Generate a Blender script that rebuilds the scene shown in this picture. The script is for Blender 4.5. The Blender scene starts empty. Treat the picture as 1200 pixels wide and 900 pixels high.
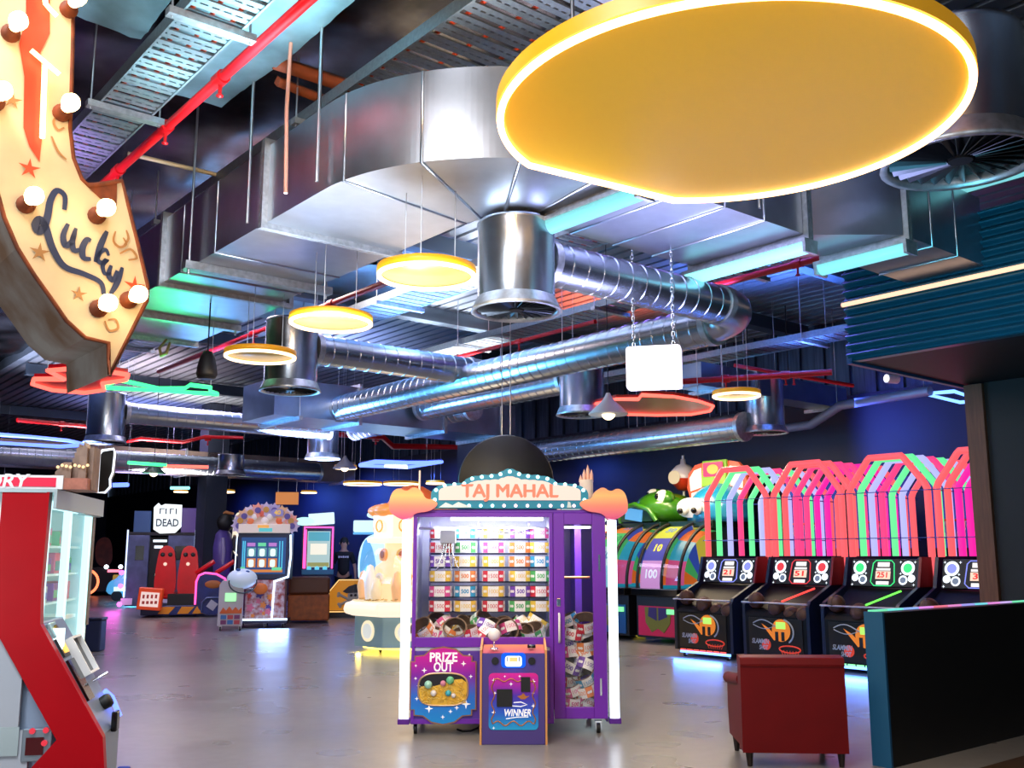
import bpy, bmesh, math, random
from mathutils import Matrix, Vector
random.seed(7)
PI = math.pi
S = bpy.context.scene
COL = S.collection
F, HOR, CH = 1160.0, 200.0, 1.5
TILT = math.atan(HOR / F)
CT, ST = math.cos(TILT), math.sin(TILT)
GA = math.radians(39.3)
D1 = Vector((-math.sin(GA), math.cos(GA), 0))
D2 = Vector((math.cos(GA), math.sin(GA), 0))

def at(x, y, Z):
    """point of the building at height Z seen along a sight line (surveying aid)"""
    u, v = (x - 600) / F, (450 - y) / F
    k = (Z - CH) / (ST + v * CT)
    return Vector((u * k, (CT - v * ST) * k, Z))

def G(u, w, z=0.0):
    """grid coordinates of the building (u right-far, w left-far) to world"""
    p = D2 * u + D1 * w
    return Vector((p.x, p.y, z))

# ------------------------------------------------------------------ materials
def lin(h):
    if isinstance(h, (tuple, list)):
        return (h[0], h[1], h[2], 1)
    h = h.lstrip('#')
    o = []
    for i in (0, 2, 4):
        c = int(h[i:i + 2], 16) / 255
        o.append(c / 12.92 if c <= 0.04045 else ((c + 0.055) / 1.055) ** 2.4)
    return (o[0], o[1], o[2], 1)

MATS = {}
def mat(name, col, rough=0.5, metal=0.0, emit=None, es=0.0, noise=0.0, nscale=8.0, bump=0.0, bscale=40.0,
        trans=0.0, alpha=1.0, col2=None, coat=0.0, spec=0.5, stretch=None):
    if name in MATS:
        return MATS[name]
    m = bpy.data.materials.new(name)
    m.use_nodes = True
    nt = m.node_tree
    b = nt.nodes['Principled BSDF']
    b.inputs['Base Color'].default_value = lin(col)
    b.inputs['Roughness'].default_value = rough
    b.inputs['Metallic'].default_value = metal
    b.inputs['Specular IOR Level'].default_value = spec
    if coat:
        b.inputs['Coat Weight'].default_value = coat
        b.inputs['Coat Roughness'].default_value = 0.08
    if trans:
        b.inputs['Transmission Weight'].default_value = trans
    if alpha < 1:
        b.inputs['Alpha'].default_value = alpha
    if emit is not None:
        b.inputs['Emission Color'].default_value = lin(emit)
        b.inputs['Emission Strength'].default_value = es
    if noise or bump or col2:
        tc = nt.nodes.new('ShaderNodeTexCoord')
        src = tc.outputs['Object']
        if stretch:
            mp = nt.nodes.new('ShaderNodeMapping')
            mp.inputs['Scale'].default_value = stretch
            nt.links.new(src, mp.inputs['Vector'])
            src = mp.outputs['Vector']
        n = nt.nodes.new('ShaderNodeTexNoise')
        n.inputs['Scale'].default_value = nscale
        n.inputs['Detail'].default_value = 5
        nt.links.new(src, n.inputs['Vector'])
        if noise or col2:
            r = nt.nodes.new('ShaderNodeValToRGB')
            c = lin(col)
            c2 = lin(col2) if col2 else tuple(x * (1 - noise) for x in c[:3]) + (1,)
            r.color_ramp.elements[0].position = 0.35
            r.color_ramp.elements[1].position = 0.68
            r.color_ramp.elements[0].color = c2
            r.color_ramp.elements[1].color = c
            nt.links.new(n.outputs['Fac'], r.inputs['Fac'])
            nt.links.new(r.outputs['Color'], b.inputs['Base Color'])
        if bump:
            n2 = nt.nodes.new('ShaderNodeTexNoise')
            n2.inputs['Scale'].default_value = bscale
            n2.inputs['Detail'].default_value = 4
            nt.links.new(src, n2.inputs['Vector'])
            bp = nt.nodes.new('ShaderNodeBump')
            bp.inputs['Strength'].default_value = bump
            nt.links.new(n2.outputs['Fac'], bp.inputs['Height'])
            nt.links.new(bp.outputs['Normal'], b.inputs['Normal'])
    MATS[name] = m
    return m

def glow(name, col, es, base=None):
    c = lin(col)
    return mat(name, base or (c[0] * 0.2, c[1] * 0.2, c[2] * 0.2), 0.4, emit=col, es=es, spec=0.3)

# ------------------------------------------------------------------ mesh builder
class MB:
    def __init__(s):
        s.v = []; s.f = []; s.mi = []; s.sm = []

    def add(s, vs, fs, mi=0, smooth=False, M=None):
        o = len(s.v)
        for p in vs:
            p = Vector(p)
            s.v.append(M @ p if M is not None else p)
        for f in fs:
            s.f.append([i + o for i in f]); s.mi.append(mi); s.sm.append(smooth)
        return s

    def box(s, c, d, mi=0, M=None, rz=0.0, rx=0.0, ry=0.0):
        x, y, z = d[0] / 2, d[1] / 2, d[2] / 2
        T = Matrix.Translation(c)
        if rz: T = T @ Matrix.Rotation(rz, 4, 'Z')
        if ry: T = T @ Matrix.Rotation(ry, 4, 'Y')
        if rx: T = T @ Matrix.Rotation(rx, 4, 'X')
        if M is not None: T = M @ T
        vs = [(-x, -y, -z), (x, -y, -z), (x, y, -z), (-x, y, -z), (-x, -y, z), (x, -y, z), (x, y, z), (-x, y, z)]
        fs = [(3, 2, 1, 0), (4, 5, 6, 7), (0, 1, 5, 4), (1, 2, 6, 5), (2, 3, 7, 6), (3, 0, 4, 7)]
        return s.add(vs, fs, mi, False, T)

    def bb(s, a, b, mi=0, M=None):
        """box from corner to corner"""
        return s.box([(a[i] + b[i]) / 2 for i in range(3)], [abs(b[i] - a[i]) for i in range(3)], mi, M)

    def prism(s, poly, a, b, axis='Y', mi=0, M=None, mi_side=None, smooth=False):
        """extrude a 2D outline between a and b along an axis; outline is (x,z) for Y, (y,z) for X, (x,y) for Z"""
        n = len(poly)
        def pt(p, t):
            if axis == 'Y': return (p[0], t, p[1])
            if axis == 'X': return (t, p[0], p[1])
            return (p[0], p[1], t)
        ar = sum(poly[i][0] * poly[(i + 1) % n][1] - poly[(i + 1) % n][0] * poly[i][1] for i in range(n))
        if ar < 0: poly = poly[::-1]
        if axis == 'Y' : lo, hi = max(a, b), min(a, b)
        else: lo, hi = min(a, b), max(a, b)
        vs = [pt(p, lo) for p in poly] + [pt(p, hi) for p in poly]
        s.add(vs, [tuple(range(n))[::-1], tuple(range(n, 2 * n))], mi, False, M)
        s.add(vs, [(i, (i + 1) % n, n + (i + 1) % n, n + i) for i in range(n)], mi if mi_side is None else mi_side, smooth, M)
        return s

    def face(s, pts, mi=0, M=None):
        return s.add(pts, [tuple(range(len(pts)))], mi, False, M)

    def tube(s, pts, r, n=8, closed=False, mi=0, M=None, caps=True, rad=None):
        P = [Vector(p) for p in pts]
        m = len(P)
        T = []
        for i in range(m):
            if closed: t = P[(i + 1) % m] - P[i - 1]
            elif i == 0: t = P[1] - P[0]
            elif i == m - 1: t = P[-1] - P[-2]
            else: t = (P[i + 1] - P[i]).normalized() + (P[i] - P[i - 1]).normalized()
            if t.length < 1e-9: t = Vector((0, 0, 1))
            T.append(t.normalized())
        up = Vector((0, 0, 1)) if abs(T[0].z) < 0.9 else Vector((1, 0, 0))
        N = (up - T[0] * up.dot(T[0])).normalized()
        vs = []
        for i in range(m):
            N = (N - T[i] * N.dot(T[i]))
            if N.length < 1e-6: N = T[i].orthogonal()
            N.normalize()
            B = T[i].cross(N)
            k = 1.0
            if 0 < i < m - 1 or closed:
                a = (P[i] - P[i - 1]).normalized() if (P[i] - P[i - 1]).length > 1e-9 else T[i]
                k = 1 / max(0.5, abs(a.dot(T[i])))
            rr = (rad[i] if rad else r)
            for j in range(n):
                an = 2 * PI * j / n
                vs.append(P[i] + (N * math.cos(an) + B * math.sin(an)) * rr * (k if k < 1.3 else 1.3))
        fs = []
        for i in range(m if closed else m - 1):
            i2 = (i + 1) % m
            for j in range(n):
                j2 = (j + 1) % n
                fs.append((i * n + j, i * n + j2, i2 * n + j2, i2 * n + j))
        s.add(vs, fs, mi, True, M)
        if caps and not closed:
            s.add(vs[:n], [tuple(range(n))[::-1]], mi, False, M)
            s.add(vs[-n:], [tuple(range(n))], mi, False, M)
        return s

    def lathe(s, prof, n=24, c=(0, 0, 0), mi=0, M=None, smooth=True, sx=1.0, sy=1.0):
        vs = []
        for r, z in prof:
            for j in range(n):
                a = 2 * PI * j / n
                vs.append((c[0] + r * sx * math.cos(a), c[1] + r * sy * math.sin(a), c[2] + z))
        fs = []
        for i in range(len(prof) - 1):
            for j in range(n):
                j2 = (j + 1) % n
                fs.append((i * n + j, i * n + j2, (i + 1) * n + j2, (i + 1) * n + j))
        s.add(vs, fs, mi, smooth, M)
        if prof[0][0] > 1e-4: s.add(vs[:n], [tuple(range(n))[::-1]], mi, False, M)
        if prof[-1][0] > 1e-4: s.add(vs[-n:], [tuple(range(n))], mi, False, M)
        return s

    def cyl(s, c, r, h, n=20, mi=0, M=None, smooth=True):
        """upright cylinder, c = centre of the bottom"""
        return s.lathe([(r, 0), (r, h)], n, c, mi, M, smooth)

    def ball(s, c, r, n=16, m=10, mi=0, M=None, sc=(1, 1, 1)):
        vs = []; fs = []
        for i in range(m + 1):
            t = PI * i / m
            for j in range(n):
                a = 2 * PI * j / n
                vs.append((c[0] + r * sc[0] * math.sin(t) * math.cos(a), c[1] + r * sc[1] * math.sin(t) * math.sin(a), c[2] - r * sc[2] * math.cos(t)))
        for i in range(m):
            for j in range(n):
                j2 = (j + 1) % n
                fs.append((i * n + j, i * n + j2, (i + 1) * n + j2, (i + 1) * n + j))
        return s.add(vs, fs, mi, True, M)

    def text(s, txt, size, c, mi=0, M=None, depth=0.0, width=None, shear=0.0, lines=1.0):
        """upright lettering centred at c in the XZ plane, facing -Y"""
        vs, fs = text_geo(txt, size, shear, depth, lines)
        if not vs: return s
        k = 1.0
        if width:
            xs = [p[0] for p in vs]
            k = width / max(1e-6, max(xs) - min(xs))
        T = Matrix.Translation(c) @ Matrix.Rotation(PI / 2, 4, 'X') @ Matrix.Scale(k, 4, (1, 0, 0))
        return s.add(vs, fs, mi, False, M @ T if M is not None else T)

    def build(s, name, mats, parent=None, bevel=0.0, seg=2, center=False):
        me = bpy.data.meshes.new(name)
        off = Vector((0, 0, 0))
        if center:
            lo = [min(v[i] for v in s.v) for i in range(3)]
            hi = [max(v[i] for v in s.v) for i in range(3)]
            off = Vector(((lo[0] + hi[0]) / 2, (lo[1] + hi[1]) / 2, lo[2]))
        me.from_pydata([tuple(v - off) for v in s.v], [], s.f)
        me.polygons.foreach_set('material_index', s.mi)
        me.polygons.foreach_set('use_smooth', s.sm)
        if not isinstance(mats, (list, tuple)): mats = [mats]
        for m in mats: me.materials.append(m)
        me.validate(); me.update()
        o = bpy.data.objects.new(name, me)
        COL.objects.link(o)
        o.location = off
        if parent is not None: o.parent = parent
        if bevel:
            b = o.modifiers.new('soft', 'BEVEL')
            b.width = bevel; b.segments = seg; b.limit_method = 'ANGLE'; b.angle_limit = 0.7
        return o

_TX = {}
def text_geo(txt, size, shear, depth, lines, fat=0.0):
    if txt.startswith('TAJ'): fat = 0.0
    elif txt in ('PRIZE', 'OUT', 'WINNER', 'ORY', 'SLAMMIN', 'SHOT', 'DEAD'): fat = size * 0.025
    elif txt.isdigit() and len(txt) < 4: fat = size * 0.03
    key = (txt, round(size, 4), shear, depth, lines)
    if key in _TX: return _TX[key]
    cu = bpy.data.curves.new('lettering', 'FONT')
    cu.body = txt; cu.size = size; cu.align_x = 'CENTER'; cu.align_y = 'CENTER'; cu.shear = shear
    cu.extrude = depth; cu.offset = fat; cu.resolution_u = 3; cu.space_line = lines
    ob = bpy.data.objects.new('lettering', cu)
    me = bpy.data.meshes.new_from_object(ob)
    r = ([tuple(v.co) for v in me.vertices], [tuple(p.vertices) for p in me.polygons])
    bpy.data.objects.remove(ob); bpy.data.curves.remove(cu); bpy.data.meshes.remove(me)
    _TX[key] = r
    return r

def tag(o, label=None, cat=None, group=None, kind=None):
    if label: o['label'] = label
    if cat: o['category'] = cat
    if group: o['group'] = group
    if kind: o['kind'] = kind
    return o

def thing(name, label, cat, loc=(0, 0, 0), rz=0.0, group=None):
    o = bpy.data.objects.new(name, None)
    o.empty_display_size = 0.1
    COL.objects.link(o)
    o.location = loc; o.rotation_euler = (0, 0, rz)
    return tag(o, label, cat, group)

def dup(root, loc, rz=None, label=None, group=None):
    kids = {}
    for ob in COL.objects:
        if ob.parent: kids.setdefault(ob.parent.name, []).append(ob)
    r = root.copy(); COL.objects.link(r); r.location = loc
    if rz is not None: r.rotation_euler = (0, 0, rz)
    if label: r['label'] = label
    if group: r['group'] = group
    for ch in kids.get(root.name, []):
        c = ch.copy(); COL.objects.link(c); c.parent = r
        for g in kids.get(ch.name, []):
            d = g.copy(); COL.objects.link(d); d.parent = c
    return r

def struct(name, mb, mats, **k):
    return tag(mb.build(name, mats, center=True, **k), kind='structure')

def arc(cx, cz, r, a0, a1, n):
    return [(cx + r * math.cos(a0 + (a1 - a0) * i / n), cz + r * math.sin(a0 + (a1 - a0) * i / n)) for i in range(n + 1)]

def rrect(cx, cz, w, h, r, n=4):
    o = []
    for sx, sz, a in ((1, 1, 0), (-1, 1, PI / 2), (-1, -1, PI), (1, -1, 3 * PI / 2)):
        o += arc(cx + sx * (w / 2 - r), cz + sz * (h / 2 - r), r, a, a + PI / 2, n)
    return o

def light(name, kind, loc, energy, col, size=0.3, target=None, size_y=None, spread=None):
    l = bpy.data.lights.new(name, kind)
    l.energy = energy; l.color = lin(col)[:3]
    if kind == 'AREA':
        l.size = size
        if size_y: l.shape = 'RECTANGLE'; l.size_y = size_y
        if spread: l.spread = spread
    else:
        l.shadow_soft_size = size
    o = bpy.data.objects.new(name, l)
    COL.objects.link(o); o.location = loc
    if target is not None:
        o.rotation_euler = (Vector(target) - Vector(loc)).to_track_quat('-Z', 'Y').to_euler()
    return o

# ------------------------------------------------------------------ camera, view, world
cam = bpy.data.cameras.new('camera')
cam.sensor_fit = 'HORIZONTAL'; cam.sensor_width = 36.0; cam.lens = F / 1200 * 36.0
cam.clip_start = 0.05; cam.clip_end = 200
co = bpy.data.objects.new('camera', cam); COL.objects.link(co)
co.location = (0, 0, CH); co.rotation_euler = (PI / 2 + TILT, 0, 0)
S.camera = co
S.view_settings.view_transform = 'Standard'
S.view_settings.look = 'None'
S.view_settings.gamma = 1.0
S.view_settings.use_curve_mapping = False
S.view_settings.exposure = 0.0
S.cycles.use_denoising = True
S.cycles.max_bounces = 6
S.cycles.diffuse_bounces = 3
S.cycles.glossy_bounces = 3
S.cycles.transmission_bounces = 4
S.cycles.transparent_max_bounces = 8
S.cycles.sample_clamp_indirect = 6.0
S.cycles.caustics_reflective = False
S.cycles.caustics_refractive = False
wd = bpy.data.worlds.new('daylight'); S.world = wd
wd.use_nodes = True
wd.node_tree.nodes['Background'].inputs[0].default_value = (0.35, 0.5, 0.75, 1)
wd.node_tree.nodes['Background'].inputs[1].default_value = 0.25

# common materials
GALV = mat('galvanised sheet', '#bcc0c8', 0.33, 1.0, noise=0.10, nscale=6, bump=0.02, bscale=7)
GALVD = mat('galvanised spiral duct', '#b4bcc6', 0.27, 1.0, noise=0.12, nscale=3)
TRAYM = mat('cable tray steel', '#9aa6ac', 0.42, 0.9, noise=0.2, nscale=30)
STEEL = mat('brushed steel', '#c8cbd0', 0.3, 1.0)
CHROME = mat('chrome', '#e6e8ec', 0.1, 1.0)
BLACK = mat('matt black', '#0b0b0d', 0.55)
BLACKG = mat('gloss black', '#08080b', 0.15)
DARK = mat('dark grey plastic', '#1a1b20', 0.45)
REDP = mat('red painted pipe', '#d01018', 0.35)
WHITEP = mat('white paint', '#e9e9ec', 0.45)
ORN = glow('orange neon tube', (1.0, 0.55, 0.24), 7.0)
WARM = glow('warm white neon', (1.0, 0.70, 0.40), 4.0)
REDN = glow('red neon tube', (1.0, 0.10, 0.07), 3.0)
GREENN = glow('green neon tube', (0.05, 1.0, 0.27), 2.1)
BLUEN = glow('blue neon tube', (0.11, 0.19, 1.0), 3.2)
CYANN = glow('cyan neon tube', (0.25, 0.95, 1.0), 2.2)
PINKN = glow('pink neon tube', (1.0, 0.08, 0.36), 2.2)
WHITEN = glow('cool white led', (0.75, 0.85, 1.0), 5.0)
# ================================================================== the setting
def floor_material():
    m = bpy.data.materials.new('polished concrete'); m.use_nodes = True
    nt = m.node_tree; b = nt.nodes['Principled BSDF']
    tc = nt.nodes.new('ShaderNodeTexCoord')
    n = nt.nodes.new('ShaderNodeTexNoise'); n.inputs['Scale'].default_value = 0.4; n.inputs['Detail'].default_value = 2
    n.inputs['Roughness'].default_value = 0.62
    nt.links.new(tc.outputs['Object'], n.inputs['Vector'])
    r = nt.nodes.new('ShaderNodeValToRGB')
    r.color_ramp.elements[0].position = 0.15; r.color_ramp.elements[1].position = 0.85
    r.color_ramp.elements[0].color = lin('#6c6b6e'); r.color_ramp.elements[1].color = lin('#959492')
    nt.links.new(n.outputs['Fac'], r.inputs['Fac'])
    n3 = nt.nodes.new('ShaderNodeTexNoise'); n3.inputs['Scale'].default_value = 9; n3.inputs['Detail'].default_value = 3
    nt.links.new(tc.outputs['Object'], n3.inputs['Vector'])
    r3 = nt.nodes.new('ShaderNodeValToRGB'); r3.color_ramp.elements[0].color = (0.86, 0.85, 0.85, 1); r3.color_ramp.elements[1].color = (1, 1, 1, 1)
    r3.color_ramp.elements[0].position = 0.3; r3.color_ramp.elements[1].position = 0.7
    nt.links.new(n3.outputs['Fac'], r3.inputs['Fac'])
    mx = nt.nodes.new('ShaderNodeMixRGB'); mx.blend_type = 'MULTIPLY'; mx.inputs[0].default_value = 1
    nt.links.new(r.outputs['Color'], mx.inputs[1]); nt.links.new(r3.outputs['Color'], mx.inputs[2]); nt.links.new(mx.outputs[0], b.inputs['Base Color'])
    n2 = nt.nodes.new('ShaderNodeTexNoise'); n2.inputs['Scale'].default_value = 1.6; n2.inputs['Detail'].default_value = 1
    nt.links.new(tc.outputs['Object'], n2.inputs['Vector'])
    mr = nt.nodes.new('ShaderNodeMapRange')
    mr.inputs['From Min'].default_value = 0.3; mr.inputs['From Max'].default_value = 0.7
    mr.inputs['To Min'].default_value = 0.27; mr.inputs['To Max'].default_value = 0.33
    nt.links.new(n2.outputs['Fac'], mr.inputs['Value']); nt.links.new(mr.outputs['Result'], b.inputs['Roughness'])
    return m

def gquad(mb, u0, u1, w0, w1, z0, z1, mi=0):
    """a box along the building grid"""
    M = Matrix.Rotation(GA, 4, 'Z')
    return mb.bb((u0, w0, z0), (u1, w1, z1), mi, M)

struct('floor', gquad(MB(), -16, 16, -6, 50, -0.2, 0), floor_material())
NAVY = mat('navy wall paint', '#0d1430', 0.6, noise=0.3, nscale=1.5)
NAVYB = mat('blue wall paint', '#10246a', 0.6, noise=0.3, nscale=1.0)
BARE = mat('bare ribbed wall lining', '#4a5a70', 0.4, 0.5, noise=0.5, nscale=3, stretch=(6, 6, 0.4))
mb = MB(); gquad(mb, 15.4, 15.6, -6, 50, 0, 4.25, 0)
struct('wall_right', mb, NAVY)
mb = MB(); gquad(mb, 15.5, 15.6, -6, 50, 4.25, 6.2, 0)
for i in range(110):
    gquad(mb, 15.44, 15.5, -6 + i * 0.5, -5.8 + i * 0.5, 4.25, 6.2, 0)
struct('wall_right', mb, BARE)
struct('wall_back', gquad(MB(), -16, 15.4, 49.8, 50, 0, 6.2), NAVY)
struct('wall_left', gquad(MB(), -16.2, -16, -6, 50, 0, 6.2), mat('dark wall paint', '#15151d', 0.6))

# ribbed metal deck overhead
DECK = mat('profiled steel deck', '#a9b2bd', 0.38, 0.75, noise=0.2, nscale=2)
mb = MB()
M = Matrix.Rotation(GA, 4, 'Z')
prof = []
u = 5.0
while u < 15.5:
    prof += [(u, 5.62), (u + 0.17, 5.62), (u + 0.185, 5.70), (u + 0.225, 5.70)]
    u += 0.24
prof += [(15.6, 5.62), (15.6, 6.0), (5.0, 6.0)]
mb.prism(prof, -6, 50, 'Y', 0, M)
struct('ceiling', mb, DECK)
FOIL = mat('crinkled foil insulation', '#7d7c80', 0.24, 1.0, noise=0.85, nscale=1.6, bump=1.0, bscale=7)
def foil_sheet(name, u0, u1, w0, w1, z, seed, amp=0.06, nu=22, nw=60, m=None):
    """hanging blanket of foil with creases"""
    rnd = random.Random(seed)
    mb = MB(); vs = []; fs = []
    for i in range(nu + 1):
        for j in range(nw + 1):
            uu = u0 + (u1 - u0) * i / nu; ww = w0 + (w1 - w0) * j / nw
            zz = z + amp * (math.sin(uu * 2.1 + ww * 0.9) * 0.6 + rnd.uniform(-1, 1) * 0.12 + math.sin(ww * 2.6 + uu * 1.7) * 0.5)
            vs.append(G(uu, ww, zz))
    for i in range(nu):
        for j in range(nw):
            a = i * (nw + 1) + j
            fs.append((a, a + 1, a + nw + 2, a + nw + 1))
    mb.add(vs, fs, 0, True)
    mb.add([v + Vector((0, 0, 0.1)) for v in vs], [f[::-1] for f in fs], 0, False)
    return struct(name, mb, m or FOIL)
foil_sheet('ceiling', -16, 5.2, -6, 50, 5.80, 3, 0.06, 90, 220)
FOILB = mat('bright crinkled foil', '#9fc6d0', 0.3, 0.65, noise=0.5, nscale=2.0, bump=0.9, bscale=4)  # teal light on the foil put into its base colour
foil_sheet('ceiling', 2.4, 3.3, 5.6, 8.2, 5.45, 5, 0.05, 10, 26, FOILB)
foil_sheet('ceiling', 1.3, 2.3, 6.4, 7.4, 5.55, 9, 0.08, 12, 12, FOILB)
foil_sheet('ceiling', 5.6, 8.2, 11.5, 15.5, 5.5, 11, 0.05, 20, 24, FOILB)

# roof beams
BEAM = mat('roof beam steel', '#5a6672', 0.45, 0.7)
for k, w in enumerate((7.6, 10.2, 13.4, 17.5, 23.0, 30.0)):
    mb = MB()
    gquad(mb, 5.2, 15.3, w - 0.02, w + 0.02, 5.36, 5.6); gquad(mb, 5.2, 15.3, w - 0.11, w + 0.11, 5.34, 5.37)
    struct('beam', mb, BEAM)

# ------------------------------------------------ booth at the right: low partition, bulkhead, black wall
mb = MB(); gquad(mb, 6.8, 11.4, 4.02, 4.16, 0, 1.08)
PART_M = mat('partition black laminate', '#0a0d10', 0.5, noise=0.2, nscale=3)
PART_E = mat('teal painted edge', '#0f4f78', 0.5)  # blue light on the end face put into its colour
struct('wall_partition', mb, PART_M)
mb = MB(); gquad(mb, 6.775, 6.799, 4.015, 4.165, 0, 1.085)
struct('trim_1', mb, PART_E)
mb = MB()
cols = [(0.2, 0.9, 0.5), (0.2, 0.9, 0.8), (0.3, 0.5, 1), (0.9, 0.3, 0.9), (0.9, 0.2, 0.3), (0.9, 0.3, 0.7), (0.4, 0.4, 1), (0.2, 0.8, 0.9), (0.9, 0.3, 0.8), (0.7, 0.5, 1)]
cm = [glow('strip light tone %d' % i, c, 0.9) for i, c in enumerate(cols)]
for i in range(40):
    gquad(mb, 6.82 + i * 0.114, 6.82 + (i + 1) * 0.114, 4.13, 4.158, 1.081, 1.095, (i // 2) % 10)
tag(mb.build('strip_light', cm, center=True), 'multicoloured strip light along the top of the low black partition', 'strip light')
mb = MB(); gquad(mb, 11.42, 11.6, -5, 5.3, 0, 3.47)
struct('wall_booth', mb, mat('booth black paint', '#050506', 0.6))
mb = MB(); gquad(mb, 11.38, 11.62, 5.31, 5.52, 0, 3.46)
struct('trim_2', mb, mat('stained timber post', '#7a4c36', 0.5, noise=0.35, nscale=5, stretch=(8, 8, 0.6)))
# soffit and corrugated fascia
mb = MB(); gquad(mb, 9.16, 11.6, -5, 5.56, 3.48, 3.56)
struct('ceiling', mb, mat('soffit black board', '#0a0909', 0.55))
mb = MB(); gquad(mb, 9.10, 11.6, 5.56, 5.62, 3.45, 3.62)
struct('trim_3', mb, mat('blue grey edge angle', '#33507c', 0.4, 0.4))
CORR = mat('teal corrugated steel', '#155a74', 0.32, 0.4, noise=0.12, nscale=3)
mb = MB()
poly = []
z = 3.47
while z < 4.62:
    for k in range(8):
        poly.append((9.09 + 0.03 * math.sin(2 * PI * k / 8), z + 0.095 * k / 8))
    z += 0.095
poly += [(9.19, z), (9.19, 3.47)]
M = Matrix.Rotation(GA, 4, 'Z')
mb.prism(poly, -5, 5.6, 'Y', 0, M)
struct('wall_bulkhead', mb, CORR)
mb = MB()
mb.tube([G(9.045, 5.6, 4.07), G(9.045, -5, 4.07)], 0.024, 8)
tag(mb.build('neon_tube', glow('peach neon tube', (1.0, 0.58, 0.38), 1.5), center=True), 'straight peach neon tube along the teal corrugated bulkhead', 'neon light')
CARP = mat('dark green carpet', '#20241a', 0.9, noise=0.4, nscale=60)
mb = MB(); gquad(mb, 6.9, 11.4, -5, 3.3, 0.0, 0.012)
struct('floor', mb, CARP)
mb = MB(); gquad(mb, 6.9, 11.4, 3.3, 3.6, 0.0, 0.014)
struct('trim_4', mb, mat('timber threshold', '#4a3524', 0.5, noise=0.3, nscale=12))
# dark square column behind the prize machine and one far left
mb = MB()
p = at(570, 520, 3.9)
gquad(mb, 11.9, 12.7, 15.5, 16.3, 0, 5.6)
struct('pillar', mb, mat('dark column paint', '#1a2233', 0.6))
mb = MB(); gquad(mb, 10.6, 11.2, 26.0, 26.6, 0, 5.6)
struct('pillar', mb, mat('dark column paint', '#1a2233', 0.6))
# ================================================================== ductwork
def box_duct(stations, z0, z1, seams=(), mi=0):
    """rectangular duct through (outer, inner) stations in grid coordinates"""
    mb = MB(); vs = []
    for (o, i) in stations:
        vs += [G(o[0], o[1], z0), G(i[0], i[1], z0), G(i[0], i[1], z1), G(o[0], o[1], z1)]
    n = len(stations); fs = []
    for k in range(n - 1):
        for j in range(4):
            j2 = (j + 1) % 4
            fs.append((k * 4 + j, (k + 1) * 4 + j, (k + 1) * 4 + j2, k * 4 + j2))
    fs += [(0, 1, 2, 3), tuple(range(4 * n - 4, 4 * n))[::-1]]
    mb.add(vs, fs)
    for k in seams:
        a, b, c2, d = vs[k * 4:k * 4 + 4]
        mb.tube([d, a + Vector((0, 0, -0.004)), b + Vector((0, 0, -0.004)), c2], 0.011, 4)
    return mb

def flange(o, i, z0, z1, t=0.035, h=0.05, axis='w'):
    """angle frame round a duct joint"""
    mb = MB()
    u0, u1 = min(o[0], i[0]), max(o[0], i[0]); w0, w1 = min(o[1], i[1]), max(o[1], i[1])
    if axis == 'w':
        for dw in (-t, 0.004):
            gquad(mb, u0 - h, u1 + h, w0 + dw, w0 + dw + t - 0.004, z0 - h, z0)
            gquad(mb, u0 - h, u1 + h, w0 + dw, w0 + dw + t - 0.004, z1, z1 + h)
            gquad(mb, u0 - h, u0, w0 + dw, w0 + dw + t - 0.004, z0, z1)
            gquad(mb, u1, u1 + h, w0 + dw, w0 + dw + t - 0.004, z0, z1)
    else:
        for du in (-t, 0.004):
            gquad(mb, u0 + du, u0 + du + t - 0.004, w0 - h, w1 + h, z0 - h, z0)
            gquad(mb, u0 + du, u0 + du + t - 0.004, w0 - h, w1 + h, z1, z1 + h)
            gquad(mb, u0 + du, u0 + du + t - 0.004, w0 - h, w0, z0, z1)
            gquad(mb, u0 + du, u0 + du + t - 0.004, w1, w1 + h, z0, z1)
    return mb

DZ0, DZ1 = 4.17, 4.84
dt = thing('rectangular_duct', 'large rectangular galvanised air duct bending round overhead behind the yellow disc', 'air duct', G(5, 6.3, DZ0))
def dpart(name, mb, m, parent=dt):
    o = mb.build(name, m)
    o.parent = parent
    o.matrix_parent_inverse = Matrix.Translation(-Vector(parent.location))
    return o
UO, UI, WO, WI = 3.35, 4.61, 4.65, 5.87
dpart('duct_section', box_duct([((UO, 12.2), (UI + 0.1, 12.2)), ((UO, 9.62), (UI + 0.1, 9.62))], DZ0, DZ1), GALV)
dpart('duct_section', box_duct([((UO, 9.55), (UI, 9.55)), ((UO, 9.1), (UI, 9.1)), ((UO, 8.3), (UI, 8.3)), ((UO, 7.32), (UI, 7.32))], DZ0, DZ1, (1, 2)), GALV)
cx, cw, ro, ri = 5.0, 6.3, 1.65, 0.39
st = [((UO, 7.25), (UI, 7.25)), ((UO, 6.8), (UI, 6.8))]
NB = 60
for k in range(NB + 1):
    a = PI + (PI / 2) * k / NB
    st.append(((cx + ro * math.cos(a), cw + ro * math.sin(a)), (cx + ri * math.cos(a), cw + ri * math.sin(a))))
dpart('duct_bend', box_duct(st, DZ0, DZ1, (8, 24, 40, 56)), GALV)
dpart('duct_section', box_duct([((5.03, WO), (5.03, WI)), ((5.45, WO), (5.45, WI)), ((5.95, WO), (5.95, WI)), ((6.45, WO), (6.45, WI)), ((6.98, WO), (6.98, WI))], DZ0, DZ1, (1, 2, 3)), GALV)
dpart('duct_reducer', box_duct([((7.05, 4.62), (7.05, 5.86)), ((7.66, 4.13), (7.66, 4.9))], DZ0, DZ1), GALV)
dpart('duct_section', box_duct([((7.74, 4.13), (7.74, 4.9)), ((8.15, 4.13), (8.15, 4.9)), ((8.6, 4.13), (8.6, 4.9)), ((9.12, 4.13), (9.12, 4.9))], DZ0, DZ1, (1, 2)), GALV)
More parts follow.
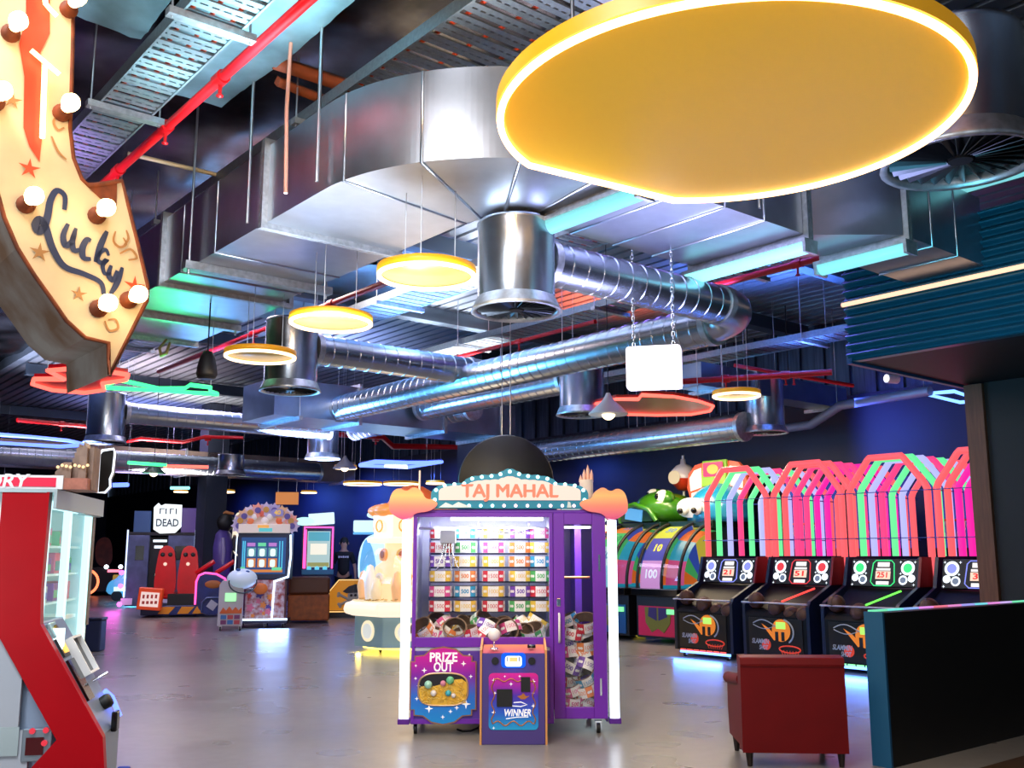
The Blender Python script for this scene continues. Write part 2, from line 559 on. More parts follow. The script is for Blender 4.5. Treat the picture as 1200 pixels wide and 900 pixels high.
FL = mat('duct flange zinc', '#c5c9cc', 0.4, 0.9, noise=0.3, nscale=20)
for (o, i, ax) in (((UO, 12.2), (UI + 0.1, 12.2), 'w'), ((UO, 9.58), (UI + 0.1, 9.58), 'w'), ((UO, 7.28), (UI, 7.28), 'w'), ((5.0, WO), (5.0, WI), 'u'), ((7.02, WO), (7.02, WI), 'u'), ((7.7, 4.13), (7.7, 4.9), 'u')):
    dpart('flange', flange(o, i, DZ0, DZ1, axis=ax), FL)
for (a, b) in (((UO - 0.12, 8.72), (UI + 0.14, 8.72)), ((UO - 0.12, 10.9), (UI + 0.14, 10.9))):
    mb = MB(); gquad(mb, a[0], b[0], a[1] - 0.05, a[1] + 0.05, DZ0 - 0.075, DZ0 - 0.002)
    dpart('support_channel', mb, FL)
    for q in (a, b):
        dpart('hanger_rod', MB().tube([G(q[0] + (0.05 if q is a else -0.05), q[1], DZ0 - 0.12), G(q[0] + (0.05 if q is a else -0.05), q[1], 5.7)], 0.012, 6), STEEL)
for (u, w) in ((3.29, 6.3), (3.29, 7.5), (4.55, 4.85), (6.3, 4.58)):
    dpart('hanger_rod', MB().tube([G(u, w, DZ0 + 0.05), G(u, w, 5.7)], 0.014, 6), STEEL)
# flange bars across the underside, reflected cyan light put in as glow
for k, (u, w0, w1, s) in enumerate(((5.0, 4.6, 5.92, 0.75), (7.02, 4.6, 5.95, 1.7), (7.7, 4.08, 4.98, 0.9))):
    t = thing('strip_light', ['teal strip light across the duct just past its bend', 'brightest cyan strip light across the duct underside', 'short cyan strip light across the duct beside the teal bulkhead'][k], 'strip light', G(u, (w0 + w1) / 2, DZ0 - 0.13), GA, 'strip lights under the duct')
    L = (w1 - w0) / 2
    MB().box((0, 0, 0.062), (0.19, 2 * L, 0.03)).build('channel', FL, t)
    MB().prism(arc(0, 0.045, 0.082, PI, 2 * PI, 8), -L + 0.03, L - 0.03, 'Y', 0, smooth=True).build('diffuser', glow('cyan diffuser %d' % k, (0.28, 0.9, 0.95), s), t)  # half-round glow for reflected cyan light, no lamp diffuser here
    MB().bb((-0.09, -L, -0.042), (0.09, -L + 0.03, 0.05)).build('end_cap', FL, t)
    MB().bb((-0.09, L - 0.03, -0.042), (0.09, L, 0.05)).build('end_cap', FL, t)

# ------------------------------------------------ spiral ducts and drum diffusers
def spiral_body(pts, r, pitch=0.17):
    mb = MB().tube(pts, r, 28)
    for a, b in zip(pts[:-1], pts[1:]):
        L = (b - a).length; n = max(1, int(L / pitch)); d = (b - a) / L
        for i in range(1, n):
            q = a + d * (L * i / n)
            mb.tube([q - d * 0.010, q - d * 0.004, q + d * 0.004, q + d * 0.010], r, 24, caps=False, rad=[r - 0.002, r + 0.006, r + 0.006, r - 0.002])
    return mb

def spiral(name, pts, r, label, cat='air duct', elbow=None, group='spiral ducts'):
    t = thing(name, label, cat, pts[0], 0, group)
    def rel(mb, nm, m):
        o = mb.build(nm, m); o.parent = t
        o.matrix_parent_inverse = Matrix.Translation(-Vector(t.location)); return o
    P = pts
    rel(spiral_body(P, r), 'duct_body', GALVD)
    ends = [(P[0], P[1] - P[0]), (P[-1], P[-2] - P[-1])]
    for q, d in ends:
        d = d.normalized()
        rel(MB().tube([q - d * 0.02, q + d * 0.05], r + 0.016, 20), 'collar', FL)
    return t

def bend(p, q, c, n=8):
    """quarter bend from p to q with control point c"""
    return [p * (1 - s) ** 2 + c * 2 * s * (1 - s) + q * s * s for s in [i / n for i in range(n + 1)]]

def diffuser(x, y, label, Z=3.4, h=0.86, roof=5.62, size=1.0):
    p = at(x, y, Z)
    roof = Z + (roof - Z) / size
    t = thing('drum_diffuser', label, 'air diffuser', p, 0, 'drum air diffusers')
    MB().lathe([(0.31, 0.07), (0.315, 0.08), (0.31, 0.10), (0.31, h - 0.03), (0.318, h - 0.02), (0.31, h), (0.0, h + 0.02)], 32).build('drum', GALVD, t)
    MB().lathe([(0.315, 0.11), (0.35, 0.03), (0.362, 0.0), (0.33, 0.0), (0.325, 0.03), (0.315, 0.1)], 32).build('rim', FL, t)
    g = MB(); g.lathe([(0.0, 0.055), (0.325, 0.055), (0.325, 0.06), (0.0, 0.06)], 24)
    for k in range(28):
        a = 2 * PI * k / 28
        g.box((0, 0, 0), (0.25, 0.035, 0.004), 1, Matrix.Rotation(a, 4, 'Z') @ Matrix.Translation((0.19, 0, 0.03)) @ Matrix.Rotation(0.75, 4, 'X'))
    g.cyl((0, 0, 0.012), 0.055, 0.03, 14, 0)
    g.build('vane_grille', [BLACK, mat('diffuser vane', '#34373c', 0.3, 0.8)], t)
    for a in (0.6, 2.6):
        MB().tube([(0.3 * math.cos(a), 0.3 * math.sin(a), h), (0.3 * math.cos(a), 0.3 * math.sin(a), roof - Z)], 0.006, 5).build('hanger_rod', STEEL, t)
    t.scale = (size, size, size)
    return p
dA = diffuser(605, 366, 'drum air diffuser below the duct bend, between two yellow discs', h=0.735, roof=4.165)
dB = diffuser(340, 459, 'drum air diffuser behind the smallest of the three hanging yellow discs')
dC = diffuser(123, 519, 'drum air diffuser above the skyline topped red cabinet')
dD = diffuser(378, 538, 'small drum air diffuser above the far cabinet with the magenta neon frame', h=0.7)
dE = diffuser(682, 487, 'drum air diffuser behind the cream cone lamp and red neon panel', h=0.95)
dF = diffuser(897, 508, 'drum air diffuser beside the black speaker above the hoop games')
dG = diffuser(270, 557, 'smallest drum air diffuser, far over the grinning flower cabinet', h=0.5)
dH = diffuser(1126, 192, 'huge drum air diffuser partly hidden by the big yellow disc', Z=4.45, h=0.62, size=1.62)

r = 0.185
za = 3.87
pA0 = Vector((dA.x, dA.y, za)) + D2 * 0.30
pA1 = pA0 + D2 * 2.25
q1 = pA1 + D2 * 0.42 + D1 * 0.42 + Vector((0, 0, -0.05))
P = [pA0, pA1]
spiral('spiral_duct', P, r, 'brownish spiral duct running from the drum below the duct bend to its elbow')
W2 = 13.9
spiral('spiral_duct', [q1, q1 + D1 * (W2 - 6.2)], 0.205, 'longest spiral duct, bluish, crossing the hall behind the white light box')
mb = MB().tube(bend(pA1, q1, pA1 + D2 * 0.42), r + 0.006, 20)
tag(mb.build('duct_elbow', GALV, center=True), 'galvanised elbow joining two spiral ducts beside the white light box', 'duct elbow')
pB0 = Vector((dB.x, dB.y, 3.95)) + D2 * 0.3
pB1 = pB0 + D2 * 2.35
q2 = pB1 + D2 * 0.4 + D1 * 0.4
spiral('spiral_duct', [pB0, pB1], r, 'spiral duct leaving the drum behind the smallest of three yellow discs')
spiral('spiral_duct', [q2, q2 + D1 * 2.2], r, 'short blue lit spiral duct between an elbow and the cross duct')
mb = MB().tube(bend(pB1, q2, pB1 + D2 * 0.4), r + 0.006, 20)
tag(mb.build('duct_elbow', GALV, center=True), 'blue lit duct elbow at the end of the short spiral ducts', 'duct elbow')
pE0 = Vector((dE.x, dE.y, 3.95)) + D1 * 0.3
spiral('spiral_duct', [pE0, pE0 + D1 * 3.6], 0.2, 'spiral duct entering the drum behind the cream cone lamp')
# cross duct that collects them
def solo_duct(u0, u1, w0, w1, z0, z1, label, m=GALV, joints=()):
    t = thing('rectangular_duct', label, 'air duct', G((u0 + u1) / 2, (w0 + w1) / 2, z0))
    mb = MB(); gquad(mb, u0, u1, w0, w1, z0, z1); dpart('duct_section', mb, m, t)
    for j in joints:
        mb = MB(); gquad(mb, j - 0.03, j + 0.03, w0 - 0.05, w1 + 0.05, z0 - 0.05, z1 + 0.05); dpart('flange', mb, FL, t)
    for uu in (u0 + 0.4, u1 - 0.4):
        dpart('hanger_rod', MB().tube([G(uu, w0 - 0.06, z0 - 0.1), G(uu, w0 - 0.06, 5.66)], 0.01, 5), STEEL, t)
        mb = MB(); gquad(mb, uu - 0.03, uu + 0.03, w0 - 0.12, w1 + 0.12, z0 - 0.06, z0 - 0.002); dpart('support_channel', mb, FL, t)
    return t
BLUED = mat('bluish galvanised duct', '#a8b8cc', 0.3, 1.0, noise=0.15, nscale=4)
solo_duct(6.7, 11.5, 13.95, 15.1, 3.62, 4.2, 'blue lit rectangular cross duct collecting the spiral ducts', BLUED, (8.2, 9.9))
# far ducts near the back
pC0 = Vector((dC.x, dC.y, 3.95)) + D2 * 0.3
spiral('spiral_duct', [pC0, pC0 + D2 * 4.0], r, 'spiral duct leaving the drum above the red cabinet with the skyline')
spiral('spiral_duct', [pC0 + D2 * 4.4 - D1 * 0.4, pC0 + D2 * 4.4 - D1 * 4.3], r, 'spiral duct running from the red cabinet side towards the cross duct')
spiral('spiral_duct', [at(225, 545, 3.75) - D2 * 6, at(225, 545, 3.75) + D2 * 3.6], 0.24, 'wide spiral duct crossing low over the far cabinets')
BROWN = mat('primed brown duct', '#b39c90', 0.38, 0.7, noise=0.2, nscale=3)
p = at(330, 560, 3.5)
t = solo_duct(2.9, 15.2, 26.0, 26.7, 3.62, 4.25, 'long brownish duct low across the far end of the hall', BROWN, (4, 7, 10))
spiral('spiral_duct', [at(872, 500, 3.5), at(872, 500, 3.5) + D1 * 5.4], 0.22, 'silver spiral duct behind the red neon panel')
spiral('spiral_duct', [at(560, 552, 3.6), at(660, 530, 3.7), at(700, 516, 3.75)], 0.16, 'crooked silver duct behind the dark round board', group='spiral ducts')
solo_duct(11.2, 15.0, 9.3, 9.75, 3.95, 4.3, 'blue grey duct low over the hoop games', BLUED, (12.5,))
# duct behind the big diffuser
pH = Vector((dH.x, dH.y, 5.1))
spiral('spiral_duct', [pH + D2 * 0.48, pH + D2 * 3.4], 0.3, 'dark spiral duct behind the huge drum diffuser')

# ------------------------------------------------ cable trays
def tray(label, u0, u1, w0, w1, z, supports=(), pitch=0.17):
    t = thing('cable_tray', label, 'cable tray', G((u0 + u1) / 2, w0, z), GA)
    W = (u1 - u0) / 2; L = w1 - w0
    for sx in (-1, 1):
        mb = MB()
        mb.bb((sx * W - 0.008, 0, -0.01), (sx * W + 0.008, L, 0.09)); mb.bb((sx * W - (0.03 if sx > 0 else -0.03), 0, 0.08), (sx * W, L, 0.09))
        mb.build('side_rail', TRAYM, t)
    mb = MB(); n = int(L / pitch)
    for k in range(n):
        y = k * pitch + 0.03
        mb.bb((-W, y, 0), (W, y + 0.052, 0.012)); mb.bb((-W, y + 0.07, 0), (W, y + 0.122, 0.012))
        nb = max(3, int(2 * W / 0.07))
        for q in range(nb):
            xx = -W + 2 * W * (q + 0.5) / nb
            mb.bb((xx - 0.014, y + 0.05, 0.001), (xx + 0.014, y + 0.072, 0.011))
    mb.build('perforated_bed', TRAYM, t)
    cb = MB()
    for q in range(3):
        xo = -W + 0.08 + q * (2 * W - 0.16) / 2
        cb.tube([(xo + 0.03 * math.sin(k * 1.3 + q), k * L / 24, 0.035) for k in range(25)], 0.016, 5)
    cb.build('cable', [mat('orange cable', '#b83a14', 0.5)], t)
    for s_ in supports:
        y = s_ - w0
        MB().bb((-W - 0.1, y - 0.04, -0.062), (W + 0.1, y + 0.04, -0.012)).build('support_channel', FL, t)
        for sx in (-1, 1):
            MB().tube([(sx * (W + 0.07), y, -0.08), (sx * (W + 0.07), y, 5.68 - z)], 0.008, 5).build('hanger_rod', STEEL, t)
    return t
tray('perforated cable tray beside the red pipe, overhead next to the bulb sign', 2.12, 2.52, 3.2, 11.0, 5.02, (6.0, 7.72, 9.8))
tray('broad perforated cable tray passing above the rectangular duct', 3.62, 4.4, 2.6, 12.0, 5.12, (4.2, 7.2, 10.5))
tray('cable tray above the brownish spiral duct', 7.0, 7.6, 3.4, 13.5, 4.95, (5.6, 8.3, 11.4))
tray('cable tray near the purple lit ceiling over the bulkhead', 9.4, 9.9, 5.7, 15.0, 4.9, (7.2, 9.6, 12.8))
tray('cable tray behind the hanging yellow discs', 5.0, 5.45, 8.2, 20.0, 4.8, (9.3, 12.2, 16.0))
tray('far cable tray over the hoop games', 12.2, 12.7, 5.7, 16.0, 4.6, (8.2, 11.5))

# ------------------------------------------------ sprinkler pipes
def pipe(label, pts, r=0.036, drops=()):
    t = thing('sprinkler_pipe', label, 'pipe', pts[0])
    dpart('pipe_run', MB().tube(pts, r, 10), REDP, t)
    a, b = pts[0], pts[-1]
    for s_ in drops:
        q = a + (b - a) * s_
        d = (b - a).normalized()
        dpart('coupling', MB().tube([q - d * 0.06, q + d * 0.06], r * 1.35, 10), REDP, t)
        dpart('sprinkler_head', MB().tube([q, q - Vector((0, 0, 0.12))], 0.014, 6).lathe([(0.0, -0.15), (0.028, -0.14), (0.028, -0.13), (0.012, -0.12)], 8, q), REDP, t)
    return t
pipe('red sprinkler pipe alongside the cable tray next to the bulb sign', [G(2.66, 3.0, 4.97), G(2.66, 11.5, 4.97)], 0.04, (0.2, 0.43, 0.56, 0.7))
p = at(530, 420, 4.7)
pipe('red sprinkler pipe behind the drum below the duct bend', [p + D1 * 1.0, p - D1 * 3.4], 0.032, (0.25, 0.62))
p = at(345, 373, 4.6)
pipe('red sprinkler pipe just behind the middle of the three yellow discs', [p + D1 * 5, p - D1 * 2.5], 0.04, (0.5, 0.8))
p = at(900, 318, 4.75)
pipe('red sprinkler pipe beside the brightest cyan strip light', [p + D1 * 0.8, p - D1 * 1.6], 0.04, (0.5,))
pipe('red sprinkler pipe with a crank above the blue chevron neon', [at(394, 509, 4.2), at(448, 512, 4.2), at(460, 523, 4.1), at(541, 524, 4.1)], 0.06, (0.3,))
pipe('red sprinkler pipe left of the drum above the red cabinet', [at(20, 492, 4.2), at(105, 500, 4.2)], 0.045, (0.6,))
pipe('red sprinkler pipe kinked below the far spiral ducts', [at(150, 517, 4.0), at(165, 514, 4.0), at(215, 518, 4.0), at(240, 512, 4.0), at(285, 513, 4.0)], 0.035, (0.7,))
pipe('red sprinkler pipe under the metal deck right of the white light box', [at(800, 447, 4.0), at(975, 436, 4.0)], 0.045, (0.3, 0.7))
pipe('thin red sprinkler pipe under the deck near the timber post', [at(860, 428, 4.3), at(1000, 452, 4.0)], 0.03, (0.5,))
pipe('red sprinkler pipe high above the huge drum diffuser', [G(6.3, 2.9, 5.3), G(6.9, 1.2, 5.3)], 0.05, (0.4,))
# copper coloured beams in the near roof
for (a, b, h) in ((at(320, 72, 5.5), at(420, 105, 5.5), 0.14), (at(325, 95, 5.4), at(400, 125, 5.4), 0.1)):
    mb = MB().tube([a, b], h / 2, 4)
    tag(mb.build('beam', mat('rust primed steel', '#8a4526', 0.6, noise=0.3, nscale=10), center=True), kind='structure')
mb = MB().tube([at(150, 180, 5.2), at(268, 208, 5.2)], 0.022, 6)
tag(mb.build('conduit', mat('cream conduit', '#c9b48c', 0.5), center=True), 'thin cream conduit overhead between the red pipe and the duct', 'conduit')
# dangling conduits by the duct
mb = MB().tube([G(3.2, 6.62, 4.2), G(3.2, 6.66, 4.9), G(3.2, 6.62, 5.75)], 0.016, 6)
tag(mb.build('conduit', mat('pink conduit', '#c99a8c', 0.5), center=True), 'pale conduit dropping beside the duct bend', 'conduit')
mb = MB().tube([at(195, 398, 4.1), at(187, 408, 3.95), at(189, 417, 3.85), at(195, 414, 3.87), at(199, 402, 4.05)], 0.016, 6)
tag(mb.build('cable_loop', mat('tan cable', '#a88a5c', 0.6), center=True), 'tan cable loop hanging under the end of the duct', 'cable')

# ================================================================== hanging lamps
MUST = mat('mustard lacquer', '#e09a14', 0.4, emit=(0.9, 0.42, 0.02), es=0.25)
FACE = mat('opal yellow acrylic', '#cf9a1a', 0.33, emit=(0.74, 0.42, 0.014), es=0.58, spec=0.25)
FACEL = mat('pale yellow acrylic', '#86703a', 0.35, emit=(0.62, 0.45, 0.16), es=0.25, spec=0.3)
def disc_lamp(p, label, R=0.36, roof=5.62, flip=False):
    t = thing('disc_lamp', label, 'ceiling lamp', p, 0, 'round yellow neon lamps')
    MB().lathe([(0.0, 0.004), (R * 0.93, 0.004), (R * 0.93, 0.012), (0, 0.012)], 48).build('light_panel', FACEL, t)
    MB().lathe([(0.0, 0.013), (R * 0.93, 0.013), (R * 0.93, 0.0), (R, 0.0), (R, 0.052), (R * 0.97, 0.056), (0.0, 0.056)], 48).build('body', MUST, t)
    MB().tube([(R * 0.955 * math.cos(2 * PI * k / 48), R * 0.955 * math.sin(2 * PI * k / 48), -0.012) for k in range(48)], 0.018, 6, True).build('neon_ring', WARM, t)
    for a in (0.4, 2.5, 4.6):
        MB().tube([(0.6 * R * math.cos(a), 0.6 * R * math.sin(a), 0.07), (0.6 * R * math.cos(a), 0.6 * R * math.sin(a), roof - p.z)], 0.004, 4).build('suspension_wire', STEEL, t)
    return t
lampA = disc_lamp(at(500, 322, 3.5), 'round yellow neon lamp beside the drum, largest of the row of three', roof=DZ0)
disc_lamp(at(388, 377, 3.5), 'middle lamp of the row of three round yellow neon lamps', roof=DZ0)
disc_lamp(at(305, 417, 3.5), 'smallest lamp of the row of three round yellow neon lamps, beside the black speaker', roof=DZ0)
for (x, y, W, lb) in ((863, 463, 57, 'round yellow lamp right of the red neon panel'),
                      (747, 520, 38, 'leftmost small round lamp over the frog topped game'),
                      (793, 515, 40, 'middle small round lamp over the frog topped game'),
                      (844, 508, 42, 'small round lamp over the blue googly eyed topper'),
                      (1100, 479, 66, 'round lamp under the blue neon rectangle beside the timber post')):
    Z_ = 4.0 if x > 1000 else 3.45
    q = at(x, y, Z_)
    disc_lamp(q, lb, R=W / 1178 * q.y / 2, roof=5.6)
for (x, y, W, lb) in ((258, 576, 34, 'long low warm lamp beside the far dark column'), (212, 576, 16, 'short low warm lamp left of the far dark column'),
                      (405, 548, 26, 'warm lamp just above the blue far wall'), (425, 567, 46, 'warm lamp low over the far wall, left of the pair'), (470, 567, 42, 'warm lamp low over the far wall, right of the pair'),
                      (362, 577, 18, 'tiny warm lamp above the magenta framed cabinet'), (510, 566, 22, 'warm lamp just left of the teal marquee'), (125, 540, 14, 'tiny warm lamp beside the skyline topper')):
    pz = 3.35
    q = at(x, y, pz)
    disc_lamp(q, lb, R=W / 1178 * q.y / 2, roof=5.6)

# big disc lamp, flat on one side
ZB = 3.8
c0 = Vector((1.14, 4.97, ZB)); RB = 1.225
ch0, ch1 = at(600, 195, ZB), at(782, 243, ZB)
a0 = math.atan2(ch0.y - c0.y, ch0.x - c0.x); a1 = math.atan2(ch1.y - c0.y, ch1.x - c0.x)
if a0 < a1: a0 += 2 * PI
def disc_outline(R):
    # keep the long way round from ch0 to ch1 through the near side
    A0 = a0; A1 = a1 + 2 * PI
    return [(R * math.cos(A0 + (A1 - A0) * i / 90), R * math.sin(A0 + (A1 - A0) * i / 90)) for i in range(91)]
t = thing('disc_lamp', 'huge yellow neon edged disc with one straight side, hanging nearest overhead', 'ceiling lamp', c0)
MB().prism(disc_outline(RB), 0.0, 0.08, 'Z', 0, smooth=True).build('body', MUST, t)
MB().prism(disc_outline(RB - 0.05), -0.006, 0.0, 'Z', 0).build('light_panel', FACE, t)
MB().tube([(x, y, -0.018) for x, y in disc_outline(RB - 0.022)], 0.019, 8, True).build('neon_ring', ORN, t)
for (x, y) in ((-0.8, 0.15), (0.75, -0.3), (0.2, -0.95), (0.95, 0.4)):
    MB().tube([(x, y, 0.09), (x, y, 5.7 - ZB)], 0.012, 6).build('hanger_rod', STEEL, t)

# cone pendants
def cone_lamp(x, y, W, label, m, Z=None):
    q = at(x, y, Z or 3.3)
    R = W / 1178 * q.y / 2
    t = thing('cone_lamp', label, 'pendant lamp', q, 0, 'cone pendant lamps')
    MB().lathe([(R, 0.0), (R * 0.98, 0.02), (R * 0.62, R * 0.42), (R * 0.28, R * 0.75), (R * 0.16, R * 0.95), (R * 0.1, R * 1.1), (0, R * 1.1)], 28).build('lamp_shade', m, t)
    MB().ball((0, 0, 0.02), R * 0.35, 12, 8).build('bulb', glow('warm bulb', (1, 0.75, 0.45), 5.0), t)
    MB().lathe([(0, 0.012), (R * 0.93, 0.012), (R * 0.93, 0.02), (0, 0.02)], 24).build('diffuser', glow('warm diffuser', (1, 0.8, 0.5), 2.2), t)
    MB().tube([(0, 0, R * 1.05), (0, 0, 5.62 - q.z)], 0.007, 5).build('cord', BLACK, t)
cone_lamp(713, 486, 48, 'cream cone pendant lamp in front of the red neon panel', mat('cream enamel', '#d8cdbd', 0.4))
cone_lamp(404, 549, 28, 'small grey cone pendant lamp left of the blue chevron neon', mat('grey enamel', '#8a8580', 0.4))
cone_lamp(180, 555, 27, 'small green cone pendant lamp under the green and red neon bar', mat('green enamel', '#2f6a52', 0.4))

# flat neon signs hung level under the roof
def neon_panel(label, pts, Z, tube_m, r=0.018, panel=None, closed=True, extra=None, name='neon_sign'):
    W = [at(x, y, Z) for x, y in pts]
    c = sum(W, Vector()) / len(W)
    t = thing(name, label, 'neon sign', c, 0, 'neon signs under the roof')
    L = [w - c for w in W]
    if panel is not None:
        MB().prism([(p.x, p.y) for p in L], 0.0, 0.04, 'Z').build('backing_panel', panel, t)
    MB().tube([p + Vector((0, 0, -0.02)) for p in L], r, 6, closed).build('neon_tube', tube_m, t)
    for (pts2, m2) in (extra or ()):
        MB().tube([at(x, y, Z) - c + Vector((0, 0, -0.025)) for x, y in pts2], r, 6).build('neon_tube', m2, t)
    for k in (0, len(L) // 2):
        MB().tube([L[k], L[k] * 0.98 + Vector((0, 0, 5.55 - Z))], 0.005, 4).build('suspension_wire', STEEL, t)
    return t
REDPANEL = mat('red acrylic', '#c81424', 0.3)
neon_panel('red neon edged rounded panel behind the cream cone lamp', [(671, 474), (700, 471), (722, 466), (748, 466), (752, 461), (790, 463), (818, 468), (836, 474), (832, 480), (810, 484), (770, 485), (735, 484), (700, 479)], 3.55, REDN, 0.02, mat('amber red acrylic', '#a8301c', 0.3))
neon_panel('red neon lobed panel hanging behind the tip of the bulb sign', [(56, 432), (80, 430), (120, 432), (150, 437), (148, 443), (120, 447), (122, 455), (100, 458), (62, 455), (38, 448), (40, 442), (75, 442)], 3.35, REDN, 0.022, REDPANEL)
neon_panel('green neon outline beside the red lobed neon panel', [(139, 443), (186, 453), (217, 453), (223, 449), (247, 452), (246, 456), (256, 460), (190, 456), (121, 452)], 3.4, GREENN, 0.02)
neon_panel('large blue neon hoop at the far left above the skyline', [(-30, 509), (0, 508), (40, 511), (80, 515), (100, 520), (70, 522), (20, 519), (-30, 516)], 3.5, BLUEN, 0.03)
neon_panel('blue zigzag neon left of the skyline topper', [(-10, 584), (14, 582), (2, 589), (32, 590)], 2.9, glow('pale blue neon', (0.3, 0.45, 1), 2.4), 0.022, closed=False, extra=[([(-10, 597), (15, 596)], REDN)])
neon_panel('blue chevron neon over the far machines', [(422, 544), (478, 546), (518, 540), (500, 541), (478, 541), (440, 540)], 3.4, BLUEN, 0.035, mat('deep blue acrylic', '#14249c', 0.3), extra=[([(450, 545), (480, 546)], WHITEN)])
neon_panel('long neon bar, half green and half red, over the dark twin cabinet', [(150, 541), (195, 544)], 3.4, GREENN, 0.035, closed=False, extra=[([(192, 545), (244, 546)], REDN)])
neon_panel('short blue neon bars right of the skyline topper', [(112, 568), (150, 567)], 3.1, BLUEN, 0.05, closed=False)
neon_panel('blue neon rectangle beside the timber post', [(1083, 460), (1118, 457), (1150, 468), (1125, 470)], 3.9, glow('sky blue neon', (0.16, 0.36, 1), 2.8), 0.022)
neon_panel('dim teal neon bar in front of the far dark column', [(200, 571), (222, 571)], 3.3, CYANN, 0.04, closed=False)

# light box on chains
p = at(766, 431, 3.25)
p = Vector((1.22, 8.35, 1.5 + 8.35 * (ST + CT * (450 - 431) / F) / (CT - ST * (450 - 431) / F)))
t = thing('light_box', 'white illuminated box sign hanging on two chains', 'light box', p, math.radians(-14))
LBM = mat('white light box face', '#f4f2ee', 0.4, emit=(1, 0.98, 0.95), es=0.4)
MB().box((0, 0, 0), (0.47, 0.17, 0.37)).build('case', mat('white plastic case', '#ece5df', 0.4, emit=(1, 0.9, 0.82), es=0.35), t, bevel=0.025)
MB().prism(rrect(0, 0, 0.45, 0.35, 0.03), -0.092, -0.08).build('face', LBM, t, bevel=0.006)
for sx in (-0.17, 0.17):
    mb = MB(); n = 22; top = DZ0 - 0.03 - p.z; z0 = 0.19
    L = (top - z0) / n
    for k in range(n):
        zc = z0 + L * (k + 0.5)
        ring = [(0.013 * math.cos(a), 0, zc + L * 0.68 * math.sin(a)) for a in [2 * PI * q / 8 for q in range(8)]]
        if k % 2: ring = [(0, x, z) for x, _, z in ring]
        mb.tube([(sx + x, y, z) for x, y, z in ring], 0.0045, 4, True)
    mb.build('chain', CHROME, t)
# pendant speakers
def speaker(x, y, W, label, Z):
    q = at(x, y, Z); R = W / 1178 * q.y / 2
    t = thing('pendant_speaker', label, 'speaker', q, 0, 'black pendant speakers')
    MB().lathe([(0.0, 0), (R * 0.85, 0.0), (R, R * 0.35), (R * 0.92, R * 1.1), (R * 0.68, R * 2.1), (R * 0.42, R * 2.6), (0, R * 2.7)], 24).build('body', BLACK, t)
    MB().lathe([(0, -0.006), (R * 0.8, -0.006), (R * 0.8, 0.0), (0, 0.0)], 20).build('grille', DARK, t)
    MB().tube([(0, 0, R * 2.6), (0, 0, 5.6 - q.z)], 0.008, 5).build('cord', BLACK, t)
speaker(242, 443, 25, 'black pendant speaker beside the smallest of the three yellow discs', 3.35)
speaker(880, 507, 15, 'black pendant speaker beside the drum over the hoop games', 3.5)
# dark round board behind the prize machine
q = at(590, 560, 2.9)
t = thing('round_board', 'dark round board hanging behind the teal marquee', 'sign board', Vector((-0.07, 11.6, 2.33)), 0.05)
MB().lathe([(0.0, -0.03), (0.545, -0.03), (0.56, -0.015), (0.56, 0.015), (0.545, 0.03), (0, 0.03)], 48, M=Matrix.Rotation(PI / 2, 4, 'X')).build('panel', mat('dark olive board', '#1c1a10', 0.5, noise=0.3, nscale=4), t)
for x in (-0.05, 0.05):
    MB().tube([(x, 0, 0.53), (x, 0, 3.3)], 0.006, 5).build('hanger_wire', STEEL, t)

mb = MB().tube([at(905, 504, 3.75), at(950, 498, 3.75), at(985, 475, 3.9), at(1040, 466, 3.9), at(1090, 458, 3.9)], 0.075, 10)
tag(mb.build('cranked_pipe', mat('pale blue grey pipe', '#8fa3c4', 0.4, 0.3), center=True), 'cranked pale pipe under the roof right of the black speaker and drum', 'pipe')
for (x, y, lb) in ((1045, 444, 'white spotlight under the roof left of the blue neon rectangle'), (925, 462, 'white spotlight under the roof over the hoop games')):
    q = at(x, y, 4.1)
    t = thing('spotlight', lb, 'spotlight', q, 0.4)
    MB().tube([(-0.1, 0, 0), (0.1, 0, 0)], 0.07, 12).build('lamp_head', WHITEP, t)
    MB().tube([(-0.102, 0, 0), (-0.108, 0, 0)], 0.055, 12).build('lens', glow('spot lens', (0.9, 0.95, 1), 2.0), t)
    MB().tube([(0, 0, 0.06), (0, 0, 5.6 - q.z)], 0.012, 5).build('stem', BLACK, t)
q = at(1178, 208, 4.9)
t = thing('strip_light', 'teal strip light behind the huge drum diffuser', 'strip light', q, GA, 'strip lights under the duct')  # glowing teal strip, built like the bars under the duct
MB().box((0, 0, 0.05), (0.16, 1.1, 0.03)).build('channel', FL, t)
MB().prism(arc(0, 0.035, 0.07, PI, 2 * PI, 8), -0.52, 0.52, 'Y', 0, smooth=True).build('diffuser', glow('cyan diffuser 0', (0.28, 0.9, 0.95), 0.75), t)  # glowing half-round strip below the channel
# ================================================================== helper for surfaces seen at a slant
def onto(x, y, P0, e):
    """(run along e, height) where the sight line through (x, y) meets the upright plane through P0 along e"""
    u, v = (x - 600) / F, (450 - y) / F
    r = Vector((u, CT - v * ST, ST + v * CT))
    n = Vector((-e.y, e.x, 0))
    k = (Vector(P0) - Vector((0, 0, CH))).dot(n) / r.dot(n)
    q = Vector((0, 0, CH)) + r * k
    return ((q - Vector(P0)).dot(e), q.z)

